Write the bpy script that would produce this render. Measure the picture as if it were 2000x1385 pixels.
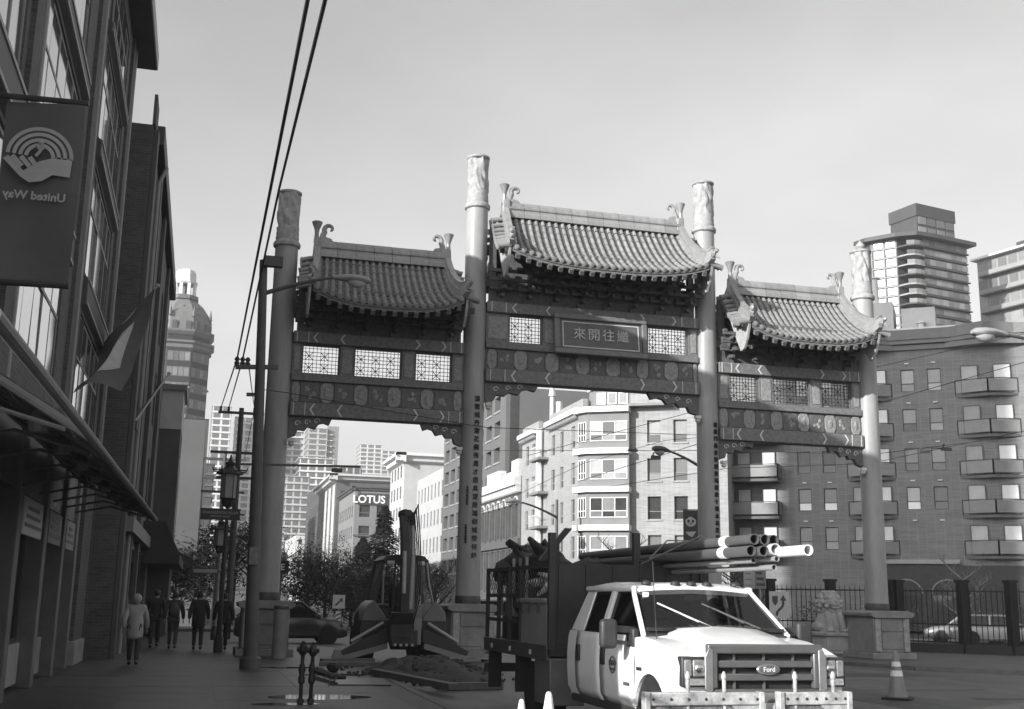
import bpy, bmesh, math, random
from mathutils import Vector, Matrix, noise
R = math.radians; PI = math.pi
rng = random.Random(7)
for o in list(bpy.data.objects): bpy.data.objects.remove(o)
SC = bpy.context.scene; COL = SC.collection

# ---------------------------------------------------------------- camera
CAMF, PITCH, ROLL, YAW, EYE = 2255.0, 0.2098, 0.0177, 0.2572, 1.65   # focal length in pixels of the 2000 px wide photograph
FW = Vector((math.sin(YAW)*math.cos(PITCH), math.cos(YAW)*math.cos(PITCH), math.sin(PITCH)))
R0 = Vector((math.cos(YAW), -math.sin(YAW), 0)); U0 = R0.cross(FW)
RT = R0*math.cos(ROLL)+U0*math.sin(ROLL); UP = -R0*math.sin(ROLL)+U0*math.cos(ROLL)
cam = bpy.data.cameras.new('camera'); camo = bpy.data.objects.new('camera', cam); COL.objects.link(camo)
camo.matrix_world = Matrix(((RT.x, UP.x, -FW.x, 0), (RT.y, UP.y, -FW.y, 0), (RT.z, UP.z, -FW.z, EYE), (0, 0, 0, 1)))
cam.sensor_width = 36; cam.lens = 36*CAMF/2000; cam.clip_end = 6000; cam.clip_start = .1
SC.camera = camo
# ---------------------------------------------------------------- daylight
SUN_EL, SUN_TO = 19.3, Vector((-.866, -.5))       # low winter sun behind and to the left
world = bpy.data.worlds.new('World'); SC.world = world; world.use_nodes = True
nt = world.node_tree; nt.nodes.clear()
wo = nt.nodes.new('ShaderNodeOutputWorld'); bg = nt.nodes.new('ShaderNodeBackground'); sky = nt.nodes.new('ShaderNodeTexSky')
sky.sky_type = 'NISHITA'; sky.sun_disc = False; sky.sun_elevation = R(SUN_EL); sky.sun_rotation = math.atan2(SUN_TO.x, SUN_TO.y)
sky.air_density = 1.0; sky.dust_density = 2.2; sky.ozone_density = 1.0
sep = nt.nodes.new('ShaderNodeSeparateColor'); nt.links.new(sky.outputs[0], sep.inputs[0])   # black and white film, more sensitive to blue than to red
acc = None
for ch, wt in ((0, .12), (1, .3), (2, .58)):
    mu = nt.nodes.new('ShaderNodeMath'); mu.operation = 'MULTIPLY_ADD'; nt.links.new(sep.outputs[ch], mu.inputs[0]); mu.inputs[1].default_value = wt
    if acc: nt.links.new(acc, mu.inputs[2])
    else: mu.inputs[2].default_value = 0
    acc = mu.outputs[0]
bw = nt.nodes.new('ShaderNodeMath'); bw.operation = 'MULTIPLY'; nt.links.new(acc, bw.inputs[0]); bw.inputs[1].default_value = 1.0
ctc = nt.nodes.new('ShaderNodeTexCoord'); cmp_ = nt.nodes.new('ShaderNodeMapping'); cmp_.inputs['Scale'].default_value = (1, 1, 2.6); nt.links.new(ctc.outputs['Generated'], cmp_.inputs[0])
cn = nt.nodes.new('ShaderNodeTexNoise'); cn.inputs['Scale'].default_value = 2.6; cn.inputs['Detail'].default_value = 6; nt.links.new(cmp_.outputs[0], cn.inputs['Vector'])   # thin veil of cloud
cr = nt.nodes.new('ShaderNodeMapRange'); cr.inputs[1].default_value = .4; cr.inputs[2].default_value = .75; cr.inputs[3].default_value = .97; cr.inputs[4].default_value = 1.2; nt.links.new(cn.outputs['Fac'], cr.inputs[0])
cm = nt.nodes.new('ShaderNodeMath'); cm.operation = 'MULTIPLY'; nt.links.new(bw.outputs[0], cm.inputs[0]); nt.links.new(cr.outputs[0], cm.inputs[1])
nt.links.new(cm.outputs[0], bg.inputs[0]); bg.inputs[1].default_value = .15
nt.links.new(bg.outputs[0], wo.inputs[0])
sun = bpy.data.lights.new('sun', 'SUN'); suno = bpy.data.objects.new('sun', sun); COL.objects.link(suno)
sun.energy = 4.8; sun.angle = R(.5); sun.color = (1, .995, .985)
sv = Vector((SUN_TO.x*math.cos(R(SUN_EL)), SUN_TO.y*math.cos(R(SUN_EL)), math.sin(R(SUN_EL))))
suno.rotation_euler = (-sv).to_track_quat('-Z', 'Y').to_euler(); suno.location = (-40, -25, 60)
SC.view_settings.view_transform = 'Standard'; SC.view_settings.look = 'None'; SC.view_settings.gamma = 1
SC.view_settings.exposure = .62; SC.view_settings.use_curve_mapping = False
SC.cycles.max_bounces = 5; SC.cycles.diffuse_bounces = 3; SC.cycles.transparent_max_bounces = 8

# ---------------------------------------------------------------- helpers
def ray(px, py): return FW*CAMF+RT*(px-1000)+UP*(692.5-py)
def PY(px, py, Y):
    d = ray(px, py); return Vector((0, 0, EYE))+d*(Y/d.y)
def PX(px, py, X):
    d = ray(px, py); return Vector((0, 0, EYE))+d*(X/d.x)

MATS = {}
def mat(name, g, rough=.75, var=.18, scale=2.0, metal=0, bump=0, bscale=None, spec=.4, rnd=0, stretch=(1, 1, 1), kind=None):
    if name in MATS: return MATS[name]
    m = bpy.data.materials.new(name); m.use_nodes = True; n = m.node_tree; b = n.nodes['Principled BSDF']; L = n.links
    b.inputs['Roughness'].default_value = rough; b.inputs['Metallic'].default_value = metal; b.inputs['Specular IOR Level'].default_value = spec
    tc = n.nodes.new('ShaderNodeTexCoord'); mp = n.nodes.new('ShaderNodeMapping'); mp.inputs['Scale'].default_value = stretch
    L.new(tc.outputs['Object'], mp.inputs[0])
    nz = n.nodes.new('ShaderNodeTexNoise'); nz.inputs['Scale'].default_value = scale; nz.inputs['Detail'].default_value = 7; nz.inputs['Roughness'].default_value = .65
    L.new(mp.outputs[0], nz.inputs['Vector'])
    mr = n.nodes.new('ShaderNodeMapRange'); mr.inputs[1].default_value = .3; mr.inputs[2].default_value = .7
    mr.inputs[3].default_value = g*(1-var); mr.inputs[4].default_value = g*(1+var)
    L.new(nz.outputs['Fac'], mr.inputs[0]); out = mr.outputs[0]
    if kind == 'brick':
        sp = n.nodes.new('ShaderNodeSeparateXYZ'); L.new(tc.outputs['Object'], sp.inputs[0])
        ad = n.nodes.new('ShaderNodeMath'); L.new(sp.outputs[0], ad.inputs[0]); L.new(sp.outputs[1], ad.inputs[1])
        cb = n.nodes.new('ShaderNodeCombineXYZ'); L.new(ad.outputs[0], cb.inputs[0]); L.new(sp.outputs[2], cb.inputs[1])
        br = n.nodes.new('ShaderNodeTexBrick'); L.new(cb.outputs[0], br.inputs[0]); br.inputs['Scale'].default_value = 1
        br.inputs['Brick Width'].default_value = .24; br.inputs['Row Height'].default_value = .08; br.inputs['Mortar Size'].default_value = .008
        br.inputs['Color1'].default_value = (.8,)*3+(1,); br.inputs['Color2'].default_value = (1.1,)*3+(1,); br.inputs['Mortar'].default_value = (1.25,)*3+(1,)
        mu = n.nodes.new('ShaderNodeMath'); mu.operation = 'MULTIPLY'; L.new(br.outputs['Color'], mu.inputs[0]); L.new(out, mu.inputs[1]); out = mu.outputs[0]
    if rnd:
        oi = n.nodes.new('ShaderNodeObjectInfo'); m2 = n.nodes.new('ShaderNodeMapRange')
        m2.inputs[3].default_value = 1-rnd; m2.inputs[4].default_value = 1+rnd; L.new(oi.outputs['Random'], m2.inputs[0])
        mu = n.nodes.new('ShaderNodeMath'); mu.operation = 'MULTIPLY'; L.new(out, mu.inputs[0]); L.new(m2.outputs[0], mu.inputs[1]); out = mu.outputs[0]
    L.new(out, b.inputs['Base Color'])
    r2 = n.nodes.new('ShaderNodeMapRange'); r2.inputs[3].default_value = max(.02, rough*.8); r2.inputs[4].default_value = min(1, rough*1.15)
    L.new(nz.outputs['Fac'], r2.inputs[0]); L.new(r2.outputs[0], b.inputs['Roughness'])
    if bump:
        bn = n.nodes.new('ShaderNodeTexNoise'); bn.inputs['Scale'].default_value = bscale or scale*8; bn.inputs['Detail'].default_value = 5; L.new(mp.outputs[0], bn.inputs['Vector'])
        bp = n.nodes.new('ShaderNodeBump'); bp.inputs['Strength'].default_value = bump; bp.inputs['Distance'].default_value = .03
        L.new(bn.outputs['Fac'], bp.inputs['Height']); L.new(bp.outputs[0], b.inputs['Normal'])
    MATS[name] = m; return m
def clear_glass(name, tint, gloss=.12):
    m = bpy.data.materials.new(name); m.use_nodes = True; n = m.node_tree; n.nodes.remove(n.nodes['Principled BSDF']); L = n.links
    o = n.nodes['Material Output']; t = n.nodes.new('ShaderNodeBsdfTransparent'); t.inputs[0].default_value = (tint,)*3+(1,)
    g = n.nodes.new('ShaderNodeBsdfGlossy'); g.inputs['Roughness'].default_value = .03; g.inputs[0].default_value = (.9,)*3+(1,)
    lw = n.nodes.new('ShaderNodeLayerWeight'); lw.inputs[0].default_value = .25
    mr = n.nodes.new('ShaderNodeMapRange'); mr.inputs[3].default_value = gloss*.5; mr.inputs[4].default_value = min(1, gloss*4)
    mx = n.nodes.new('ShaderNodeMixShader'); L.new(lw.outputs['Fresnel'], mr.inputs[0]); L.new(mr.outputs[0], mx.inputs[0]); L.new(t.outputs[0], mx.inputs[1]); L.new(g.outputs[0], mx.inputs[2]); L.new(mx.outputs[0], o.inputs[0])
    MATS[name] = m; return m

class MB:
    def __init__(s): s.v = []; s.f = []
    def add(s, vs, fs):
        o = len(s.v); s.v += [tuple(v) for v in vs]; s.f += [tuple(i+o for i in f) for f in fs]; return s
    def box(s, x0, x1, y0, y1, z0, z1):
        return s.add([(x0,y0,z0),(x1,y0,z0),(x1,y1,z0),(x0,y1,z0),(x0,y0,z1),(x1,y0,z1),(x1,y1,z1),(x0,y1,z1)],
                     [(0,3,2,1),(4,5,6,7),(0,1,5,4),(1,2,6,5),(2,3,7,6),(3,0,4,7)])
    def bar(s, p, q, w, h=None, up=(0, 0, 1)):
        h = h or w; p = Vector(p); q = Vector(q); d = (q-p).normalized(); u = Vector(up)
        if abs(d.dot(u)) > .98: u = Vector((0, 1, 0))
        a = d.cross(u).normalized()*w/2; b = a.cross(d).normalized()*h/2
        return s.add([p-a-b, p+a-b, p+a+b, p-a+b, q-a-b, q+a-b, q+a+b, q-a+b], [(0,3,2,1),(4,5,6,7),(0,1,5,4),(1,2,6,5),(2,3,7,6),(3,0,4,7)])
    def tube(s, pts, r, n=8, caps=True):
        pts = [Vector(p) for p in pts]; N = len(pts); rs = r if isinstance(r, (list, tuple)) else [r]*N
        ref = None; o = len(s.v)
        for i, p in enumerate(pts):
            d = (pts[min(i+1, N-1)]-pts[max(i-1, 0)]).normalized()
            if ref is None: ref = Vector((0, 0, 1)) if abs(d.z) < .9 else Vector((1, 0, 0))
            a = d.cross(ref).normalized(); b = d.cross(a); ref = -b if False else a.cross(d)
            for k in range(n):
                t = 2*PI*k/n; q = p+a*(math.cos(t)*rs[i])+b*(math.sin(t)*rs[i]); s.v.append(tuple(q))
        for i in range(N-1):
            for k in range(n):
                k2 = (k+1) % n; s.f.append((o+i*n+k, o+i*n+k2, o+(i+1)*n+k2, o+(i+1)*n+k))
        if caps: s.f.append(tuple(o+k for k in reversed(range(n)))); s.f.append(tuple(o+(N-1)*n+k for k in range(n)))
        return s
    def cyl(s, p, q, r0, r1=None, n=12, caps=True): return s.tube([p, q], [r0, r0 if r1 is None else r1], n, caps)
    def lathe(s, prof, c=(0, 0, 0), n=24, rot=0, fn=None):
        o = len(s.v); m = len(prof)
        for r, z in prof:
            for k in range(n):
                t = 2*PI*k/n+rot; rr = r+(fn(t, z) if fn else 0); s.v.append((c[0]+rr*math.cos(t), c[1]+rr*math.sin(t), c[2]+z))
        for i in range(m-1):
            for k in range(n):
                k2 = (k+1) % n; s.f.append((o+i*n+k, o+i*n+k2, o+(i+1)*n+k2, o+(i+1)*n+k))
        s.f.append(tuple(o+k for k in reversed(range(n)))); s.f.append(tuple(o+(m-1)*n+k for k in range(n))); return s
    def prism(s, poly, ax, d0, d1):
        f = {'xz': lambda u, v, d: (u, d, v), 'yz': lambda u, v, d: (d, u, v), 'xy': lambda u, v, d: (u, v, d)}[ax] if isinstance(ax, str) else ax
        n = len(poly); return s.add([f(u, v, d0) for u, v in poly]+[f(u, v, d1) for u, v in poly],
            [tuple(range(n)), tuple(reversed(range(n, 2*n)))]+[(i, i+n, (i+1) % n+n, (i+1) % n) for i in range(n)])
    def grid(s, fn, nu, nv):
        o = len(s.v)
        for j in range(nv+1):
            for i in range(nu+1): s.v.append(tuple(fn(i/nu, j/nv)))
        for j in range(nv):
            for i in range(nu): a = o+j*(nu+1)+i; s.f.append((a, a+1, a+nu+2, a+nu+1))
        return s
    def loft(s, secs, caps=True, closed=True):
        o = len(s.v); n = len(secs[0])
        for sec in secs: s.v += [tuple(p) for p in sec]
        for i in range(len(secs)-1):
            for k in range(n if closed else n-1):
                k2 = (k+1) % n; s.f.append((o+i*n+k, o+i*n+k2, o+(i+1)*n+k2, o+(i+1)*n+k))
        if caps: s.f.append(tuple(o+k for k in reversed(range(n)))); s.f.append(tuple(o+(len(secs)-1)*n+k for k in range(n)))
        return s
    def blob(s, c, r, n=8, m=6, jit=0):
        rx, ry, rz = r if isinstance(r, (list, tuple)) else (r, r, r); o = len(s.v)
        prof = [(max(.02, math.sin(PI*j/m)), -math.cos(PI*j/m)) for j in range(m+1)]
        for a, z in prof:
            for k in range(n):
                t = 2*PI*k/n; q = 1+(rng.uniform(-jit, jit) if jit else 0); s.v.append((c[0]+rx*a*q*math.cos(t), c[1]+ry*a*q*math.sin(t), c[2]+rz*z*q))
        for i in range(m):
            for k in range(n): k2 = (k+1) % n; s.f.append((o+i*n+k, o+i*n+k2, o+(i+1)*n+k2, o+(i+1)*n+k))
        s.f.append(tuple(o+k for k in reversed(range(n)))); s.f.append(tuple(o+m*n+k for k in range(n))); return s
    def xf(s, M):
        s.v = [tuple(M @ Vector(v)) for v in s.v]; return s
    def mesh(s, name, mats, smooth=False, off=None, sharp=35):
        me = bpy.data.meshes.new(name); v = s.v if off is None else [(a-off.x, b-off.y, c-off.z) for a, b, c in s.v]
        me.from_pydata(v, [], s.f)
        if len(s.f) < 30000:
            bm = bmesh.new(); bm.from_mesh(me); bmesh.ops.recalc_face_normals(bm, faces=bm.faces); bm.to_mesh(me); bm.free()
        for m in (mats if isinstance(mats, (list, tuple)) else [mats]): me.materials.append(m)
        if smooth:
            me.polygons.foreach_set('use_smooth', [True]*len(me.polygons)); me.set_sharp_from_angle(angle=R(sharp))
        return me
    def build(s, name, m, parent=None, smooth=False, bevel=0, kind=None, label=None, seg=2):
        off = OFF.get(root_of(parent).name) if parent else None
        o = bpy.data.objects.new(name, s.mesh(name, m, smooth, off)); COL.objects.link(o)
        if parent: o.parent = parent
        if bevel:
            b = o.modifiers.new('bevel', 'BEVEL'); b.width = bevel; b.segments = seg; b.limit_method = 'ANGLE'; b.angle_limit = R(32)
            if not smooth:
                o.data.polygons.foreach_set('use_smooth', [True]*len(o.data.polygons)); o.data.set_sharp_from_angle(angle=R(32)); b.harden_normals = False
        if kind: o['kind'] = kind
        if label: o['label'] = label
        return o
OFF = {}
def root_of(o):
    while o.parent: o = o.parent
    return o
def tag(o, label, cat, group=None, kind=None):
    o['label'] = label; o['category'] = cat
    if group: o['group'] = group
    if kind: o['kind'] = kind
    return o
def thing(name, label, cat, loc=(0, 0, 0), rz=0, group=None, world=False):
    o = bpy.data.objects.new(name, None); COL.objects.link(o); o.location = loc; o.rotation_euler = (0, 0, rz); o.empty_display_size = .2
    if world: OFF[o.name] = Vector(loc)
    return tag(o, label, cat, group)
def struct(mb, name, m, smooth=False):
    o = mb.build(name, m, None, smooth); o['kind'] = 'structure'; return o
def inst(me, name, parent, loc=(0, 0, 0), M=None, rz=0, sc=None):
    o = bpy.data.objects.new(name, me); COL.objects.link(o); off = OFF.get(root_of(parent).name, Vector((0, 0, 0))) if parent else Vector((0, 0, 0))
    if parent: o.parent = parent
    if root_of(o) is not parent and parent is not root_of(parent): pass
    if M is not None:
        M = M.copy(); M.translation = M.translation-off; o.matrix_basis = M
    else:
        o.location = Vector(loc)-off; o.rotation_euler = (0, 0, rz)
        if sc: o.scale = sc
    return o
def copy_tree(o, parent=None):
    c = o.copy(); COL.objects.link(c)
    if parent: c.parent = parent
    for ch in list(o.children): copy_tree(ch, c)
    return c
def dup(o, loc, rz=None, label=None):
    c = copy_tree(o); c.location = loc
    if rz is not None: c.rotation_euler = (0, 0, rz)
    if label: c['label'] = label
    return c
def text(name, body, size, m, parent, loc, rot, extrude=.01, align='CENTER', sx=1, space=1.0, line=1.0, bold=0):
    cu = bpy.data.curves.new(name, 'FONT'); cu.body = body; cu.size = size; cu.extrude = extrude; cu.align_x = align; cu.align_y = 'CENTER'
    cu.space_character = space; cu.space_line = line; cu.offset = bold; cu.resolution_u = 3; cu.materials.append(m)
    tmp = bpy.data.objects.new('tmp', cu); COL.objects.link(tmp)
    dg = bpy.context.evaluated_depsgraph_get(); dg.update()
    me = bpy.data.meshes.new_from_object(tmp.evaluated_get(dg)); bpy.data.objects.remove(tmp)
    if not me.vertices:
        mbx = MB(); me = mbx.mesh(name, m)
    me.materials.clear(); me.materials.append(m)
    o = bpy.data.objects.new(name, me); COL.objects.link(o); o.rotation_euler = rot; o.scale = (sx, 1, 1)
    off = OFF.get(root_of(parent).name, Vector((0, 0, 0))) if parent else Vector((0, 0, 0))
    if parent: o.parent = parent
    o.location = Vector(loc)-off; return o

# shared materials (the film is black and white: every colour is a grey)
WHITE = mat('white_paint', .8, .3, .05, 3, spec=.5)
OFFWHITE = mat('off_white', .62, .6, .1, 2)
PALE = mat('pale_render', .5, .8, .1, 1.5, bump=.1)
GREY = mat('mid_grey_paint', .2, .6, .15, 2)
DARK = mat('dark_paint', .07, .5, .3, 3)
BLACK = mat('black_rubber', .022, .7, .3, 6)
STEEL = mat('galvanised_steel', .3, .45, .2, 4, metal=.6)
DSTEEL = mat('dark_steel', .06, .45, .3, 4, metal=.3)
CHROME = mat('chrome', .7, .15, .05, 4, metal=1)
WGLASS = mat('window_glass', .05, .06, .3, .6, spec=.8)
BLIND = mat('window_blind', .33, .6, .2, .8, rnd=.3)
CURT = mat('window_curtain', .16, .6, .3, .8, rnd=.5)
FRAME = mat('window_frame', .3, .6, .1, 3)
DFRAME = mat('dark_window_frame', .06, .6, .1, 3)
CONC = mat('concrete', .26, .85, .22, 1.3, bump=.25)
# ================================================================ ground and roads
def rect(x0, x1, y0, y1, z, d=.0, mb=None):
    mb = mb or MB(); return mb.box(x0, x1, y0, y1, z-d, z) if d else mb.add([(x0,y0,z),(x1,y0,z),(x1,y1,z),(x0,y1,z)], [(0,1,2,3)])
ASPH = mat('asphalt', .085, .55, .85, .8, bump=.5, bscale=60, stretch=(.9, .16, 1), spec=.5)
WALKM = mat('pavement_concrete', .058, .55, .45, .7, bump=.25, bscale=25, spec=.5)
DIRT = mat('bare_dirt', .05, .9, .4, 1.2, bump=.6, bscale=9)
GRASSY = mat('winter_lawn', .05, .9, .3, 1, bump=.5, bscale=20)
def hillz(y): return -.16 if y < 150 else -.16+ (y-150)**2*.00009 if y < 330 else -.16+2.92+(y-330)*.0324
struct(MB().grid(lambda u, v: (-1600+3200*u, -400+3000*v, -.16 if v*3000-400 < 150 else hillz(v*3000-400)-.3), 8, 300), 'ground', mat('city_ground', .07, .9, .3, .05))
rd = MB()
ys = [-60, 0, 60, 120, 150, 180, 210, 240, 270, 300, 330, 400, 520]
for a, b in zip(ys, ys[1:]):
    rd.add([(3.6, a, hillz(a)+.04), (21.5, a, hillz(a)+.04), (21.5, b, hillz(b)+.04), (3.6, b, hillz(b)+.04)], [(0, 1, 2, 3)])
struct(rd, 'road', ASPH)
struct(rect(-400, 3.6, 44, 60, -.118).add(rect(21.5, 400, 44, 60, -.118).v, [(0, 1, 2, 3)]), 'cross_road', ASPH)
struct(rect(21.5, 60, -60, 28, -.121).add(rect(-60, 3.6, -60, 5.2, -.121).v, [(0, 1, 2, 3)]), 'side_road', ASPH)
# left pavement with kerb, notch past the gate
poly = [(-40, 5.2), (2.0, 5.2), (3.2, 7.5), (3.75, 12), (3.95, 26), (4.6, 40.5), (3.2, 43.2), (-40, 43.2)]
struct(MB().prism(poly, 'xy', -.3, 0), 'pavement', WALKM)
kb = MB()
for (x0, y0), (x1, y1) in zip(poly[1:-2], poly[2:-1]):
    kb.bar((x0+.06, y0, -.125), (x1+.06, y1, -.125), .16, .27)
struct(kb, 'kerb', mat('kerb_stone', .13, .7, .25, 3, bump=.2))
poly2 = [(19.4, 33.0), (20.2, 30.3), (22.6, 28.0), (26, 27), (60, 24), (60, 43.5), (19.6, 43.5)]
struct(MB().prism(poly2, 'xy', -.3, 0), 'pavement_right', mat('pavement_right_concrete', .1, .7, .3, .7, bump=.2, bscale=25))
kb = MB()
for (x0, y0), (x1, y1) in zip([(19.6, 43.5)]+poly2[:5], poly2[:5]): kb.bar((x0-.05, y0-.05, -.13), (x1-.05, y1-.05, -.13), .16, .25)
struct(kb, 'kerb_right', MATS['kerb_stone'])
for i, (a, b) in enumerate(((60, 100), (100, 150))):
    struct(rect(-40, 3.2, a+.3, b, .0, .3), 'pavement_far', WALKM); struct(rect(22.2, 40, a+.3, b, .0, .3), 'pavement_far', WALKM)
PATM = mat('tar_patch', .03, .5, .3, 2, bump=.3, bscale=50); LGP = mat('pale_patch', .13, .7, .3, 2, bump=.3, bscale=50)
for k, (x0, x1, y0, y1, m) in enumerate(((9.6, 11.4, 21, 24.6, PATM), (13.9, 17.2, 23, 24.2, LGP), (12.4, 13.1, 14, 21, PATM), (16.0, 19.0, 27.5, 29, PATM), (14.2, 18.8, 18.0, 18.5, LGP), (10, 16, 26.0, 26.4, LGP), (15.2, 18.0, 20.6, 21.1, PATM))):
    struct(MB().add([(x0+.1, y0, -.115), (x1, y0+.07, -.115), (x1-.06, y1, -.115), (x0, y1-.1, -.115)], [(0, 1, 2, 3)]), 'road_patch', m)
mk = MB()
for y in range(-2, 44, 6): mk.add(rect(12.2, 12.34, y, y+2.6, -.112).v, [(0, 1, 2, 3)])
mk.add(rect(9.0, 18.5, 8.6, 8.9, -.112).v, [(0, 1, 2, 3)])
struct(mk, 'lane_marking', mat('road_paint', .3, .7, .5, 4))
# paving slabs on the near pavement, each a little uneven
def inside(x, y):
    c = False
    for (x0, y0), (x1, y1) in zip(poly, poly[1:]+poly[:1]):
        if (y0 > y) != (y1 > y) and x < (x1-x0)*(y-y0)/(y1-y0)+x0: c = not c
    return c
pv_o = [o for o in COL.objects if o.name == 'pavement'][0]
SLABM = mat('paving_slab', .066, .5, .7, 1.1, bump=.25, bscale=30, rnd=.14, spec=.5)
sme = MB().box(0, 1.488, 0, 1.488, -.02, .005).mesh('paving_slab', SLABM)
for i in range(5):
    for j in range(20):
        x, y = -2.6+1.5*i, 12.2+1.5*j
        if all(inside(x+a, y+b) for a in (0, 1.5) for b in (0, 1.5)):
            o = inst(sme, 'paving_slab', pv_o, (x, y, rng.uniform(-.002, .002)))
# park slope far up the street
struct(MB().grid(lambda u, v: (-60+110*u, 420+110*v, -3+ (6+13*v+3*noise.noise((u*5, v*5, 0)))), 16, 10), 'hill', GRASSY, True)
# building-site ground: churned dirt round the trench
def heap(name, cx, cy, rx, ry, h, label, z0=-.12, seed=0, m=DIRT):
    def f(u, v):
        t = 2*PI*u; r = v
        n = noise.noise((3*r*math.cos(t)+seed, 3*r*math.sin(t), seed))
        return (cx+rx*r*math.cos(t)*(1+.15*n), cy+ry*r*math.sin(t)*(1+.15*n), z0+.02+max(0, h*(1-r**1.6)*(1+.5*n)+.06*noise.noise((9*r*math.cos(t), 9*r*math.sin(t), seed))*(1-r)))
    o = MB().grid(f, 40, 14).build(name, m, None, True); return tag(o, label, 'dirt pile')
# ================================================================ the gate
Y0 = 34.82; CX = [1.92, 7.91, 15.86, 21.86]; H1, H2 = 13.96, 15.83
gate = thing('street_gate', 'tall three-bay Chinese street gate with tiled roofs and four round columns', 'gateway', (11.89, Y0, 0), world=True)
COLM = mat('gate_column_paint', .31, .45, .2, 1.6, bump=.05, stretch=(1.5, 1.5, .35))
CARV = mat('carved_stone', .33, .75, .28, 7, bump=.4, bscale=22)
BEAM = mat('gate_beam_paint', .17, .65, .3, 9, bump=.3, bscale=26)
BEAM2 = mat('gate_panel_paint', .12, .65, .3, 9, bump=.2, bscale=20)
LINE = mat('gate_pale_trim', .6, .6, .2, 8)
CART = mat('gate_cartouche', .26, .65, .35, 16, bump=.4, bscale=30)
TILE = mat('roof_tile_glaze', .27, .34, .2, 5, spec=.5, rnd=.13, bump=.08, bscale=30)
TPAN = mat('roof_pan_tile', .1, .5, .3, 5)
EAVE = mat('eave_timber', .16, .7, .3, 6)
BRK = mat('bracket_paint', .1, .7, .35, 8)
LATT = mat('lattice_dark', .035, .6, .2, 6)
PEDM = mat('pedestal_stone', .24, .8, .25, 2.2, bump=.3, bscale=14)
INK = mat('ink_black', .02, .6, .2, 5)
for i, x in enumerate(CX):
    zt = H2 if i in (1, 2) else H1
    c = MB().lathe([(.38, 1.62), (.37, 2.2), (.355, 5), (.35, zt-1.78)], (x, Y0, 0), 40).build('column', COLM, gate, True)
    MB().lathe([(.36, zt-1.82), (.41, zt-1.78), (.42, zt-1.7), (.39, zt-1.64), (.345, zt-1.6)], (x, Y0, 0), 40).build('ring', CARV, c, True)
    MB().lathe([(.345, zt-1.62), (.36, zt-1.5), (.34, zt-1.44), (.352, zt-1.36), (.335, zt-1.3), (.35, zt-1.2), (.33, zt-1.16)], (x, Y0, 0), 36).build('banded_neck', CARV, c, True)
    def rel(t, z, i=i): return .038*noise.noise((1.9*math.cos(t)+i*7, 1.9*math.sin(t)+z*1.6, z*2.6))+.026*math.sin(5*t+7*z+4*noise.noise((math.cos(t)*2, math.sin(t)*2, z*2+i)))
    MB().lathe([(.325, zt-1.18+1.1*k/34) for k in range(35)], (x, Y0, 0), 64, fn=rel).build('carved_top', CARV, c, True)
    pr = [(.33, zt-.1), (.37, zt-.07), (.375, zt-.02), (.34, zt)]
    if i == 3: pr += [(.3, zt+.02), (.2, zt+.06), (.13, zt+.09), (.17, zt+.16), (.15, zt+.24), (.06, zt+.34), (.02, zt+.4)]
    MB().lathe(pr, (x, Y0, 0), 40).build('rim', CARV, c, True)
    MB().lathe([(.385, 1.52), (.395, 1.55), (.395, 1.72), (.38, 1.76)], (x, Y0, 0), 40).build('base_band', DARK, c, True)
    p = MB().box(x-.66, x+.66, Y0-.78, Y0+.78, .2, 1.3).build('pedestal', PEDM, gate, bevel=.02)
    MB().box(x-.8, x+.8, Y0-.92, Y0+.92, 0, .2).build('plinth', PEDM, p, bevel=.02)
    MB().prism([(-.66, 1.3), (-.78, 1.36), (-.8, 1.46), (-.55, 1.53), (.55, 1.53), (.8, 1.46), (.78, 1.36), (.66, 1.3)], lambda u, v, d: (x+u, d, v), Y0-.9, Y0+.9).build('cap', PEDM, p, bevel=.015)
    for s in (-1, 1):
        MB().box(x+s*.52-.1, x+s*.52+.1, Y0-.84, Y0-.78, .24, 1.28).build('pilaster', CARV, p, bevel=.01)
    pn = MB().box(x-.38, x+.38, Y0-.815, Y0-.78, .32, .78); pn.box(x-.38, x+.38, Y0-.815, Y0-.78, .88, 1.24).build('panel', PEDM, p, bevel=.008)
    tx = MB()
    for k in range(5): tx.box(x-.3, x+.3-.12*rng.random(), Y0-.82, Y0-.814, .93+.06*k, .955+.06*k)
    tx.build('carved_lines', GREY, p)
# inscriptions down the two middle columns
text('inscription', '\n'.join('溫雲城丹滯花鏡秀異才搭具望原鴻傳城榮何紗'), .19, INK, gate, (CX[1]+.07, Y0-.345, 5.35), (PI/2, 0, .2), .03, line=1.33, bold=.001)
text('inscription', '\n'.join('千禧門成立紀念'), .075, INK, gate, (CX[1]-.17, Y0-.335, 4.75), (PI/2, 0, -.35), .03, line=1.1, bold=.0)
text('inscription', '\n'.join('中華會館敬題聯'), .075, INK, gate, (CX[1]-.19, Y0-.335, 3.6), (PI/2, 0, -.35), .03, line=1.1, bold=.0)
text('inscription', '\n'.join('禧樓門基金堅樓重瑞樓飲千載永基業安'), .17, INK, gate, (CX[2]+.13, Y0-.335, 5.55), (PI/2, 0, .35), .03, line=1.34, bold=.001)
MB().box(CX[2]-.15, CX[2]-.02, Y0-.375, Y0-.33, 3.05, 3.4).build('notice', DARK, gate)

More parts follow.
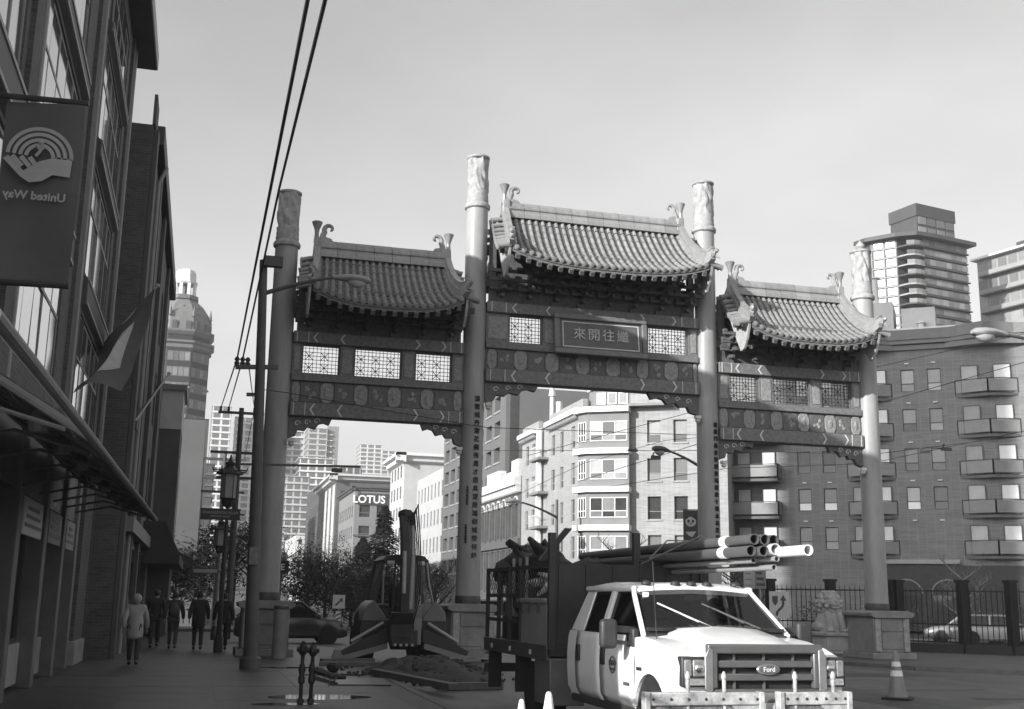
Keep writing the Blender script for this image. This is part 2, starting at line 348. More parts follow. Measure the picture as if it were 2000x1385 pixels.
def lattice(x0, x1, z0, z1, y, parent):
    w = MB(); t = .05
    w.box(x0, x1, y-.06, y+.06, z0, z0+t).box(x0, x1, y-.06, y+.06, z1-t, z1).box(x0, x0+t, y-.06, y+.06, z0+t, z1-t).box(x1-t, x1, y-.06, y+.06, z0+t, z1-t)
    f = w.build('window_frame', BEAM2, parent)
    b = MB(); nx = max(6, round((x1-x0)/.115)); nz = 8; r = .0065
    dx = (x1-x0)/nx; dz = (z1-z0)/nz
    for i in range(1, nx): b.box(x0+i*dx-r, x0+i*dx+r, y-.015, y+.015, z0+dz*(0 if i % 3 else .0)+t, z1-t)
    for j in range(1, nz): b.box(x0+t, x1-t, y-.012, y+.018, z0+j*dz-r, z0+j*dz+r)
    for ci in range(2, nx-1, 4):
        for cj in (2, 5):
            for sx in (-1, 1):
                b.bar((x0+ci*dx-sx*dx, y, z0+cj*dz-dz), (x0+(ci+.0)*dx+sx*dx, y, z0+cj*dz+dz), .011, .02)
    b.build('lattice', LATT, f)
def chevrons(x0, x1, z0, z1, parent, y):
    W = x1-x0; zm = (z0+z1)/2; t = .022
    for fr, s in ((.115, 1), (.27, 1), (.73, -1), (.885, -1)):
        px = x0+W*fr; m = MB()
        m.prism([(px+s*.14, z0+.03), (px+s*.09, z0+.03), (px-s*.025, zm), (px+s*.09, z1-.03), (px+s*.14, z1-.03), (px+s*.025, zm)], 'xz', y-.012, y+.01).build('chevron', LINE, parent)
    for fr in (.02, .085, .915, .98):
        MB().bar((x0+W*fr, y, z0+.02), (x0+W*fr, y, z1-.02), .022, t, (0, 1, 0)).build('trim_strip', LINE, parent)
def bay(xl, xr, zt, wins, cells, first_cart, plaque=None):
    a = zt-.36; b = zt-1.3; c = zt-1.52; d = zt-2.18; e = zt-2.6
    tb = MB().box(xl, xr, Y0-.25, Y0+.25, a, zt).build('top_beam', BEAM, gate, bevel=.03)
    chevrons(xl, xr, a, zt, tb, Y0-.252)
    # posts between the windows
    edges = [xl]+[q for w in wins for q in w]+[xr]
    for k in range(0, len(edges), 2):
        p = MB().box(edges[k], edges[k+1], Y0-.13, Y0+.13, b, a).build('post', BEAM, gate)
        if edges[k+1]-edges[k] > .25: MB().box(edges[k]+.06, edges[k+1]-.06, Y0-.15, Y0-.13, b+.1, a-.1).build('carved_panel', CART, p, bevel=.01)
    for w in wins: lattice(w[0], w[1], b, a, Y0, gate)
    mb_ = MB().box(xl, xr, Y0-.21, Y0+.21, c, b).build('middle_beam', BEAM, gate, bevel=.02)
    MB().box(xl, xr, Y0-.1, Y0+.1, d, c).build('frieze', BEAM2, gate)
    q = first_cart
    for x0, x1 in zip(cells, cells[1:]):
        x0, x1 = max(x0, xl+.02), min(x1, xr-.02); w = x1-x0; xm = (x0+x1)/2; zm = (c+d)/2; h = (c-d)/2-.02
        if q:
            pts = [(-w/2+.02, -h*.55), (-w/4, -h), (w/4, -h), (w/2-.02, -h*.55), (w/2-.02, h*.55), (w/4, h), (-w/4, h), (-w/2+.02, h*.55)]
            o = MB().prism([(xm+u, zm+v) for u, v in pts], 'xz', Y0-.14, Y0-.09).build('cartouche', CART, gate, bevel=.012)
            MB().blob((xm, Y0-.14, zm), (w*.2, .03, h*.5), 8, 6, .2).build('flower_relief', CART, o, True)
        else:
            o = MB().box(x0+.015, x1-.015, Y0-.125, Y0-.09, zm-h, zm+h).build('panel', BEAM2, gate, bevel=.01)
            r = MB()
            for k in range(4): r.blob((xm+rng.uniform(-w*.22, w*.22), Y0-.125, zm+rng.uniform(-h*.5, h*.5)), (w*.12, .025, h*.22), 6, 4, .3)
            r.build('relief', CART, o, True)
        q = not q
    bb = MB().box(xl, xr, Y0-.25, Y0+.25, e, d).build('bottom_beam', BEAM, gate, bevel=.03)
    chevrons(xl, xr, e, d, bb, Y0-.252)
    L = (xr-xl)*.245
    for s, x in ((1, xl), (-1, xr)):
        pts = [(0, 0), (L, 0), (L*.93, -.22), (L*.8, -.16), (L*.7, -.2), (L*.62, -.36), (L*.45, -.3), (L*.38, -.42), (L*.22, -.4), (L*.17, -.58), (0, -.66)]
        k = MB().prism([(x+s*u, e+v) for u, v in pts], 'xz', Y0-.1, Y0+.1).build('corner_bracket', BEAM2, gate, bevel=.01)
        for n in range(3):
            cx, cz, rr = x+s*L*(.2+.22*n), e-.12-.05*(2-n), .1
            MB().tube([(cx+rr*(1-t/14)*math.cos(t*.55), Y0-.105, cz+rr*(1-t/14)*math.sin(t*.55)) for t in range(13)], .016, 5).build('scroll', LINE, k, True)
        sp = MB().box(x+s*.1-.09, x+s*.1+.09, Y0-.34, Y0-.16, e-.8, e-.7); sp.lathe([(.05, 0), (.09, .05), (.09, .1)], (x+s*.1, Y0-.25, e-.92), 10)
        sp.build('spotlight', OFFWHITE, gate)
bay(2.27, 7.56, 9.53, [(2.55, 3.71), (4.13, 5.62), (6.02, 7.2)], [2.22, 2.56, 3.14, 3.57, 4.16, 4.6, 5.18, 5.63, 6.21, 6.65, 7.25, 7.6], True)
bay(8.26, 15.51, 10.96, [(9.01, 10.14), (13.73, 15.19)], [8.3, 8.64, 9.17, 9.64, 10.22, 10.69, 11.23, 11.73, 12.26, 12.78, 13.32, 13.76, 14.29, 14.81, 15.32, 15.5], True)
bay(16.21, 21.51, 9.53, [(16.62, 17.72), (18.2, 19.63), (20.02, 21.19)], [16.22, 16.56, 17.1, 17.55, 18.1, 18.55, 19.1, 19.55, 20.1, 20.55, 21.1, 21.5], True)
# name board over the middle bay, read from right to left
tl = Matrix.Translation((12.0, Y0-.42, 10.02)) @ Matrix.Rotation(R(-7), 4, 'X')
pl = MB().box(-1.4, 1.4, -.03, .05, -.5, .5).xf(tl).build('name_board', mat('board_lacquer', .11, .35, .2, 3), gate)
fr = MB().box(-1.58, 1.58, -.12, .06, .5, .68).box(-1.58, 1.58, -.12, .06, -.68, -.5).box(-1.58, -1.4, -.12, .06, -.5, .5).box(1.4, 1.58, -.12, .06, -.5, .5).xf(tl).build('board_frame', mat('board_frame_paint', .16, .5, .2, 5), pl, bevel=.03)
MB().box(-1.3, 1.3, -.045, -.03, .4, .43).box(-1.3, 1.3, -.045, -.03, -.43, -.4).box(-1.3, -1.27, -.045, -.03, -.4, .4).box(1.27, 1.3, -.045, -.03, -.4, .4).xf(tl).build('border_line', LINE, pl)
for k, ch in enumerate('來開往繼'):
    t = text('character', ch, .43, mat('board_gilt', .5, .45, .15, 6), pl, (0, 0, 0), (0, 0, 0), .02)
    M_ = tl @ Matrix.Translation((-.74+.493*k, -.052, 0)) @ Matrix.Rotation(PI/2, 4, 'X'); M_.translation -= OFF[gate.name]; t.matrix_basis = M_

# -------- roofs
D = 1.9
TL = .31
def tile_mb(L, disc):
    m = MB(); n = 7; ring = []
    for y, r in ((0, .07), (.03, .071), (.045, .066), (L*.8, .064), (L*.82, .06), (L+.02, .06)):
        ring.append([(r*math.cos(PI*k/n), y, r*math.sin(PI*k/n)) for k in range(n+1)])
    m.loft(ring, caps=True, closed=False)
    if disc: m.cyl((0, -.02, .0), (0, .03, .0), .082, .082, 12); m.cyl((0, -.035, .0), (0, -.02, .0), .05, .06, 8)
    return m
MIDTILES = 0
def roof(xa, xb, ze, zr, ncol, nrow, keep, what):
    xc, half = (xa+xb)/2, (xb-xa)/2
    def S(u, v, side=1):
        t = 2*u-1; zb = ze+(zr-ze)*(.5*v+.5*v*v)
        return Vector((xc+t*(half+.22*(1-v)**1.3), Y0-side*D*(1-v), zb+.42*abs(t)**3*(1-v)**1.4))
    rf = MB()
    for side in (1, -1):
        for j in range(nrow):
            rf.grid(lambda u, v, j=j, side=side: S(u, (j+v)/nrow, side)+Vector((0, 0, .045*(1-v))), 26, 1)
            rf.grid(lambda u, v, j=j, side=side: S(u, j/nrow, side)+Vector((0, 0, .045*v)), 26, 1)
        rf.grid(lambda u, v, side=side: S(u, v, side)-Vector((0, 0, .09)), 26, 10)
    rf_o = rf.build('roof', TPAN, gate, label=what)
    L = math.hypot(D, zr-ze)/nrow
    tm = tile_mb(L, False).mesh('tile', TILE, True); te_ = tile_mb(L, True).mesh('eave_tile', TILE, True)
    rest = MB(); tmb, emb = tile_mb(L, False), tile_mb(L, True)
    for side in (1, -1):
        for j in range(nrow):
            for i in range(ncol):
                u = (i+.5)/ncol; p = S(u, j/nrow, side)+Vector((0, 0, .02)); q = S(u, (j+1)/nrow, side)+Vector((0, 0, .02))
                yv = q-p; l = yv.length; yv.normalize(); xv = (S(min(1, u+.02), j/nrow, side)-S(max(0, u-.02), j/nrow, side)).normalized()*side
                zv = xv.cross(yv).normalized(); xv = yv.cross(zv)
                M_ = Matrix(((xv.x, yv.x, zv.x, p.x), (xv.y, yv.y, zv.y, p.y), (xv.z, yv.z, zv.z, p.z), (0, 0, 0, 1)))
                if side == 1 and keep(i, j): inst(te_ if j == 0 else tm, 'tile', rf_o, M=M_)
                else:
                    src = emb if j == 0 else tmb; o = len(rest.v)
                    rest.v += [tuple(M_ @ Vector(v)) for v in src.v]; rest.f += [tuple(k+o for k in f) for f in src.f]
    rest.build('tile_rows', TILE, rf_o, True, kind='stuff')
    # main ridge in blocks
    prof = [(-.2, -.06), (-.2, .08), (-.15, .11), (-.14, .2), (-.18, .24), (-.18, .3), (-.12, .33), (-.11, .4), (-.07, .48), (.07, .48), (.11, .4), (.12, .33), (.18, .3), (.18, .24), (.14, .2), (.15, .11), (.2, .08), (.2, -.06)]
    nb = round((xb-xa)/.55); bl = (xb-xa-.1)/nb
    rm = MB().prism(prof, 'yz', 0, bl-.012).mesh('ridge_block', TILE)
    for k in range(nb): inst(rm, 'ridge_block', rf_o, (xa+.05+k*bl, Y0, zr+.004*rng.uniform(-1, 1)))
    # ornaments at the ends of the ridge
    for s, x in ((1, xa), (-1, xb)):
        MB().prism([(-.13, 0), (.16, 0), (.13, .35), (.1, .55), (-.1, .55)], lambda u, v, d: (x+s*u, d, zr+v), Y0-.16, Y0+.16).build('ridge_end', TILE, rf_o, bevel=.02)
        MB().lathe([(.09, 0), (.08, .12), (.065, .3), (.08, .42), (.15, .6), (.17, .66), (.12, .69)], (x-s*.04, Y0, zr+.42), 10).build('flared_finial', TILE, rf_o, True)
        pts = [(x+s*(.16+.10*t), zr+.45+.22*t) for t in (0, .5, 1)]
        cx, cz = x+s*.36, zr+.88
        sp = [(x+s*.1, Y0, zr+.4), (x+s*.13, Y0, zr+.55), (x+s*.17, Y0, zr+.72)]+[(cx-s*(.19-.016*k)*math.cos(k*.5-.6), Y0, cz+(.19-.016*k)*math.sin(k*.5-.6)) for k in range(11)]
        MB().tube(sp, [.12, .1, .09]+[.085-.005*k for k in range(11)], 8).build('curled_tail', TILE, rf_o, True)
        for kx in (.1, .3): pass
        MB().prism([(.1, .36), (.5, .42), (.42, .56), (.2, .62)], lambda u, v, d: (x+s*u, d, zr+v), Y0-.09, Y0+.09).build('ridge_scroll', TILE, rf_o, bevel=.02)
        # descending ridges, front and back
        u = 0 if s == 1 else 1
        for side in (1, -1):
            pts = [S(u, 1-k/14, side)+Vector((0, 0, .12)) for k in range(15)]
            pts += [pts[-1]+Vector((-s*.03, -side*.08, .03)), pts[-1]+Vector((-s*.06, -side*.15, .09))]
            dr = MB()
            for w, h, dz in ((.24, .24, .03), (.15, .2, .22), (.18, .06, .34)):
                secs = []
                for k, p in enumerate(pts):
                    a = Vector((w/2, 0, 0)); b = Vector((0, 0, h/2)); c = p+Vector((0, 0, dz)); f = 1 if k < 15 else .75
                    secs.append([c-a*f-b*f, c+a*f-b*f, c+a*f+b*f, c-a*f+b*f])
                dr.loft(secs)
            dr.build('descending_ridge', TILE, rf_o, True)
            tp = pts[-1]
            if side == 1:
                bs = MB().blob(tp+Vector((0, 0, .12)), (.08, .11, .12), 8, 6, .15).blob(tp+Vector((-s*.06, -.1, .2)), (.07, .1, .08), 8, 6, .15)
                bs.cyl(tp+Vector((0, .05, .22)), tp+Vector((s*.04, .12, .4)), .04, .01, 6).cyl(tp+Vector((-s*.05, -.1, .02)), tp+Vector((-s*.12, -.22, -.08)), .05, .02, 6)
                bs.build('ridge_beast', TILE, rf_o, True)
        vt = MB().tube([(0, 0, 0), (-.2, 0, -.03), (-.4, 0, -.09)], [.08, .08, .085], 10).cyl((-.4, 0, -.09), (-.43, 0, -.098), .1, .1, 10).mesh('verge_tile', TILE, True)
        for side in (1, -1):
            for j in range(nrow+1):
                p = S(u, (j+.4)/(nrow+1), side)+Vector((-s*.05, 0, .03))
                o = inst(vt, 'verge_tile', rf_o, p, rz=0 if s == 1 else PI)
        # curved gable board with its long pointed tip
        bx = x-s*.3
        up = [(S(u, k/12, 1).y, S(u, k/12, 1).z-.06) for k in range(13)]+[(S(u, 1-k/12, -1).y, S(u, 1-k/12, -1).z-.06) for k in range(1, 13)]
        for sgn in (0,):
            pass
        yf = Y0-D
        poly = up+[(Y0+D-.25, ze-.25), (Y0+D*.55, ze+.1), (Y0+.3, zr-.7), (Y0, zr-.5), (Y0-.3, zr-.7), (Y0-D*.42, ze+.3), (Y0-D*.55, ze-.1), (Y0-D*.66, ze-.42), (Y0-D*.78, ze-.38), (Y0-D*.9, ze-.1), (Y0-D+.1, ze+.12)]
        MB().prism(poly, 'yz', bx-.035, bx+.035).build('gable_board', mat('gable_board_paint', .38, .6, .2, 5), rf_o)
    # eaves: board, rafters, purlin
    for side in (1, -1):
        eb = MB().grid(lambda u, v: S(u, 0, side)+Vector((0, side*.03, -.02-.14*v)), 26, 1).grid(lambda u, v: S(u, 0, side)+Vector((0, side*(.03+.12*v), -.16)), 26, 1)
        eb.build('eave_board', EAVE, rf_o)
    nr = round(ncol*.72); rafm = MB().box(-.065, .065, -.02, 1.5, -.07, .07).mesh('rafter', mat('rafter_paint', .14, .6, .3, 6))
    for side in (1, -1):
        for k in range(nr):
            u = (k+.5)/nr; p = S(u, .015, side)-Vector((0, 0, .27)); q = S(u, .62, side)-Vector((0, 0, .2)); q.x = p.x; yv = (q-p).normalized(); xv = Vector((1, 0, 0))*side; zv = xv.cross(yv)
            inst(rafm, 'rafter', rf_o, M=Matrix(((xv.x, yv.x, zv.x, p.x), (xv.y, yv.y, zv.y, p.y), (xv.z, yv.z, zv.z, p.z), (0, 0, 0, 1))))
    return S
def brackets(xl, xr, zt, ze, zr, n):
    bm_ = MB().box(-.14, .14, -.16, .16, 0, .16)
    for k in range(4):
        z = .16+.2*k; ex = .3+.3*k
        bm_.box(-.05, .05, -ex, ex, z, z+.11)
        for s in (-1, 0, 1):
            y = s*.3*k
            if s == 0 or k > 0:
                w = .3+.09*k; bm_.box(-w, w, y-.045, y+.045, z+.02, z+.12)
                for sx in (-1, 0, 1): bm_.box(sx*(w-.06)-.065, sx*(w-.06)+.065, y-.065, y+.065, z+.12, z+.2)
        bm_.box(-.045, .045, -ex-.14, -ex, z-.03, z+.07)
    me = bm_.mesh('bracket_set', BRK)
    for k in range(n): inst(me, 'bracket_set', gate, (xl+(k+.5)*(xr-xl)/n, Y0, zt+.005))
    MB().box(xl+.55, xr-.55, Y0-.06, Y0+.06, zt+.01, zr-.25).build('back_board', BRK, gate)
    for y in (-1.2, -.6, .6, 1.2): MB().cyl((xl+.12, Y0+y, ze+.42+(.5 if abs(y) < 1 else .05)), (xr-.12, Y0+y, ze+.42+(.5 if abs(y) < 1 else .05)), .1, n=10).build('purlin', BRK, gate, True)
    for x in (xl+.2, xr-.2):
        MB().box(x-.1, x+.1, Y0-.1, Y0+.1, zt, zr-.3).build('short_post', BRK, gate)
        MB().box(x-.3 if x > (xl+xr)/2 else x-.3, x+.3, Y0-.12, Y0+.12, zt+.5, zt+.75).build('tie_beam', BRK, gate)
roof(8.85, 14.97, 11.9, 13.9, 27, 9, lambda i, j: True, 'middle tiled roof raised above the two side roofs')
brackets(8.26, 15.51, 10.96, 11.9, 13.9, 8)
roof(2.85, 6.95, 10.12, 12.0, 20, 9, lambda i, j: j < 2, 'left tiled roof lying in shade')
brackets(2.27, 7.56, 9.53, 10.12, 12.0, 6)
roof(16.85, 20.95, 10.12, 12.0, 20, 9, lambda i, j: False, 'right tiled roof half in sun')
brackets(16.21, 21.51, 9.53, 10.12, 12.0, 6)
# ================================================================ facades
def facade(mb, o, d, W, z0, z1, holes, depth=.16):
    o = Vector(o); d = Vector((d[0], d[1], 0)).normalized(); inn = Vector((-d.y, d.x, 0))   # inward normal
    xs = sorted({0, W, *[h[0] for h in holes], *[h[1] for h in holes]}); zs = sorted({z0, z1, *[h[2] for h in holes], *[h[3] for h in holes]})
    P = lambda s, z, k=0: o+d*s+inn*k+Vector((0, 0, z-o.z))
    for a, b in zip(xs, xs[1:]):
        for c, e in zip(zs, zs[1:]):
            xm, zm = (a+b)/2, (c+e)/2
            if any(h[0] < xm < h[1] and h[2] < zm < h[3] for h in holes): continue
            mb.add([P(a, c), P(b, c), P(b, e), P(a, e)], [(0, 1, 2, 3)])
    for a, b, c, e in [h[:4] for h in holes]:
        mb.add([P(a, c), P(b, c), P(b, e), P(a, e), P(a, c, depth), P(b, c, depth), P(b, e, depth), P(a, e, depth)], [(0,1,5,4), (1,2,6,5), (2,3,7,6), (3,0,4,7)])
    return P
WM = {}
def window_mesh(kind, w, h, fm, gm, bm_):
    key = (kind, round(w, 2), round(h, 2), fm.name, gm.name, bm_.name)
    if key in WM: return WM[key]
    f = MB(); t = .055 if kind != 'grid' else .05; g = .05
    f.box(0, w, -g, g, 0, t).box(0, w, -g, g, h-t, h).box(0, t, -g, g, t, h-t).box(w-t, w, -g, g, t, h-t)
    panes = []
    if kind == 'sash': f.box(t, w-t, -g, g, h*.36-t/2, h*.36+t/2); panes = [(t, w-t, t, h*.36-t/2, gm), (t, w-t, h*.36+t/2, h-t, bm_)]
    elif kind == 'pair': f.box(w/2-t/2, w/2+t/2, -g, g, t, h-t); f.box(t, w/2-t/2, -g, g, h*.5-t/2, h*.5+t/2); f.box(w/2+t/2, w-t, -g, g, h*.5-t/2, h*.5+t/2); panes = [(a, b, c, e, m) for a, b in ((t, w/2-t/2), (w/2+t/2, w-t)) for c, e, m in ((t, h*.5-t/2, gm), (h*.5+t/2, h-t, bm_))]
    elif kind == 'triple':
        for k in (1, 2): f.box(w*k/3-t/2, w*k/3+t/2, -g, g, t, h-t)
        for k in range(3):
            a, b = (t if k == 0 else w*k/3+t/2), (w-t if k == 2 else w*(k+1)/3-t/2); f.box(a, b, -g, g, h*.33-t/2, h*.33+t/2)
            panes += [(a, b, t, h*.33-t/2, gm if k != 1 else bm_), (a, b, h*.33+t/2, h-t, bm_ if k != 1 else gm)]
    else: panes = [(t, w-t, t, h-t, gm)]
    fme = f.mesh('window', fm); pm = [(MB().box(a, b, -.012, .012, c, e).mesh('pane', m)) for a, b, c, e, m in panes]
    WM[key] = (fme, pm); return WM[key]
def window(P, d, hole, kind, parent, fm=None, gm=None, bm_=None, depth=.1, panes=True):
    a, b, c, e = hole[:4]; rz = math.atan2(d[1], d[0])
    fme, pm = window_mesh(kind, b-a, e-c, fm or FRAME, gm or WGLASS, bm_ or WGLASS)
    w = inst(fme, 'window', parent, P(a, c, depth), rz=rz)
    if panes:
        for p in pm: inst(p, 'pane', w) .location = (0, 0, 0)
    return w
def slab(mb, P, a, b, z0, z1, out, inn=0):
    "box running along a facade from s=a to s=b, projecting out"
    v = [P(a, z0, -out), P(b, z0, -out), P(b, z0, inn), P(a, z0, inn), P(a, z1, -out), P(b, z1, -out), P(b, z1, inn), P(a, z1, inn)]
    return mb.add(v, [(0,3,2,1),(4,5,6,7),(0,1,5,4),(1,2,6,5),(2,3,7,6),(3,0,4,7)])

# ================================================================ left side of the street
BRICKD = mat('dark_brick', .1, .85, .25, 1.2, kind='brick', bump=.2, bscale=30)
UPGL = mat('upper_window_glass', .5, .06, .12, .5, metal=.85)
LTRIM = mat('mullion_paint', .3, .55, .15, 3)
SGLASS = mat('shop_glass', .02, .05, .3, 1, spec=.6)
SILL = mat('stall_riser', .3, .7, .35, .9, bump=.1)
XA = -2.65
A = thing('shop_building', 'dark brick shop building on the left with tall gridded windows and a wide eave', 'building', (XA, 9.6, 0), world=True)
dA = (0, 1); WA = 21.7
Yh = lambda a, b, c, e: (a-9.6, b-9.6, c, e)
bays = [(10.4, 14.9), (16.1, 20.9), (24.0, 28.9)]
lev = [(4.9, 7.15), (8.0, 10.3), (10.95, 13.1), (13.6, 15.4)]
holes = [Yh(a, b, c, e) for a, b in bays for c, e in lev]
wm = MB(); P = facade(wm, (XA, 9.6, 0), dA, WA, 4.2, 16.0, holes, .12)
wm.box(XA-12, XA, 9.55, 9.6, 0, 16.6).box(XA-12, XA-.01, 9.6+WA, 9.65+WA, 0, 16.6).box(XA-12, XA-11.9, 9.6, 9.6+WA, 0, 16.6).box(XA-12, XA, 9.6, 9.6+WA, 16.0, 16.1)
wall = wm.build('wall', BRICKD, A)
# gridded windows: frame, mullions, panes
def grid_window(y0, y1, z0, z1, n, m, parent):
    f = MB(); x0, x1 = XA-.09, XA-.035; t = .06; cw = (y1-y0)/n; ch = [0, .62, 1] if m == 2 else [0, 1]
    f.box(x0, x1, y0, y1, z0, z0+t).box(x0, x1, y0, y1, z1-t, z1)
    for k in range(n+1):
        y = min(max(y0+k*cw, y0+t/2), y1-t/2); w = t*.5 if k % 2 else t*.9; f.box(x0, x1+.006, max(y0, y-w/2), min(y1, y+w/2), z0+t, z1-t)
    if m == 2: f.box(x0, x1+.01, y0, y1, z0+(z1-z0)*.62-t/2, z0+(z1-z0)*.62+t/2)
    o = f.build('window', LTRIM, parent)
    pm = {}
    for k in range(n):
        for j in range(len(ch)-1):
            a, b = y0+k*cw+t*.5, y0+(k+1)*cw-t*.5; c, e = z0+(z1-z0)*ch[j]+t*.6, z0+(z1-z0)*ch[j+1]-t*.6
            key = (round(b-a, 2), round(e-c, 2))
            if key not in pm: pm[key] = MB().box(-.01, .01, 0, b-a, 0, e-c).mesh('pane', UPGL)
            p = inst(pm[key], 'pane', o, (XA-.048, a, c)); p.rotation_euler = (0, R(rng.uniform(-.5, .5)), R(rng.uniform(-.6, .6)))
for a, b in bays:
    for c, e in lev: grid_window(a, b, c, e, 5, 2, A)
# projecting spandrels with pale edges, piers, sloped cornices
for a, b in bays:
    for z0, z1 in ((7.2, 7.95), (10.35, 10.9), (13.15, 13.55)):
        s = MB().prism([(XA-.05, z0), (XA+.1, z0+.1), (XA+.1, z1-.1), (XA-.05, z1)], lambda u, v, d: (u, d, v), a-.15, b+.15).build('spandrel', mat('spandrel_panel', .08, .6, .2, 2), A, bevel=.02)
        for z in (z0+.1, z1-.16): MB().box(XA+.09, XA+.12, a-.15, b+.15, z, z+.06).build('edge_trim', LTRIM, s)
for y in (9.8, 15.5, 22.4, 29.9):
    MB().box(XA, XA+.07, y-.35, y+.35, 4.2, 16.0).build('pier', BRICKD, A)
    MB().tube([(XA+.06, y+.42, 4.2), (XA+.06, y+.42, 15.9)], .04, 8).build('downpipe', LTRIM, A, True)
ev = MB().box(XA-.3, -2.13, 9.3, 31.4, 15.9, 16.08).build('eave', mat('eave_soffit', .09, .6, .2, 2), A)
MB().box(-2.16, -2.08, 9.3, 31.4, 15.9, 16.35).build('gutter', LTRIM, ev, bevel=.02)
MB().box(XA-12.2, -2.2, 9.3, 31.4, 16.08, 16.3).build('roof', DARK, A)
# ground floor: recessed shopfronts between pale piers
sf = MB().box(-3.4, -3.3, 9.7, 31.2, .0, 4.2).build('shopfront_wall', DARK, A)
pier_y = [10.2, 13.2, 16.2, 19.3, 22.6, 25.6, 28.2]
for k, y in enumerate(pier_y):
    MB().box(-3.35, -2.72, y-.2, y+.2, 0, 4.1).build('shop_pier', mat('shop_pier_paint', .15, .6, .25, 1.5), A, bevel=.015)
    if k < len(pier_y)-1:
        y1 = pier_y[k+1]
        MB().box(-3.2, -2.95, y+.2, y1-.2, .08, .78).build('stall_riser', SILL, A, bevel=.015)
        f = MB().box(-3.12, -3.02, y+.2, y1-.2, .78, .86).box(-3.12, -3.02, y+.2, y1-.2, 3.1, 3.2)
        ym = (y+y1)/2
        for q in (y+.24, ym, y1-.24): f.box(-3.12, -3.02, q-.04, q+.04, .86, 3.1)
        fo = f.build('shop_window', DFRAME, A)
        for a, b in ((y+.28, ym-.04), (ym+.04, y1-.28)): MB().box(-3.08, -3.06, a, b, .86, 3.1).build('pane', SGLASS, fo)
        MB().box(-3.05, -2.8, y+.2, y1-.2, 3.2, 4.15).build('fascia', mat('fascia_paint', .1, .5, .3, 1.5), A)
        if k >= 3:
            s = MB().box(-2.8, -2.74, y+.5, y1-.5, 2.55+.0, 3.15).build('hanging_sign', [OFFWHITE, GREY, SILL][k % 3], A, bevel=.01)
            l = MB()
            for j in range(3): l.box(-2.735, -2.73, y+.65+.12*j, y1-.65-.2*j, 2.68+.14*j, 2.74+.14*j)
            l.build('sign_lines', DARK, s)
bp = MB().box(-3.3, -2.7, 29.2, 31.3, .55, 4.2).build('brick_panel', BRICKD, A)
MB().box(-3.3, -2.64, 29.1, 31.4, 0, .55).build('base_course', SILL, A, bevel=.02)
# steel and mesh canopy over the pavement
can = thing('street_canopy', 'dark steel canopy sloping out over the left pavement', 'canopy', (-1.9, 17, 3.4), world=True)
CST = mat('canopy_steel', .12, .45, .2, 3, metal=.3)
ce = [(-1.0, 5.6, 2.9), (-.96, 26.0, 3.2)]
MB().tube(ce, .04, 10).build('edge_tube', CST, can, True)
MB().tube([(-2.6, 10.6, 3.95), (-2.6, 26, 4.1)], .05, 8).build('wall_tube', CST, can, True)
CPAN = mat('canopy_panel', .05, .6, .3, 2)
ys = [10.6+k*1.925 for k in range(9)]
for k, y in enumerate(ys):
    zo = 2.9+.3*(y-5.6)/20.4
    MB().tube([(-2.6, y, zo+.95), (-1.0, y, zo)], .04, 8).build('rib', CST, can, True)
    MB().tube([(-2.6, y, zo+.1), (-1.9, y, zo+.25), (-1.2, y, zo+.06)], .022, 6).build('brace', CST, can, True)
    MB().tube([(-2.6, y, zo+2.0), (-1.05, y, zo+.05)], .018, 6).build('tie_rod', CST, can, True)
    MB().lathe([(.09, 0), (.11, .1), (.05, .2)], (-1.5, y+.6, zo+.1), 10).build('downlight', mat('lamp_dark', .1, .4, .2, 4), can, True)
    if k < 8:
        y1 = ys[k+1]
        for q in range(5):
            x0, x1 = -2.55+.31*q, -2.55+.31*q+.29; z = lambda x: zo+.95*(-1.0-x)/1.6+.05
            MB().add([(x0, y+.04, z(x0)), (x1, y+.04, z(x1)), (x1, y1-.04, z(x1)), (x0, y1-.04, z(x0)), (x0, y+.04, z(x0)+.02), (x1, y+.04, z(x1)+.02), (x1, y1-.04, z(x1)+.02), (x0, y1-.04, z(x0)+.02)], [(0,3,2,1),(4,5,6,7),(0,1,5,4),(1,2,6,5),(2,3,7,6),(3,0,4,7)]).build('roof_panel', CPAN, can)
# banner seen from behind, on rods from the wall
ban = thing('street_banner', 'dark hanging banner with a pale hand and rainbow emblem seen from behind', 'banner', (-2.1, 13, 6), world=True)
BANM = mat('banner_cloth', .12, .8, .12, 2); EMB = mat('banner_emblem', .42, .8, .1, 6)
def bcl(u, v): return (-2.53+.83*u+.03*math.sin(3*v), 13+.05*math.sin(3.2*u+2*v)+.035*math.sin(7*v+2*u), 4.93+2.06*v+.02*u)
MB().grid(bcl, 10, 16).grid(lambda u, v: Vector(bcl(u, v))+Vector((0, .012, 0)), 10, 16).build('cloth', BANM, ban, True)
MB().tube([(-2.72, 13.02, 7.03), (-1.66, 13.02, 7.06)], .035, 8).build('top_rod', DSTEEL, ban, True)
MB().tube([(-2.72, 13.02, 4.9), (-1.68, 13.02, 4.92)], .035, 8).build('bottom_rod', DSTEEL, ban, True)
ey = 12.905
for k, r in enumerate((.33, .265, .2, .14)):
    pts = []
    for t in range(17): a = PI*t/16; pts.append((-2.1+r*math.cos(a), ey, 6.32+r*math.sin(a)))
    MB().grid(lambda u, v: (-2.1+(r-.02+.04*v)*math.cos(PI*u*.98), ey, 6.32+(r-.02+.04*v)*math.sin(PI*u*.98)), 20, 1).build('rainbow_stripe', EMB, ban)
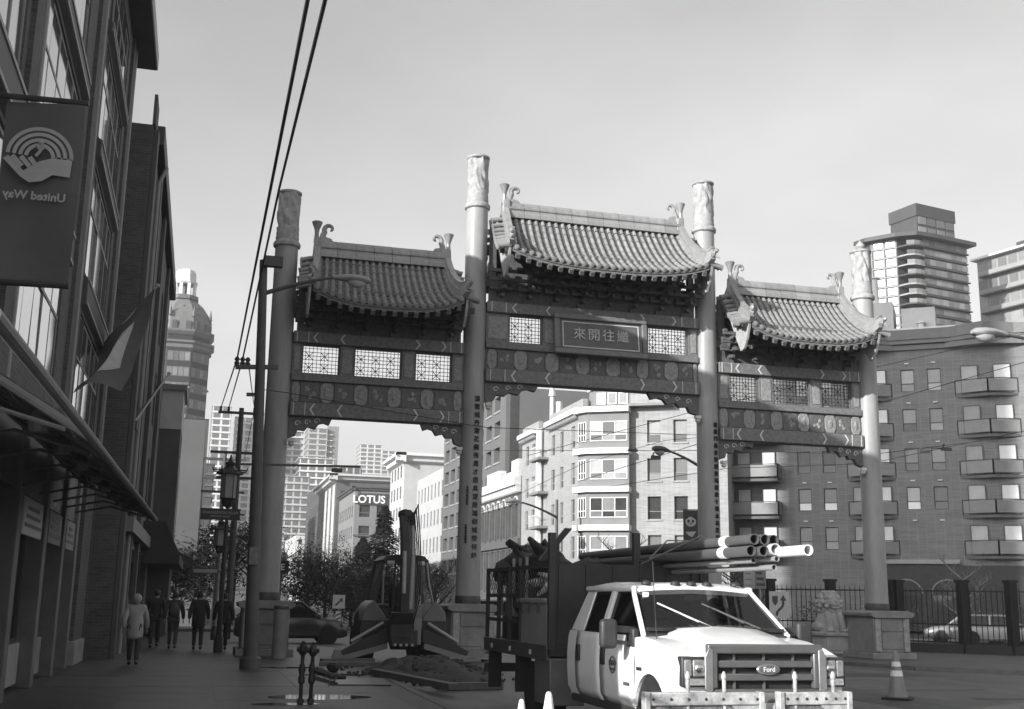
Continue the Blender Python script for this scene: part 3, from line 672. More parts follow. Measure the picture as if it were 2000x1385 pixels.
MB().prism([(-2.47, 6.27), (-2.42, 6.31), (-2.25, 6.15), (-2.1, 6.27), (-1.92, 6.34), (-1.76, 6.33), (-1.77, 6.12), (-1.95, 6.13), (-2.05, 6.05), (-2.18, 6.02), (-2.28, 6.08)], 'xz', ey, ey+.004).build('hand_shape', EMB, ban)
for k in range(3): MB().bar((-2.38+.09*k, ey+.001, 6.31), (-2.27+.08*k, ey+.001, 6.2), .05, .004, (0, 1, 0)).build('finger_stripe', EMB, ban)
MB().tube([(-2.14, ey, 6.33), (-2.1, ey, 6.39), (-2.1, ey, 6.43)], .018, 6).tube([(-2.06, ey, 6.45), (-2.1, ey, 6.39), (-2.14, ey, 6.46)], .018, 6).blob((-2.1, ey, 6.49), .03).build('figure_shape', EMB, ban)
t = text('lettering', 'United Way', .13, EMB, ban, (-2.11, ey, 5.87), (PI/2, 0, 0), .003, sx=-1, bold=.003)
for ch_ in ban.children: ch_.location.x += .09
# neighbour B, standing slightly further out
XB = -2.1
B = thing('brick_building', 'plain dark brick building with a long cornice beyond the gridded shop building', 'building', (XB, 32.2, 0), world=True)
bw_ = MB(); hB = [(s, s+1.3, z, z+2.0) for s in (4.5, 8.5, 12.5, 16.5) for z in (4.6, 7.9, 11.0)]
P = facade(bw_, (XB, 32.2, 0), (0, 1), 20, 0, 14.6, hB, .2); bw_.box(XB-10, XB, 32.15, 32.2, 0, 14.6).box(XB-10, XB-.01, 52.2, 52.25, 0, 14.6).box(XB-10, XB, 32.2, 52.2, 14.5, 14.6).box(XB-10, XB-9.9, 32.2, 52.2, 0, 14.6)
bw_.build('wall', BRICKD, B)
for h in hB: window(P, (0, 1), h, 'sash', B, depth=.12)
MB().box(XB-.6, -1.86, 33.4, 52.3, 14.5, 15.1).build('cornice', mat('cornice_dark', .05, .6, .2, 2), B, bevel=.03)
MB().box(XB-.05, XB+.04, 32.1, 33.2, 14.6, 15.5).build('parapet', BRICKD, B)
for y in (32.5, 36.2, 40.5, 47): MB().box(XB, XB+.14, y-.25, y+.25, 0, 14.5).build('pilaster', mat('pilaster_paint', .09, .7, .2, 2), B, bevel=.02)
MB().tube([(XB+.1, 35, 0), (XB+.1, 35, 13.9), (XB+.3, 35, 14.4)], .06, 8).build('downpipe', LTRIM, B, True)
MB().box(XB, XB+.3, 33.2, 46, 3.3, 3.7).build('shop_fascia', GREY, B)
for y in (34.2, 37.4, 40.6, 43.8): 
    o = MB().box(XB, XB+.06, y, y+1.8, .7, 3.1).build('shop_window', DFRAME, B); MB().box(XB+.06, XB+.07, y+.1, y+1.7, .8, 3.0).build('pane', SGLASS, o)
# flags on slanted staffs
def flag(a, b, drop, label, seed, corners=None):
    a, b = Vector(a), Vector(b); f = thing('wall_flag', label, 'flag', a, group='flags on the left buildings', world=True)
    MB().tube([a, b], [.035, .022], 8).blob(b, .06).build('staff', LTRIM, f, True)
    MB().box(a.x-.05, a.x+.12, a.y-.1, a.y+.1, a.z-.12, a.z+.12).build('bracket', DSTEEL, f)
    def c(u, v):
        if corners:
            A_, B_, C_2, D_ = [Vector(k) for k in corners]; n = noise.noise((u*3+seed, v*2.5, seed)); m = math.sin(PI*v)
            return A_.lerp(B_, u).lerp(D_.lerp(C_2, u), v)+Vector((.12*math.sin(7*u+3*v)*v+.1*n, .35*math.sin(8*u+seed)*v, -.22*m+.15*n*v))
        q = a.lerp(b, .05+.9*u); n = noise.noise((u*3+seed, v*2, seed))
        return q+Vector((-.3*v+.2*n*v, -1.3*v*(1-.6*u)+.3*math.sin(u*9+seed)*v*.5, -drop*v*(1-.45*u)*(.75+.25*n)))
    MB().grid(c, 26, 14).build('cloth', mat('flag_cloth', .08, .85, .2, 3), f, True)
    def m(u, v): return c(.3+.35*u, .15+.5*v)+Vector((.02, -.025, 0))
    MB().grid(m, 8, 6).build('pale_field', mat('flag_pale', .4, .85, .2, 3), f, True)
flag((-2.6, 28.2, 7.25), (-1.5, 29.3, 9.2), 2.1, 'dark draped flag on a slanted staff above the canopy end', 2, (PY(200, 674, 28.3), PY(303, 562, 29.2), PY(246, 758, 26.5), PY(142, 757, 22.3)))
flag((-2.05, 33.2, 6.2), (-1.4, 38.7, 8.7), 1.2, 'furled flag on a long pale staff further along the brick wall', 5)
# further down the left side
C_ = thing('corner_shop', 'low building end with a pale upper panel and a dark boxy awning', 'building', (-1.5, 53, 0), world=True)
a, b = PY(304, 800, 53).x, PY(356, 800, 53).x; zt = PY(330, 762, 53).z; zm = PY(330, 838, 53).z
MB().box(a-9, b, 53, 57, 0, zm).build('wall', mat('dark_render', .1, .8, .2, 1), C_)  # darker than the upper panel
MB().box(a-9, b+.02, 52.96, 57, zm, zt).build('upper_panel', PALE, C_)
MB().box(a-9, b+.15, 52.8, 57.1, zt, zt+.25).build('coping', GREY, C_)
aw = MB().prism([(b-.1, PY(330, 1040, 53).z), (b+.5, 3.1), (b+.5, 2.75), (a-3, 2.75), (a-3, PY(330, 1040, 53).z)], 'xz', 45, 56).build('awning', mat('awning_cloth', .05, .8, .2, 2), C_)
for y in (46.5, 48.5, 50.5, 52.5): MB().bar((b+.45, y, 3.0), (b-.3, y, 4.2), .04).build('awning_strut', DSTEEL, aw)
for k in range(7):
    MB().box(b, b+.03, 53.3+k*.5, 53.6+k*.5, 4.2, 7.6).build('window', BLIND if k % 2 else WGLASS, C_)
def plain_block(name, label, x0, x1, y0, y1, z1, m, holes_side=True, group=None, z0=-1, dense=(3.2, 3.2), front=True, wsz=(1.2, 1.7), top=None, zbase=4.2):
    """rectangular block whose sides face the street (+X or -X) and the camera (-Y)"""
    t = thing(name, label, 'building', ((x0+x1)/2, y0, 0), group=group, world=True)
    w = MB(); zs = []; z = zbase
    while z+wsz[1]+.5 < z1: zs.append(z); z += dense[1]
    side = []; s = 1.2
    right = x0 > 3                       # block on the right side of the street shows its -X face
    L = y1-y0
    while s+wsz[0]+.6 < L: side += [(s, s+wsz[0], zz, zz+wsz[1]) for zz in zs]; s += dense[0]
    if not holes_side: side = []
    if right: Ps = facade(w, (x0, y1, 0), (0, -1), L, z0, z1, side, .2); ds = (0, -1)
    else: Ps = facade(w, (x1, y0, 0), (0, 1), L, z0, z1, side, .2); ds = (0, 1)
    fr = []; s = 1.0
    while front and s+wsz[0]+.5 < x1-x0: fr += [(s, s+wsz[0], zz, zz+wsz[1]) for zz in zs]; s += dense[0]
    Pf = facade(w, (x0, y0, 0), (1, 0), x1-x0, z0, z1, fr, .2)
    ox = x1 if right else x0
    w.box(ox-.02, ox, y0, y1, z0, z1).box(x0, x1, y1-.02, y1, z0, z1).box(x0, x1, y0, y1, z1-.05, z1-.02)
    wo_ = w.build('wall', m, t)
    for h in side: window(Ps, ds, h, 'sash', t, panes=False if y0 > 150 else True, bm_=BLIND if rng.random() < .4 else WGLASS)
    for h in fr: window(Pf, (1, 0), h, 'sash', t, panes=False if y0 > 150 else True, bm_=BLIND if rng.random() < .4 else WGLASS)
    if y0 > 150:
        gl = MB().box(x0+.3 if right else x1-.4, x0+.4 if right else x1-.3, y0+.3, y1-.3, max(z0, 0), z1-.3)
        if front: gl.box(x0+.3, x1-.3, y0+.3, y0+.4, max(z0, 0), z1-.3)
        gl.build('glazing', WGLASS, t)
    return t, Pf, Ps
def cornice(t, x0, x1, y0, y1, z, h, out, m):
    MB().prism([(0, 0), (out*.5, h*.2), (out*.6, h*.6), (out, h*.7), (out, h), (0, h)], lambda u, v, d: (x0-u, d, z+v), y0-out, y1).build('cornice', m, t)
    MB().prism([(0, 0), (out*.5, h*.2), (out*.6, h*.6), (out, h*.7), (out, h), (0, h)], lambda u, v, d: (d, y0-u, z+v), x0-out, x1).build('cornice', m, t)
zz = PY(385, 858, 75).z
plain_block('pale_building', 'pale low building with a blank upper wall down the left side of the street', -9, PY(398, 900, 75).x, 66, 118, zz, mat('grey_side_wall', .13, .85, .15, .3), dense=(4, 3.4))
aw2 = thing('shop_awning', 'long dark awning down the left pavement beyond the corner shop', 'awning', (-1.2, 60, 3), world=True)
MB().prism([(-3, 4.6), (-.3, 3.4), (-.3, 3.0), (-3, 3.0)], 'xz', 60, 112).build('cloth', mat('awning_cloth', .05, .8, .2, 2), aw2)
for y in range(61, 112, 6): MB().bar((-2.9, y, 2.9), (-.35, y, 3.05), .05).build('strut', DSTEEL, aw2)
plain_block('dark_building', 'dark narrow building standing before the domed tower', -14, PY(412, 900, 130).x-.5, 125, 165, PY(385, 830, 130).z, mat('far_dark_brick', .09, .85, .2, .5))
# ================================================================ buildings across the junction, right of the street
PBR = mat('pale_brick', .29, .85, .08, .8, kind='brick')
GREND = mat('grey_render', .2, .8, .1, 1)
a = -32*PI/180; dc = (math.cos(a), math.sin(a)); c0 = (27.71, 83.52)
cb = thing('corner_apartments', 'sunlit pale brick corner block with white banded bay windows', 'building', (27.71, 83.52, 0), world=True)
w = MB(); rows = [14.28, 11.40, 8.55, 5.70]
holes = [(s0, s0+1.02, z-.85, z+.85) for s0 in (4.96, 6.95) for z in rows]
Pc = facade(w, (c0[0], c0[1], 0), dc, 10.9, 0, 16.0, holes, .34)
dl = (0, -1); Ls = 17.5
lh = []
for s0 in (1.3, 3.3, 9.2, 11.6, 14.6): lh += [(s0, s0+.95, z-.85, z+.85) for z in rows]
Pl = facade(w, (c0[0], c0[1]+Ls, 0), dl, Ls, 0, 16.0, lh, .2)
e1 = Pc(10.9, 0); far = Vector((c0[0]+14, c0[1]+Ls, 0))
w.add([e1, e1+Vector((6, 9.6, 0)), far, e1+Vector((0, 0, 16)), e1+Vector((6, 9.6, 16)), far+Vector((0, 0, 16)), (c0[0], c0[1], 16), (c0[0], c0[1]+Ls, 16)], [(0, 1, 4, 3), (1, 2, 5, 4), (6, 3, 4, 5, 7)])
w.build('wall', PBR, cb)
for k, h in enumerate(holes): window(Pc, dc, h, 'sash', cb, GREY, [WGLASS, CURT, WGLASS][k % 3], [BLIND, CURT, WGLASS, CURT][(k*3) % 4], .26)
for k, h in enumerate(lh): window(Pl, dl, h, 'sash', cb, FRAME, WGLASS, CURT if k % 3 else WGLASS, .14)
for h in holes+[]: slab(MB(), Pc, h[0]-.1, h[1]+.1, h[2]-.12, h[2], .08).build('sill', PBR, cb)
# banded bay: narrow side face, wide front face, white slabs
O = lambda s, o, z: Pc(s, z, -o)
bayp = [(-.35, -.6), (-.35, .1), (.55, .75), (3.72, .75), (3.72, -.1)]
bm = MB(); bm.prism(bayp, lambda u, v, d: O(u, v, d), 2.2, 16.2)
bay_o = bm.build('bay_window', GREND, cb)
for zc in [r-1.72 for r in rows]+[rows[0]+1.45]:
    MB().prism([(-.75, -.5), (-.75, .3), (.4, 1.1), (3.75, 1.1), (3.75, -.1)], lambda u, v, d: O(u, v, d), zc, zc+.42).build('white_band', WHITE, bay_o, bevel=.02)
for k, z in enumerate(rows):
    q = lambda s, zz_, kk=0: O(s, .76-kk, zz_)
    window(q, dc, (.75, 3.6, z-.75, z+.75), 'triple', bay_o, WHITE, [WGLASS, CURT, CURT, BLIND][k], [BLIND, BLIND, WGLASS, CURT][k], -.02)
    pA, pB = O(-.33, .14, 0), O(.53, .74, 0); dd = (pB-pA).normalized(); nn = Vector((dd.y, -dd.x, 0))
    q2 = lambda s, zz_, kk=0: pA+dd*s+nn*(.03-kk)+Vector((0, 0, zz_))
    window(q2, dd, (.1, .98, z-.75, z+.75), 'triple', bay_o, WHITE, WGLASS, WGLASS, -.02)
# set-back top storey, railings, cornice along the street
MB().prism([(.3, -.8), (.9, 0), (3.7, 0), (3.7, -3), (.3, -6)], lambda u, v, d: O(u, v, d), 16.2, 17.6).build('penthouse', GREND, cb)
for k in range(3):
    q = lambda s, zz_, kk=0: O(s, .02-kk, zz_); window(q, dc, (1.1+.85*k, 1.8+.85*k, 16.45, 17.35), 'plain', cb, WHITE, BLIND, BLIND, -.02)
MB().prism([(.1, -1), (.8, .3), (3.9, .3), (3.9, -3), (.1, -6)], lambda u, v, d: O(u, v, d), 17.6, 17.75).build('roof_slab', OFFWHITE, cb)
MB().prism([(3.7, 0), (7.2, 0), (7.2, -4), (3.7, -4)], lambda u, v, d: O(u, v, d), 16.0, 18.1).build('upper_wall', PBR, cb)
MB().prism([(3.4, .8), (7.0, .8), (7.0, -1), (3.4, -1)], lambda u, v, d: O(u, v, d), 16.15, 16.35).build('canopy_slab', GREY, cb)
MB().prism([(7.2, -.6), (10.9, -.6), (10.9, -4), (7.2, -4)], lambda u, v, d: O(u, v, d), 16.0, 17.3).build('upper_wall', PBR, cb)
# street side: two pediment cornices with dentils, recessed balconies
for s0, s1 in ((0, 5.2), (8.6, 17.4)):
    cm = MB(); slab(cm, Pl, s0, s1, 15.9, 16.3, .55).build('cornice', OFFWHITE, cb)
    for k in range(int((s1-s0)/.42)):
        slab(MB(), Pl, s0+.1+.42*k, s0+.3+.42*k, 15.6, 15.9, .4).build('dentil', PBR, cb)
    slab(MB(), Pl, s0, s1, 16.3, 17.0, -.02, .4).build('parapet', PBR, cb)
for z in rows:
    o = slab(MB(), Pl, 5.4, 8.4, z-1.0, z-.8, .9).build('balcony', GREND, cb)
    MB().bar(Pl(5.4, z+.1, -.85), Pl(8.4, z+.1, -.85), .06).build('rail', OFFWHITE, o)
    for k in range(13): MB().bar(Pl(5.45+.24*k, z-.8, -.85), Pl(5.45+.24*k, z+.1, -.85), .025).build('baluster', OFFWHITE, o)
    MB().bar(Pl(6.9, z-.8, -.45), Pl(6.9, z+1.8, -.45), .35).build('column', OFFWHITE, o)
    slab(MB(), Pl, 5.6, 8.2, z-.8, z+1.3, -.02, .1).build('balcony_door', CURT, cb)
t_ = MB().cyl(Pl(6.6, 16.2, .8), Pl(6.6, 19.8, .8), .22, .2, 10).cyl(Pl(6.6, 19.0, .8), Pl(6.6, 20.4, .8), .34, .1, 8); t_.cyl(Pl(7.4, 16.2, 1.2), Pl(7.4, 18.4, 1.2), .3, .3, 8).build('chimney', PALE, cb, True)

# ---- right hand brick apartment block
RBR = mat('right_brick', .17, .85, .12, 1, kind='brick')
a = -37*PI/180; dr = (math.cos(a), math.sin(a)); r0 = (40.43, 80.41)
rb = thing('brick_apartments', 'shaded brick apartment block with stacked balconies behind the right column', 'building', (40.43, 80.41, 0), world=True)
w = MB(); rr = [17.55, 14.95, 12.15, 9.3, 6.45]
rr = [18.0, 15.05, 12.15, 9.35, 6.5]
wcol = [3.75, 5.6, 11.45, 13.3]
holes = []
for k, s0 in enumerate(wcol):
    for z in rr: 
        if z < 6.6 and s0 > 10: continue
        holes.append((s0-.48, s0+.48, z-.8, z+.85))
TOP = 21.2
Pr = facade(w, (r0[0], r0[1], 0), dr, 46, 0, TOP, holes, .2)
lh2 = [(.6, 1.5, z-.8, z+.85) for z in rr]
inn = Vector((-dr[1], dr[0], 0)); lp = Vector((r0[0], r0[1], 0))
dl2 = Vector((.62, -.785, 0)); lp0 = lp-dl2*3.2
P2 = facade(w, lp0, dl2, 3.2, 0, TOP, [], .2)
w.add([lp0, lp0+inn*16+Vector((0, 0, 0)), lp0+Vector((0, 0, TOP)), lp0+inn*16+Vector((0, 0, TOP)), Pr(46, 0), Pr(46, TOP), Pr(46, 0, 18), Pr(46, TOP, 18), lp+Vector((0, 0, TOP))], [(0, 1, 3, 2), (4, 6, 7, 5), (2, 3, 7, 5, 8), (1, 6, 7, 3)])
w.build('wall', RBR, rb)
for k, h in enumerate(holes): window(Pr, dr, h, 'sash', rb, DFRAME, [BLIND, WHITE, CURT, BLIND, GREND][(k*7) % 5], [BLIND, CURT, BLIND, WGLASS, BLIND][(k*3) % 5], .14)
for s0 in wcol:
    for z in rr: slab(MB(), Pr, s0-.15, s0+.15, z+1.25, z+1.33, .12).build('wall_lamp', OFFWHITE, rb)
for z0, z1, o_ in ((TOP-.9, TOP-.55, .25), (TOP-.5, TOP-.2, .5), (TOP-.2, TOP+.55, .62)):
    slab(MB(), Pr, 1.6, 46, z0, z1, o_, .3).build('cornice', mat('cornice_brown', .16, .7, .15, 1.5), rb)
slab(MB(), Pr, 9.2, 14.3, 4.7, 5.0, .35).build('string_course', mat('string_stone', .3, .8, .1, 2), rb)
RAILP = mat('balcony_panel', .2, .5, .12, 1.5, rnd=.1); BALC = mat('balcony_slab_paint', .1, .7, .2, 2)
def balcony_stack(s0, s1, sm, out, levels, what, lit=False):
    for z in levels:
        zf = z-1.25
        Q = lambda s, o, zz_: Pr(s, zz_, -o)
        outl = [(s0, 0), (sm, out), (s1, 0)] if sm else [(s0, 0), (s0, out), (s1, out), (s1, 0)]
        sl = MB().prism(outl, lambda u, v, d: Q(u, v, d), zf-.2, zf).build('balcony', BALC, rb)
        for (u0, o0), (u1, o1) in zip(outl, outl[1:]):
            p, q = Q(u0, o0*.96, 0), Q(u1, o1*.96, 0); n = (q-p).length
            if n < .5: continue
            up = Vector((0, 0, 1)); d_ = (q-p).normalized()
            MB().bar(p+d_*.06+up*(zf+.58), q-d_*.06+up*(zf+.58), .04, .86).build('railing_panel', RAILP, sl)
            MB().bar(p+up*(zf+1.08), q+up*(zf+1.08), .07, .06).build('handrail', DFRAME, sl)
            for e in (p, q): MB().bar(e+up*zf, e+up*(zf+1.08), .07).build('railing_post', DFRAME, sl)
        # glazed doors behind
        wd = (s1-s0)
        for k, (f0, f1) in enumerate(((.1, .38), (.62, .9)) if wd > 2.5 else ((.2, .8),)):
            h = (s0+wd*f0, s0+wd*f1, zf+.05, zf+2.15)
            window(lambda s, zz_, kk=0: Pr(s, zz_, kk-.12), dr, h, 'sash', rb, DFRAME, CURT, [BLIND, OFFWHITE][k % 2], .0)
balcony_stack(-1.6, 2.0, .0, 1.5, rr[1:], 'corner')
balcony_stack(6.9, 10.3, 8.6, .8, rr, 'middle')
balcony_stack(14.7, 18.9, 16.9, .75, rr, 'right')
balcony_stack(24, 28.5, 26.2, 1.4, rr, 'far')
for s0, sm, s1 in ((14.2, 16.8, 19.4), (6.6, 8.6, 10.6), (23.6, 26.2, 28.8)):
    for z0, z1, o_ in ((TOP-.92, TOP-.52, 1.0), (TOP-.5, TOP-.22, 1.3), (TOP-.2, TOP+.58, 1.45)):
        MB().prism([(s0, .02), (sm, o_), (s1, .02)], lambda u, v, d: Pr(u, d, -v-.3), z0, z1).build('cornice', MATS['cornice_brown'], rb)
gp = slab(MB(), Pr, 9.3, 46, 0, 4.6, .12).build('ground_floor_panel', mat('dark_ground_floor', .035, .6, .3, 2), rb)
for s0 in (10.6, 13.4, 20, 23):
    pts = [(s0+1.1*math.cos(PI*k/10), 2.6+1.0*math.sin(PI*k/10)) for k in range(11)]
    m_ = MB()
    for (u0, z0), (u1, z1) in zip(pts, pts[1:]): m_.bar(Pr(u0, z0, -.16), Pr(u1, z1, -.16), .1)
    m_.build('arch', GREY, rb); slab(MB(), Pr, s0-1.0, s0+1.0, .4, 2.5, .14).build('shop_window', WGLASS, rb)
# roof plant room, vent pipe, coping seen above the cornice
MB().prism([(8.2, -1.5), (10.6, -1.5), (10.6, -5), (8.2, -5)], lambda u, v, d: Pr(u, d, -v), TOP, TOP+3.3).build('plant_room', PALE, rb)
MB().prism([(11.2, -1.2), (13.6, -1.2), (13.6, -5), (11.2, -5)], lambda u, v, d: Pr(u, d, -v), TOP, TOP+2.6).build('plant_room', PALE, rb)
for s, o, h, r in ((9.3, 2, 5.3, .28), (12.6, .9, 1.3, .22)):
    MB().cyl(Pr(s, TOP+.2, o), Pr(s, TOP+h, o), r, r, 12).cyl(Pr(s, TOP+h, o), Pr(s, TOP+h+.12, o), r*1.6, r*1.5, 12).build('vent_pipe', OFFWHITE, rb, True)
slab(MB(), Pr, 10.6, 15, TOP+.55, TOP+.75, .3, .5).build('coping', OFFWHITE, rb)

# ---- narrow heritage front, dark slab block, others up the street
HER = mat('heritage_front_shade', .1, .85, .25, 1.5, bump=.2); HERL = mat('heritage_cornice', .6, .8, .15, 3)  # front colour darkened to stand for the shade on it
hb_ = thing('heritage_building', 'old ornate building with tall arched windows under a sunlit cornice', 'building', (27.9, 102, 0), world=True)
w = MB(); hs = [(.9+2.15*k, 2.1+2.15*k, z0, z1) for k in range(7) for z0, z1 in ((2.6, 6.3), (7.4, 10.4))]
Ph = facade(w, (27.9, 118, 0), (0, -1), 16, 0, 12.6, hs, .5); w.box(27.92, 40, 101.95, 102, 0, 12.6).box(27.92, 40, 118, 118.05, 0, 12.6).box(27.92, 40, 102, 118, 12.5, 12.6)
w.build('wall', HER, hb_)
for h in hs:
    window(Ph, (0, -1), h, 'sash', hb_, DFRAME, depth=.42)
    if h[2] > 7:
        m_ = MB(); pts = [(h[0]+.6+.68*math.cos(PI*k/8), h[3]+.68*math.sin(PI*k/8)) for k in range(9)]
        for (u0, z0), (u1, z1) in zip(pts, pts[1:]): m_.bar(Ph(u0, z0, -.04), Ph(u1, z1, -.04), .14)
        m_.build('arch', HERL, hb_)
    slab(MB(), Ph, h[0]-.42, h[0]-.12, h[2]-.1, h[3], .18).build('pilaster', HER, hb_)
slab(MB(), Ph, 0, 16, 6.5, 7.2, .25).build('string_course', HER, hb_)
slab(MB(), Ph, 0, 16, 12.0, 12.8, .7).build('cornice', HERL, hb_)
for k in range(26): slab(MB(), Ph, .2+.62*k, .45+.62*k, 11.4, 12.0, .5).build('corbel', HERL, hb_)
slab(MB(), Ph, 4, 9, 12.8, 14.0, .3, .4).build('parapet', HERL, hb_); slab(MB(), Ph, 11, 16, 12.8, 13.4, .3, .4).build('parapet', HERL, hb_)
slab(MB(), Ph, 13.6, 16, 13.4, 14.4, .3, .4).build('parapet', HERL, hb_)
db = thing('slab_block', 'dark grey slab block with a blank end wall above the pale corner block', 'building', (32, 124, 0), world=True)
DB = mat('slab_render', .13, .8, .08, .4)
w = MB(); zt = 25.2; hs = [(1+4.0*k, 3.6+4.0*k, z, z+1.7) for k in range(8) for z in (5, 8, 11, 14, 17, 20, 22.9)]
Pd = facade(w, (32, 158, 0), (0, -1), 34, 0, zt, hs, 1.0); w.box(32, 64, 123.9, 124, 0, zt).box(32, 64, 158, 158.1, 0, zt).box(32.02, 64, 124, 158, zt-.1, zt)
w.build('wall', DB, db)
MB().box(32.5, 33.5, 123.86, 123.9, 0, zt).build('corner_strip', mat('slab_dark_strip', .05, .6, .2, 1), db)
for k, h in enumerate(hs):
    window(Pd, (0, -1), h, 'pair', db, FRAME, WGLASS, CURT, .85, panes=False)
    slab(MB(), Pd, h[0]-.1, h[1]+.1, h[2]-.2, h[2], .1).build('window_ledge', FRAME, db)
    slab(MB(), Pd, h[0]+.06, h[1]-.06, h[2]+.06, h[3]-.06, -.88, .95).build('pane', WGLASS, db)
lit, Pf, Ps = plain_block('rendered_block', 'pale rendered block with its top half in sun beside the dark slab block', 32.3, 48, 158, 180, PY(850, 912, 160).z, mat('sun_render', .42, .85, .08, .5), dense=(2.6, 3.9), wsz=(1.0, 2.2), front=False)
cor, Pf, Ps = plain_block('corniced_block', 'tall narrow block with a bracketed cornice and a blank pale end wall', 33, 50, 197, 212, PY(800, 902, 200).z, mat('corniced_render', .45, .85, .08, .5), dense=(3.2, 3.6), wsz=(1.6, 2.2), front=False)
cornice(cor, 33, 50, 197, 212, PY(800, 902, 200).z-.6, 1.7, 1.6, OFFWHITE)
zl = PY(695, 955, 240).z; xl_ = PY(692, 1000, 240).x
lot, Pf, Ps = plain_block('hotel', 'grey hotel with its name LOTUS on a dark band under the cornice', xl_, xl_+22, 240, 268, zl, mat('hotel_render', .2, .85, .1, .6), dense=(3.6, 4.3), wsz=(2.3, 2.6), zbase=5)
cornice(lot, xl_, xl_+22, 240, 268, zl-.4, .9, .7, mat('hotel_cornice', .08, .7, .2, 1))
zb0, zb1 = PY(695, 978, 240).z, PY(695, 960, 240).z
sb = MB().box(xl_+.6, xl_+22, 239.7, 240, PY(700, 985, 240).z, PY(700, 963, 240).z).build('name_band', mat('sign_band', .05, .6, .2, 2), lot)
text('lettering', 'LOTUS', 2.2, WHITE, lot, (PY(721, 975, 239.6).x, 239.62, PY(721, 976, 239.6).z), (PI/2, 0, 0), .06, bold=.05)
for z in (9.5, 14.0): MB().box(xl_-.1, xl_+22, 239.8, 240, z, z+.35).build('string_course', mat('hotel_trim', .1, .7, .2, 1), lot)
p1, _, _ = plain_block('brick_hotel', 'dark brick building with a pale cornice next to the grey hotel', PY(655, 1000, 275).x, 52, 275, 318, PY(655, 935, 275).z, mat('dark_street_brick', .1, .85, .2, .6), dense=(3.4, 4), wsz=(1.5, 2.2))
cornice(p1, PY(655, 1000, 275).x, 52, 275, 318, PY(655, 935, 275).z-.5, 1.6, 1.8, PALE)
for k in range(3): MB().box(PY(655, 1000, 275).x-.06, PY(655, 1000, 275).x, 278+9*k, 283+9*k, 3, PY(655, 935, 275).z-1).build('pale_bay', PALE, p1)
plain_block('far_brick_block', 'dark far block with a stepped top at the end of the right hand row', PY(628, 1000, 330).x, 52, 330, 380, PY(628, 938, 330).z, mat('far_street_brick', .07, .85, .2, .6), dense=(4, 4))
plain_block('chimney_block', 'plain mid grey blank tower rising behind the brick hotel', PY(652, 1000, 345).x, PY(678, 1000, 345).x, 345, 352, PY(660, 920, 345).z, mat('blank_grey', .16, .85, .1, .4), holes_side=False, front=False)
plain_block('low_pale_house', 'small pale building at the far end of the street', PY(580, 1000, 392).x, PY(608, 1000, 392).x, 392, 440, PY(590, 1046, 392).z, OFFWHITE, dense=(3.5, 3.6), z0=-2)
# ================================================================ towers
def tower(name, label, x0, x1, Y, zt, m, depth=22, fl=3.0, bayw=3.2, ang=0, z0=0, group=None, slabs=True, wm=None, slab_m=None, out=.35, win=True, side='L'):
    t = thing(name, label, 'tower', (x0, Y, 0), R(ang), group); W = x1-x0
    MB().box(0, W, 0, depth, z0, zt).build('core', m, t)
    n = max(1, int((zt-max(z0, 2))/fl)); nb = max(2, round(W/bayw)); bw_ = W/nb
    nd = max(2, round(depth/bayw)); bd = depth/nd
    gm = wm or WGLASS
    if win:
        wme = MB().box(.12*bw_, .88*bw_, -.06, .0, .55, fl-.45).mesh('window', gm); wsd = MB().box(-.06, 0, .12*bd, .88*bd, .55, fl-.45).mesh('window', gm)
        for j in range(n):
            z = zt-fl*(j+1)
            if z < 8: break
            for i in range(nb): inst(wme, 'window', t, (i*bw_, 0, z))
            if side:
                for i in range(nd):
                    o = inst(wsd, 'window', t, (0 if side == 'L' else W+.06, i*bd, z))
    if slabs:
        sm = MB().box(-out, W+out, -out, depth+out, 0, .3).mesh('floor_slab', slab_m or m)
        for j in range(n+1): 
            if zt-fl*j-.3 > 6: inst(sm, 'floor_slab', t, (0, 0, zt-fl*j-.3))
    return t
TWG = mat('tower_pale', .42, .5, .08, .2); TWW = mat('tower_white', .6, .6, .08, .2); TWGL = mat('tower_pale_glass', .12, .08, .3, .15, spec=.6)
def tw(name, label, px0, px1, py, Y, m, **k):
    a, b = PY(px0, py, Y), PY(px1, py, Y); return tower(name, label, a.x, b.x, Y, (a.z+b.z)/2, m, **k)
t1 = tw('glass_tower', 'tall pale glass tower seen under the left bay with balconies up its right side', 603, 640, 836, 620, TWG, wm=TWGL, bayw=4.5)
W1 = t1.children[0].dimensions.x
bx = MB().box(0, 1, 0, 14, 0, 1).mesh('balcony', TWW)
a_, b_ = PY(640, 836, 622), PY(663, 836, 622)
MB().box(W1+.4, W1+(b_.x-a_.x), 2, 20, 0, a_.z+1).build('side_wing', GREND, t1)
for k in range(20): 
    o = inst(bx, 'balcony', t1, (W1, 1, a_.z-4-3.1*k)); o.scale = (3.0, .5, .5)
t2 = tw('round_tower', 'pale round balconied tower left of the glass tower', 556, 590, 842, 560, TWW, wm=TWGL, bayw=4, out=1.0)
tw('low_tower', 'broad pale balconied tower standing in front of the glass tower', 586, 652, 895, 520, TWW, wm=TWGL, bayw=3.6, out=.7)
tw('lower_tower', 'lower pale balconied tower at the foot of the tower group', 560, 604, 930, 490, TWG, wm=TWGL, bayw=3.6, out=.6)
tw('far_tower', 'very pale square tower far off in the middle of the left bay', 704, 746, 868, 820, TWW, wm=TWGL, bayw=5)
tw('far_tower', 'very pale far tower partly hidden by the square tower', 746, 772, 880, 860, TWW, wm=TWGL, bayw=6)
tw('office_block', 'pale office block with bands of windows over the hotel', 664, 704, 912, 450, TWG, ang=-8, bayw=3, fl=3.6, depth=40)
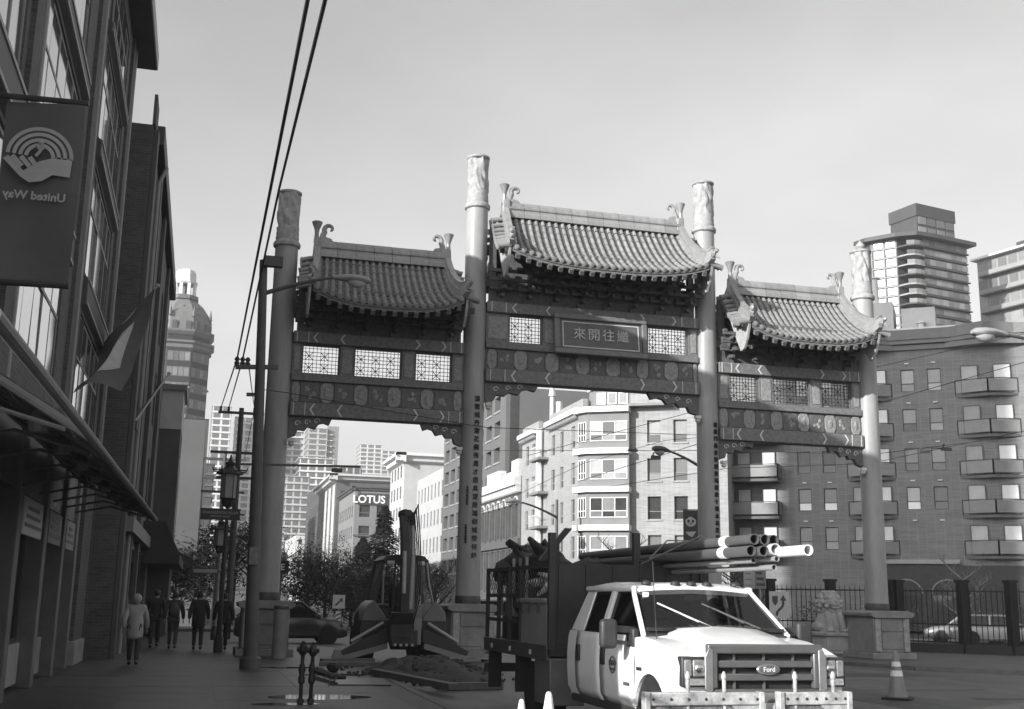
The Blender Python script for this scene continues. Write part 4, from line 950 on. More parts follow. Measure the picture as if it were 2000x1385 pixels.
tw('white_block', 'low white blank block above the hotel roof', 726, 775, 930, 420, OFFWHITE, win=False, fl=6)
tw('white_tower', 'bright far tower behind the wires left of the pole', 416, 452, 792, 520, TWW, wm=TWGL, bayw=4)
tw('white_tower', 'second bright far tower between the pole and the left column', 462, 512, 815, 540, TWW, wm=TWGL, bayw=4, out=.6)
tw('dark_tower', 'dark slender block low down left of the utility pole', 398, 418, 905, 330, mat('dark_tower_wall', .1, .8, .2, .4), bayw=3)
# ---- old domed newspaper tower
dt = thing('domed_tower', 'old brick tower with a pale copper dome and arched lantern', 'tower', (PY(362, 560, 287).x, 287, 0))
ST = mat('dome_copper', .15, .6, .2, .8); STB = mat('tower_brick', .022, .85, .2, .6); STT = mat('tower_terracotta', .13, .8, .2, 1)
zf = lambda py: PY(366, py, 281).z
r8 = 7.5; ro = PI/8
sh = MB().lathe([(r8, 0), (r8, zf(662)-1)], n=8, rot=ro).build('shaft', STB, dt)
MB().lathe([(r8, 0), (r8+.5, .4), (r8+.5, 1.2), (r8+1.1, 1.6), (r8+1.1, 2.1), (r8, 2.3)], (0, 0, zf(684)), 8, ro).build('cornice', STT, dt)
MB().lathe([(r8-.2, 0), (r8+.3, .3), (r8+.9, 1.0), (r8+.9, 1.5), (r8-.3, 1.7)], (0, 0, zf(657)), 8, ro).build('cornice', STT, dt)
MB().lathe([(r8-.2, zf(684)), (r8-.2, zf(655))], n=8, rot=ro).build('attic', STB, dt)
MB().lathe([(r8-.1, zf(650)), (r8-.3, zf(632)), (r8-.8, zf(610)), (r8-2.4, zf(592)), (r8-4.6, zf(577)), (3.2, zf(572))], n=8, rot=ro).build('dome', ST, dt)
for k in range(8):
    a = k*PI/4+0; d_ = Vector((math.cos(a), math.sin(a), 0)); t_ = Vector((-d_.y, d_.x, 0)); rr_ = r8*math.cos(PI/8)
    for zc in (zf(642),):
        for s in (-2.2, 1.0):
            o = MB().box(0, 1.2, -.1, .3, 0, 2.4).build('dormer_window', DARK, dt); o.location = d_*(rr_-.0)+t_*s+Vector((0, 0, zc-.6)); o.rotation_euler = (0, 0, a+PI/2)
    o = MB().lathe([(.1, -.3), (.9, -.3), (1.0, 0), (.8, .5), (.1, .8)], n=10).build('round_dormer', STT, dt); o.location = d_*(rr_-2.6)+Vector((0, 0, zf(598)))
    o = MB().cyl((0, 0, 0), (0, 0, 2.6), .5, .08, 6).build('pinnacle', STT, dt); o.location = Vector((math.cos(a+ro), math.sin(a+ro), 0))*(r8-.4)+Vector((0, 0, zf(618)))
wme = MB().box(-.55, .55, -.12, .1, 0, 1.9).mesh('window', CURT); wfr = MB().box(-.75, .75, -.06, .1, -.2, 2.1).mesh('window_frame', STT)
for k in range(4, 8):
    a = k*PI/4; d_ = Vector((math.cos(a), math.sin(a), 0)); t_ = Vector((-d_.y, d_.x, 0)); rr_ = r8*math.cos(PI/8)
    for j in range(14):
        for s in (-1.9, -.68, .68, 1.9):
            z = zf(705)-3.75*j
            if z < 8: continue
            f_ = inst(wfr, 'window', dt, d_*rr_+t_*s+Vector((0, 0, z)), rz=a+PI/2); p_ = inst(wme, 'pane', f_)
    o = MB().box(-3.2, 3.2, -.25, .1, 0, .5).build('ledge', STT, dt); o.location = d_*rr_+Vector((0, 0, zf(760))); o.rotation_euler = (0, 0, a+PI/2)
MB().lathe([(3.6, zf(577)), (3.6, zf(570)), (3.0, zf(568))], n=8, rot=ro).build('lantern_base', STT, dt)
for k in range(8):
    a = k*PI/4+ro; p = Vector((2.45*math.cos(a), 2.45*math.sin(a), 0)); MB().bar(p+Vector((0, 0, zf(570))), p+Vector((0, 0, zf(543))), .8).build('lantern_post', OFFWHITE, dt)
MB().lathe([(1.1, zf(570)), (1.1, zf(540))], n=8).build('lantern_core', STT, dt)
MB().lathe([(2.9, zf(545)), (3.1, zf(542)), (2.7, zf(538)), (2.6, zf(524)), (2.2, zf(518)), (1.4, zf(515)), (.2, zf(512))], n=8, rot=ro).build('lantern_cap', OFFWHITE, dt)
# ---- high rises over the right apartments
RT_ = thing('high_rise', 'dark glass high rise with a flat oversailing roof and rounded corner balconies', 'tower', (PY(1802, 470, 170).x, 170, 0), R(12))
HG = mat('high_rise_wall', .06, .5, .15, .3); HS = mat('high_rise_slab', .06, .6, .15, .3); HP = mat('high_rise_pale', .28, .6, .1, .5); HGL = mat('high_rise_glass', .2, .25, .3, .2, spec=.6, rnd=.5)
zr_ = PY(1790, 462, 170).z; Wt = 10.6; fl = (PY(1790, 485, 170).z-PY(1790, 600, 170).z)/6.1
MB().box(0, Wt, 0, 9, 20, zr_).build('core', HG, RT_)
MB().prism([(-3.6, 2.6), (-5.9, 6.6), (-5.9, 8.5), (0, 8.9), (0, 2.6)], 'xy', 20, zr_).build('side_core', HG, RT_)
dg_ = Vector((-2.3, 4.0, 0)).normalized(); pg_ = Vector((-3.6, 2.6, 0)); ng_ = Vector((-dg_.y, dg_.x, 0))*1; ng_ = ng_ if ng_.x < 0 else -ng_
wme = MB().box(.1, 1.5, -.05, 0, .35, fl-.35).mesh('window', HGL)
n = 13
for j in range(n):
    z = zr_-fl*(j+1)
    for i in range(8): inst(wme, 'window', RT_, (i*Wt/8, 0, z))
    MB().box(-.1, Wt+.15, -.25 if j % 3 else -.5, 0, z-.12, z+.1).build('floor_slab', HS, RT_)
    ba = MB().prism([(0, -.3), (-1.2, -.5), (-2.4, -.3), (-3.3, .6), (-3.6, 2.0), (-3.6, 3), (0, 3)], 'xy', z-.15, z+.12).build('balcony', HP if j % 3 else HS, RT_)
    MB().prism([(-.05, -.2), (-1.2, -.4), (-2.3, -.2), (-3.2, .6), (-3.25, .65), (-2.3, -.12), (-1.2, -.32), (-.05, -.12)], 'xy', z+.12, z+.9).build('railing', HGL, ba)
    for i in range(2):
        pass
    for i in range(2):
        p_ = pg_+dg_*(.3+2.1*i)+ng_*.04; MB().bar(p_+Vector((0, 0, z+fl/2)), p_+dg_*1.6+Vector((0, 0, z+fl/2)), .06, fl-.6).build('window', HGL, RT_)
    MB().bar(pg_+ng_*.08+Vector((0, 0, z)), pg_+dg_*4.6+ng_*.08+Vector((0, 0, z)), .2, .2).build('floor_slab', HP, RT_)
for x in (.1, 2.2, 4.4): MB().bar(pg_+dg_*x+ng_*.12+Vector((0, 0, 24)), pg_+dg_*x+ng_*.12+Vector((0, 0, zr_-fl)), .22).build('fin', HP, RT_)
MB().prism([(-7.2, 6.6), (-4.9, 1.6), (-2.4, -1.0), (1, -1.4), (Wt+1.2, -1.4), (Wt+1.2, 9.6), (-7.2, 9.4)], 'xy', zr_-.2, zr_+.5).build('roof_slab', HS, RT_)
zc = PY(1835, 402, 172).z
pc = MB().box(1.2, Wt-.1, 2.2, 8.5, zr_+.5, zc).build('roof_storey', HG, RT_)
MB().box(1.0, Wt+.1, 2.0, 8.7, zc-2.2, zc+.1).build('roof_band', HS, RT_)
for i in range(4):
    for j in range(2): MB().box(1.5+2.3*i, 3.4+2.3*i, 2.1, 2.2, zr_+1+2.4*j, zr_+2.9+2.4*j).build('window', HGL, RT_)
HR2 = thing('high_rise', 'pale high rise with long bands of balconies at the right edge', 'tower', (PY(1910, 540, 185).x, 185, 0), R(-76))
z2 = PY(1912, 512, 185).z; fl2 = (PY(1950, 570, 185).z-PY(1950, 605, 185).z)*1.0
MB().box(0, 40, 0, 16, 20, z2).build('core', HP, HR2)
wme = MB().box(.15, 2.0, -.05, 0, .5, fl2-.5).mesh('window', HGL)
for j in range(10):
    z = z2-fl2*(j+1)
    for i in range(14): inst(wme, 'window', HR2, (i*2.3, 0, z))
    b_ = MB().box(1.2, 40, -1.3, 0, z-.12, z+.12).build('balcony', HS, HR2); MB().box(1.2, 40, -1.3, -1.24, z+.12, z+.95).build('railing', HP, b_)
MB().box(-.6, 40, -1.2, 16.5, z2, z2+.4).build('roof_slab', OFFWHITE, HR2)
MB().box(6, 30, 4, 14, z2+.4, z2+3).build('roof_storey', HG, HR2)
# unseen tower added off to the left to cast shadow over the right hand apartments
st_ = tower('shade_tower', 'unseen tower added behind the left shops to shade the right hand apartments', -62, -45, 11.5, 75, TWG, depth=7.5, side=None)
# ================================================================ poles, wires, lamps
POLE = mat('pole_paint', .08, .5, .25, 1.5, bump=.05); WIRE = mat('cable_black', .02, .6, .1, 3)
def cobra(t, base, head, rise, m=POLE, hm=None, s=1.0):
    b, h = Vector(base), Vector(head); L = (h-b)
    pts = [b+L*k+Vector((0, 0, rise*math.sin(k*PI/2*1.0)-rise*k)) for k in [i/9 for i in range(10)]]
    MB().tube(pts, [.06*s-.025*s*k/9 for k in range(10)], 8).build('lamp_arm', m, t, True)
    d = Vector((L.x, L.y, 0)).normalized(); sd = Vector((-d.y, d.x, 0)); up = Vector((0, 0, 1))
    secs = []
    for u, w, hh, dz in ((-.05, .05, .05, 0), (.1, .09, .07, .01), (.35, .17, .1, .01), (.6, .19, .11, 0), (.8, .15, .09, -.01), (.9, .05, .04, -.02)):
        c = h+d*u*s+up*dz
        secs.append([c+sd*w*s*math.cos(2*PI*k/12)+up*hh*s*math.sin(2*PI*k/12) for k in range(12)])
    hd = MB().loft(secs).build('lamp_head', hm or mat('lamp_head_paint', .3, .45, .15, 5), t, True)
    secs = []
    for q, zz_ in ((1, -.03), (.9, -.12), (.55, -.19), (.1, -.22)):
        c = h+d*.55*s+up*zz_*s
        secs.append([c+d*.26*s*q*math.cos(2*PI*k/12)+sd*.15*s*q*math.sin(2*PI*k/12) for k in range(12)])
    MB().loft(secs).build('lens', mat('lamp_lens', .45, .25, .1, 5), hd, True)
pole = thing('street_light_pole', 'tall dark tapered pole on the left pavement with a lamp arm and crossarm', 'street lamp', (1.28, 27.9, 0), world=True)
MB().tube([(1.28, 27.9, 0), (1.2, 27.9, 3), (1.1, 27.9, 6.5), (1.0, 27.9, 9.7)], [.165, .14, .12, .095], 16).build('pole', POLE, pole, True)
MB().lathe([(.24, 0), (.24, .25), (.18, .3), (.17, .5)], (1.28, 27.9, 0), 16).build('pole_base', POLE, pole, True)
cobra(pole, (1.02, 27.9, 8.85), (2.75, 27.9, 9.42), .25)
MB().bar((.5, 27.9, 7.0), (1.5, 27.9, 7.06), .1, .1).build('crossarm', POLE, pole)
MB().bar((.75, 27.9, 4.68), (3.6, 27.9, 4.75), .05).build('lower_arm', POLE, pole)
MB().bar((.8, 27.9, 6.35), (1.1, 27.9, 6.36), .08).build('crossarm', POLE, pole)
for x in (.53, .66, .78): MB().lathe([(.03, 0), (.07, .04), (.04, .1), (.07, .14), (.03, .2)], (x, 27.9, 7.05), 8).build('insulator', DARK, pole, True)
MB().box(1.1, 1.3, 27.68, 27.75, 2.35, 2.75).build('notice', mat('notice_paper', .2, .7, .3, 5), pole)
MB().box(1.0, 1.45, 27.6, 27.8, 9.5, 9.75).build('camera_box', DARK, pole)
up2 = thing('utility_pole', 'thin dark utility pole beyond the lamp pole carrying the wires', 'utility pole', (1.2, 47, 0), world=True)
MB().tube([(1.2, 47, 0), (1.2, 47, 9.0)], [.15, .1], 10).build('pole', POLE, up2, True)
for z, w in ((8.8, .9), (7.2, 1.1), (6.2, .8)): MB().bar((1.2-w, 47, z), (1.2+w, 47, z), .1).build('crossarm', POLE, up2)
for x in (.4, .7, 1.7): MB().lathe([(.03, 0), (.06, .05), (.04, .1), (.06, .14), (.02, .2)], (x, 47, 8.85), 8).build('insulator', DARK, up2, True)
up3 = thing('utility_pole', 'further short utility pole with three crossarms low behind the lantern', 'utility pole', (.9, 62, 0), world=True)
MB().tube([(.9, 62, 0), (.9, 62, 9.0)], [.15, .1], 10).build('pole', POLE, up3, True)
for z in (8.6, 7.6, 6.9): MB().bar((-.2, 62, z), (2.0, 62, z), .12).build('crossarm', POLE, up3)
def wire(label, pts, r=.012, sag=0.0, group=None):
    P_ = []
    for p, q in zip(pts, pts[1:]):
        p, q = Vector(p), Vector(q); n = 12
        for k in range(n): P_.append(p.lerp(q, k/n)-Vector((0, 0, sag*4*(k/n)*(1-k/n))))
    P_.append(Vector(pts[-1])); o = MB().tube(P_, r, 6).build('overhead_wire', WIRE, None, True); return tag(o, label, 'wire', group)
a_ = PY(600, 5, 9); b_ = PY(634, 5, 9)
def ext(a, b, k): a, b = Vector(a), Vector(b); return a+(a-b)*k
w1 = (.53, 27.9, 7.22); w2 = (.66, 27.9, 7.22)
wire('left of the two thick overhead cables running up from the pole crossarm', [ext(a_, w1, .7), a_, w1, (.4, 47, 9.0)], .019)
wire('right of the two thick overhead cables running up from the pole crossarm', [ext(b_, w2, .7), b_, PY(545, 370, 18), w2, (.7, 47, 9.0)], .019)
wire('thin wires running on from the pole between the lantern lamps and tower', [(.78, 27.9, 7.2), (1.7, 47, 9.0), (1.9, 62, 8.7)], .015)
wire('thin wire fixed across the face of the left bay', [PY(506, 760, 27.9), PY(566, 768, 34.4), PY(715, 795, 34.4), PY(905, 828, 34.4), PY(950, 835, 34.4), PY(1370, 850, 40)], .012)
wire('upper thin span wire crossing before the right apartments', [PY(1030, 890, 60), PY(1370, 800, 45), PY(1720, 715, 40), PY(2010, 650, 36)], .014)
wire('lower thin span wire crossing before the right apartments', [PY(1130, 940, 60), PY(1380, 862, 45), PY(1690, 795, 40), PY(2010, 705, 36)], .014)
wire('trolley wire hanging low across the brick apartments with clamps', [PY(900, 880, 70), PY(1230, 880, 56), PY(1420, 880, 50), PY(1700, 888, 46), PY(2010, 850, 40)], .016)
wire('second trolley wire hanging low across the brick apartments', [PY(1130, 960, 70), PY(1420, 915, 52), PY(1700, 905, 46), PY(2010, 840, 40)], .016)
wire('thin guy wire crossing the corner block from column to column', [PY(940, 1000, 62), PY(1140, 905, 58), PY(1300, 860, 52), PY(1420, 850, 50)], .012)
for k, (x, y, Y) in enumerate(((1236, 880, 56), (1281, 893, 54), (1805, 882, 44.6), (1848, 878, 43.6))):
    c = PY(x, y, Y); o = MB().box(c.x-.25, c.x+.25, c.y-.05, c.y+.05, c.z-.06, c.z+.08).cyl((c.x-.15, c.y, c.z+.08), (c.x-.1, c.y, c.z+.25), .05, .03, 8).build('wire_clamp', DARK)
    tag(o, 'dark clamp on the trolley wires, %s' % ['left one before the corner block', 'right one before the corner block', 'left one before the brick apartments', 'right one before the brick apartments'][k], 'clamp', 'trolley wire clamps')
# street lamps on the right
L1 = thing('street_lamp', 'street lamp with a long arm reaching in from the right edge', 'street lamp', (26, 26.9, 0), world=True)
MB().tube([(26, 26.9, -.1), (26, 26.9, 8.9)], [.14, .09], 12).build('pole', POLE, L1, True)
cobra(L1, (26, 26.9, 8.3), (21.1, 26.6, 9.08), .5, hm=mat('lamp_head_pale', .3, .4, .15, 5), s=1.25)
L2 = thing('street_lamp', 'street lamp arching left from behind the third column', 'street lamp', (25.6, 55.8, 0), world=True)
MB().tube([(25.6, 55.8, -.1), (25.6, 55.8, 8.6)], [.14, .09], 12).build('pole', POLE, L2, True); cobra(L2, (25.6, 55.8, 8.3), (22.1, 53.2, 9.05), .5, s=1.5, hm=DARK)
L3 = thing('street_lamp', 'street lamp arching left before the heritage building', 'street lamp', (25.2, 82, 0), world=True)
MB().tube([(25.2, 82, -.1), (25.2, 82, 9.0)], [.16, .1], 12).build('pole', POLE, L3, True); cobra(L3, (25.2, 82, 7.7), (21.7, 79.6, 8.5), .5, s=1.7)
def panda(t, c, w, h, ax):
    "flat banner print: a round pale face with dark eyes and ears"
    MB().box(-w/2, w/2, -.015, .015, -h/2, h/2).build('cloth', mat('panda_banner_cloth', .05, .8, .2, 2), t)
    WP = mat('banner_print_pale', .4, .8, .1, 4); f = MB()
    def disc(u, v, r, d, rz=1.0, n=14): return MB().prism([(u+r*math.cos(2*PI*k/n), v+r*rz*math.sin(2*PI*k/n)) for k in range(n)], 'xz', d-.004, d)
    disc(0, h*.13, w*.36, -.016, .9).build('face_print', WP, t)
    for s in (-1, 1):
        disc(s*w*.27, h*.13+w*.3, w*.11, -.0165).build('ear_print', BLACK, t); disc(s*w*.15, h*.13+w*.03, w*.085, -.021, 1.3).build('eye_print', BLACK, t)
    disc(0, h*.13-w*.13, w*.06, -.021).build('nose_print', BLACK, t)
    MB().prism([(-w*.38, -h*.2), (w*.36, -h*.18), (w*.1, -h*.36), (-w*.1, -h*.33)], 'xz', -.02, -.016).build('pale_print', WP, t)
for nm, px, py, Y, w, h, lab in (('panda_banner', 1349, 1027, 56, .78, 1.6, 'dark panda banner hanging left of the third column'), ('panda_banner', 1040, 1081, 80, .85, 1.4, 'dark panda banner low by the street lamp before the heritage building')):
    c = PY(px, py, Y); t = thing(nm, lab, 'banner', c, R(-10)); panda(t, c, w, h, None)
    MB().bar((-w/2, 0, h/2+.03), (w/2+.45, 0, h/2+.03), .04).build('rod', DSTEEL, t); MB().bar((w/2+.45, 0, -c.z), (w/2+.45, 0, h/2+.3), .1).build('pole', DSTEEL, t)
# ornamental lantern lamps and street name plates on the left pavement
def lantern(label, x, y, z, h=1.0, pole_m=None):
    t = thing('lantern_lamp', label, 'street lamp', (x, y, 0), world=True); m = mat('lantern_iron', .04, .5, .2, 3)
    MB().tube([(x, y, 0), (x, y, z-.25)], [.09, .05], 10).build('post', pole_m or m, t, True)
    MB().lathe([(.14, 0), (.14, .4), (.1, .5)], (x, y, 0), 10).build('post_base', m, t, True)
    b = MB().lathe([(.05, -.3), (.16, -.22), (.2, -.1), (.17, -.06), (.26, -.02), (.26, .0)], (x, y, z), 6).build('base_ring', m, t)
    MB().lathe([(.22, 0), (.235, h*.62)], (x, y, z), 6).build('lantern_glass', mat('lantern_glass', .36, .4, .1, 3), t)
    for k in range(6):
        a = k*PI/3; MB().bar((x+.235*math.cos(a), y+.235*math.sin(a), z), (x+.245*math.cos(a), y+.245*math.sin(a), z+h*.62), .025).build('glazing_bar', m, t)
    MB().lathe([(.42, h*.62), (.4, h*.66), (.22, h*.76), (.12, h*.84), (.16, h*.92), (.05, h*1.0), (.02, h*1.15)], (x, y, z), 6).build('lantern_roof', m, t)
    for k in range(6):
        a = k*PI/3; MB().tube([(x+.3*math.cos(a), y+.3*math.sin(a), z+h*.7), (x+.46*math.cos(a), y+.46*math.sin(a), z+h*.68), (x+.52*math.cos(a), y+.52*math.sin(a), z+h*.8)], .022, 5).build('roof_scroll', m, t, True)
    MB().bar((x-.5, y, z+h*.74), (x+.5, y, z+h*.74), .04).build('cross_bar', m, t)
    return t
lantern('nearer hexagonal lantern lamp above the dark street name plate', .7, 36, 4.52, 1.15)
lantern('further hexagonal lantern lamp on a pale post behind the name plate', .72, 46, 3.5, .95, mat('pale_post', .22, .5, .2, 3))
def plate(label, c, w, h, words, m, mt, small=None):
    t = thing('street_sign', label, 'sign', c); MB().box(-w/2, w/2, -.02, .02, -h/2, h/2).build('plate', m, t, bevel=.008)
    MB().box(-w/2-.02, w/2+.02, -.015, .025, h/2, h/2+.04).build('frame', DSTEEL, t); MB().box(-w/2-.02, w/2+.02, -.015, .025, -h/2-.04, -h/2).build('frame', DSTEEL, t)
    if words: text('lettering', words, h*.42, mt, t, (0, -.022, h*.17 if small else 0), (PI/2, 0, 0), .002, bold=.003)
    if small: text('lettering', small, h*.3, mt, t, (0, -.022, -h*.25), (PI/2, 0, 0), .002, bold=.002)
    MB().bar((w/2, 0, 0), (w/2+.14, .0, 0), .05).build('bracket', DSTEEL, t)
plate('dark street name plate reading GUANGZHOU ALLEY under the nearer lantern', (.5, 35.85, 4.02), 1.15, .26, 'GUANGZHOU ALLEY', mat('plate_dark', .045, .5, .15, 3), mat('plate_letter', .3, .6, .1, 3), 'CANTON ALLEY')
plate('small pale street name plate low by the further lantern post', (.24, 45.9, 2.54), .88, .13, '', mat('plate_pale', .35, .5, .15, 3), DARK)
# ================================================================ things on the left pavement
bo = thing('bollard', 'pale concrete bollard before the left column', 'bollard', (2.24, 32.6, 0))
MB().lathe([(.19, 0), (.2, .05), (.195, 1.28), (.2, 1.3)], n=28).build('post', mat('bollard_concrete', .26, .75, .15, 3, bump=.15), bo, True); MB().lathe([(.2, 1.3), (.21, 1.33), (.2, 1.4), (.12, 1.42)], n=28).build('cap', DARK, bo, True)
st = thing('standpipe', 'pair of dark upright water pipes with valves and hose arm in the pavement', 'standpipe', (1.80, 19.4, 0))
PIPE = mat('standpipe_iron', .022, .45, .35, 6, bump=.2)
for x, h in ((-.09, .92), (.07, .9)):
    MB().tube([(x, 0, 0), (x, 0, h-.2)], .032, 10).build('riser', PIPE, st, True)
    MB().lathe([(.032, 0), (.055, .03), (.055, .1), (.04, .14), (.06, .22), (.045, .3), (.032, .32)], (x, 0, .28), 12).build('valve', PIPE, st, True)
    MB().lathe([(.06, 0), (.05, .05), (.035, .06)], (x, 0, 0), 12).build('foot', PIPE, st, True)
    hd_ = MB().blob((x, 0, h-.1), (.075, .075, .1), 10, 8, .12).cyl((x-.1, 0, h-.1), (x+.1, 0, h-.1), .035, n=8).cyl((x, 0, h-.05), (x, 0, h+.03), .03, n=6)
    hd_.build('head', PIPE, st, True)
arm = MB().tube([(.1, 0, .5), (.22, -.02, .47), (.4, 0, .4), (.62, .05, .38)], [.05, .06, .05, .03], 8).build('hose_arm', PIPE, st, True)
for k in range(5): MB().tube([(.14+.07*k, -.05, .46+.08*math.cos(k)-.02*k), (.2+.07*k, 0, .52-.03*k), (.3+.07*k, .04, .45-.02*k)], .02, 6).build('hose_coil', mat('hose_grey', .12, .5, .3, 8), st, True)
MB().prism([(.1, .42), (.5, .3), (.46, .26), (.12, .34)], 'xz', -.05, .05).build('bracket', PIPE, st)
o = MB().prism([(2.52, 22.9), (3.72, 22.8), (3.85, 24.7), (2.9, 24.8)], 'xy', .004, .03).build('steel_plate', mat('road_plate', .045, .4, .35, 3, bump=.1)); tag(o, 'flat dark steel road plate lying on the pavement', 'steel plate')
for k, (p, q, w, h, lab) in enumerate((((3.0, 29.4, .05), (5.2, 29.3, .05), .22, .1, 'long pale plank lying behind the steel plate'), ((3.85, 26.0, .08), (4.75, 21.9, .05), .2, .12, 'slanted timber plank at the edge of the dirt'), ((4.7, 23.2, -.03), (6.1, 23.6, -.05), .2, .14, 'short dark timber lying right of the slanted plank'), ((3.2, 31.0, .05), (4.6, 31.2, .05), .25, .1, 'flat board under the left stabiliser foot'))):
    o = MB().bar(p, q, w, h).build('timber_plank', mat('wet_timber', .1, .6, .35, 4, stretch=(1, 5, 1), bump=.2), bevel=.008); tag(o, lab, 'plank')
heap('dirt_heap', 5.4, 27.6, 1.55, 2.4, .42, 'dark heap of dug earth before the digger', seed=3)
heap('dirt_heap', 4.6, 27.3, .9, 1.5, .35, 'low spill of earth left of the dug heap', seed=8)
o = MB().blob((3.05, 26.9, .1), (.14, .12, .11), 10, 6, .2).build('rubber_cap', BLACK, None, True); tag(o, 'small dark rubber cap on the pavement by the plate', 'cap')
rub = MB()
for k in range(150):
    a = rng.uniform(0, 2*PI); q = rng.gauss(1.0, .22); s_ = rng.uniform(.02, .085)
    rub.blob((5.3+1.75*q*math.cos(a), 27.4+2.6*q*math.sin(a), -.1+s_*.4 if 5.3+1.75*q*math.cos(a) > 4.1 else .02), (s_, s_*rng.uniform(.6, 1.2), s_*.7), 5, 4, .25)
for k in range(110):
    a = rng.uniform(0, 2*PI); q = rng.random()**.5*.85; s_ = rng.uniform(.04, .11)
    rub.blob((5.4+1.5*q*math.cos(a), 27.6+2.3*q*math.sin(a), -.1+.42*(1-q**1.6)), (s_, s_*rng.uniform(.6, 1.2), s_*.7), 5, 4, .3)
o = rub.build('rubble', DIRT); o['kind'] = 'stuff'
# wet patches
pd = MB()
for cx, cy, rx, ry in ((2.1, 20.3, .8, .5), (1.4, 19.0, .5, .25), (3.0, 26.0, .7, .3), (2.0, 28.6, .8, .3)):
    pd.add([(cx+rx*math.cos(2*PI*k/20)*(1+.25*noise.noise((k*.7, cx, cy))), cy+ry*math.sin(2*PI*k/20)*(1+.25*noise.noise((k*.5, cy, cx))), .009) for k in range(20)], [tuple(range(20))])
o = pd.build('puddle', mat('puddle_water', .015, .05, .1, 1, spec=.6)); o['kind'] = 'structure'
# ================================================================ cones
CONEM = mat('cone_rubber', .22, .55, .15, 5); CONEW = mat('cone_white', .75, .5, .08, 5)
def cone(label, loc, h, m, band, cat='traffic cone', group='traffic cones'):
    t = thing('traffic_cone', label, cat, loc, rng.uniform(0, 1.5), group); r0, r1 = h*.21, h*.045
    MB().box(-h*.3, h*.3, -h*.3, h*.3, 0, h*.05).build('base', BLACK, t, bevel=.02)
    R_ = lambda z: r0+(r1-r0)*z/h
    MB().lathe([(R_(0), h*.05)]+[(R_(z*h), z*h) for z in (.2, .4, .6, .8, .97)]+[(r1*.6, h), (r1*.3, h)], n=24).build('body', m, t, True)
    for a, b in band: MB().lathe([(R_(a*h)+.004, a*h), (R_(b*h)+.004, b*h)], n=24).build('reflective_band', CONEW, t, True)
cone('tall grey traffic cone with pale bands standing on the right of the road', (13.45, 20.85, -.12), .92, CONEM, ((.48, .6), (.68, .78)))
cone('white cone tip nearest the truck door at the bottom edge', (3.83, 12.7, -.0), .67, CONEW, ())
cone('white cone tip at the bottom edge, left of the other white cone', (3.63, 13.1, 0), .56, CONEW, ())
# ================================================================ signs behind the truck
ks = thing('road_sign', 'square white keep right sign with a curved arrow past a shield', 'sign', (18.9, 36, 0))
MB().box(-.37, .37, -.015, .015, 1.22, 2.1).build('plate', mat('sign_white', .5, .5, .1, 3), ks, bevel=.01); MB().bar((0, .04, 0), (0, .04, 2.05), .06).build('post', STEEL, ks)
MB().prism([(-.26, 1.95), (-.06, 1.95), (-.06, 1.75), (-.16, 1.62), (-.26, 1.75)], 'xz', -.02, -.016).build('shield_mark', DARK, ks)
am = MB(); pts = [(-.12, 1.3), (-.08, 1.45), (.05, 1.55), (.13, 1.65), (.14, 1.8)]
for (u0, z0), (u1, z1) in zip(pts, pts[1:]): am.bar((u0, -.019, z0), (u1, -.019, z1), .085, .006, (0, 1, 0))
am.prism([(.02, 1.8), (.26, 1.8), (.14, 1.99)], 'xz', -.022, -.016); am.build('arrow_mark', DARK, ks)
for k, (px, w, lab) in enumerate(((1463, .42, 'left pale notice board above the truck roof with faint lines'), (1485, .42, 'right notice board with dark bars beside the pale one'))):
    c = PY(px, 1128, 38); t = thing('notice_board', lab, 'sign', (c.x, 38, 0)); zt = PY(px, 1106, 38).z; zb = PY(px, 1150, 38).z
    MB().box(-w/2, w/2, -.02, .02, zb, zt).build('board', mat(['notice_pale', 'notice_grey'][k], [.4, .24][k], .6, .15, 3), t); MB().bar((0, .05, 0), (0, .05, zt), .06).build('post', STEEL, t)
    for j in range(3): MB().box(-w*.4, w*.4-.05*j, -.024, -.02, zb+.1+.2*j, zb+(.14 if k == 0 else .19)+.2*j).build('print_line', GREY if k == 0 else DARK, t)
# ================================================================ guardian lion
ln = thing('stone_lion', 'stone guardian lion with a curled mane on a plinth left of the right column', 'statue', (22.0, 38.2, 0))
LST = mat('lion_stone', .42, .8, .25, 3, bump=.35)
MB().box(-.62, .62, -.8, .8, 0, .12).box(-.5, .5, -.68, .68, .12, .62).box(-.6, .6, -.78, .78, .62, .74).build('plinth', LST, ln, bevel=.02)
bd = MB().loft([[(rx*math.cos(2*PI*k/16), y+ry*.0+ry*math.sin(2*PI*k/16), z) for k in range(16)] for rx, ry, y, z in ((.44, .55, .05, .74), (.46, .55, .08, .95), (.42, .45, .05, 1.2), (.36, .36, -.02, 1.45), (.34, .32, -.08, 1.62))])
for s in (-1, 1): bd.tube([(s*.22, -.3, 1.4), (s*.25, -.48, 1.05), (s*.25, -.52, .8)], [.14, .12, .12], 10).blob((s*.25, -.6, .8), (.13, .2, .09)).blob((s*.38, .1, .92), (.16, .36, .2))
bd.build('body', LST, ln, True)
mn = MB()
for j in range(5):
    for k in range(10):
        a = 2*PI*k/10+j*.3; r = [.36, .41, .4, .33, .2][j]; mn.blob((r*math.cos(a), -.02+r*.9*math.sin(a), 1.5+.15*j), (.11, .11, .1), 7, 5, .1)
mn.build('mane', LST, ln, True)
hd_ = MB().blob((0, -.14, 1.82), (.3, .3, .32), 14, 10).blob((0, -.42, 1.74), (.2, .14, .13), 10, 8).blob((0, -.5, 1.83), (.09, .08, .07)).blob((-.13, -.38, 1.93), (.07, .06, .06)).blob((.13, -.38, 1.93), (.07, .06, .06)).box(-.16, .16, -.5, -.3, 1.58, 1.64)
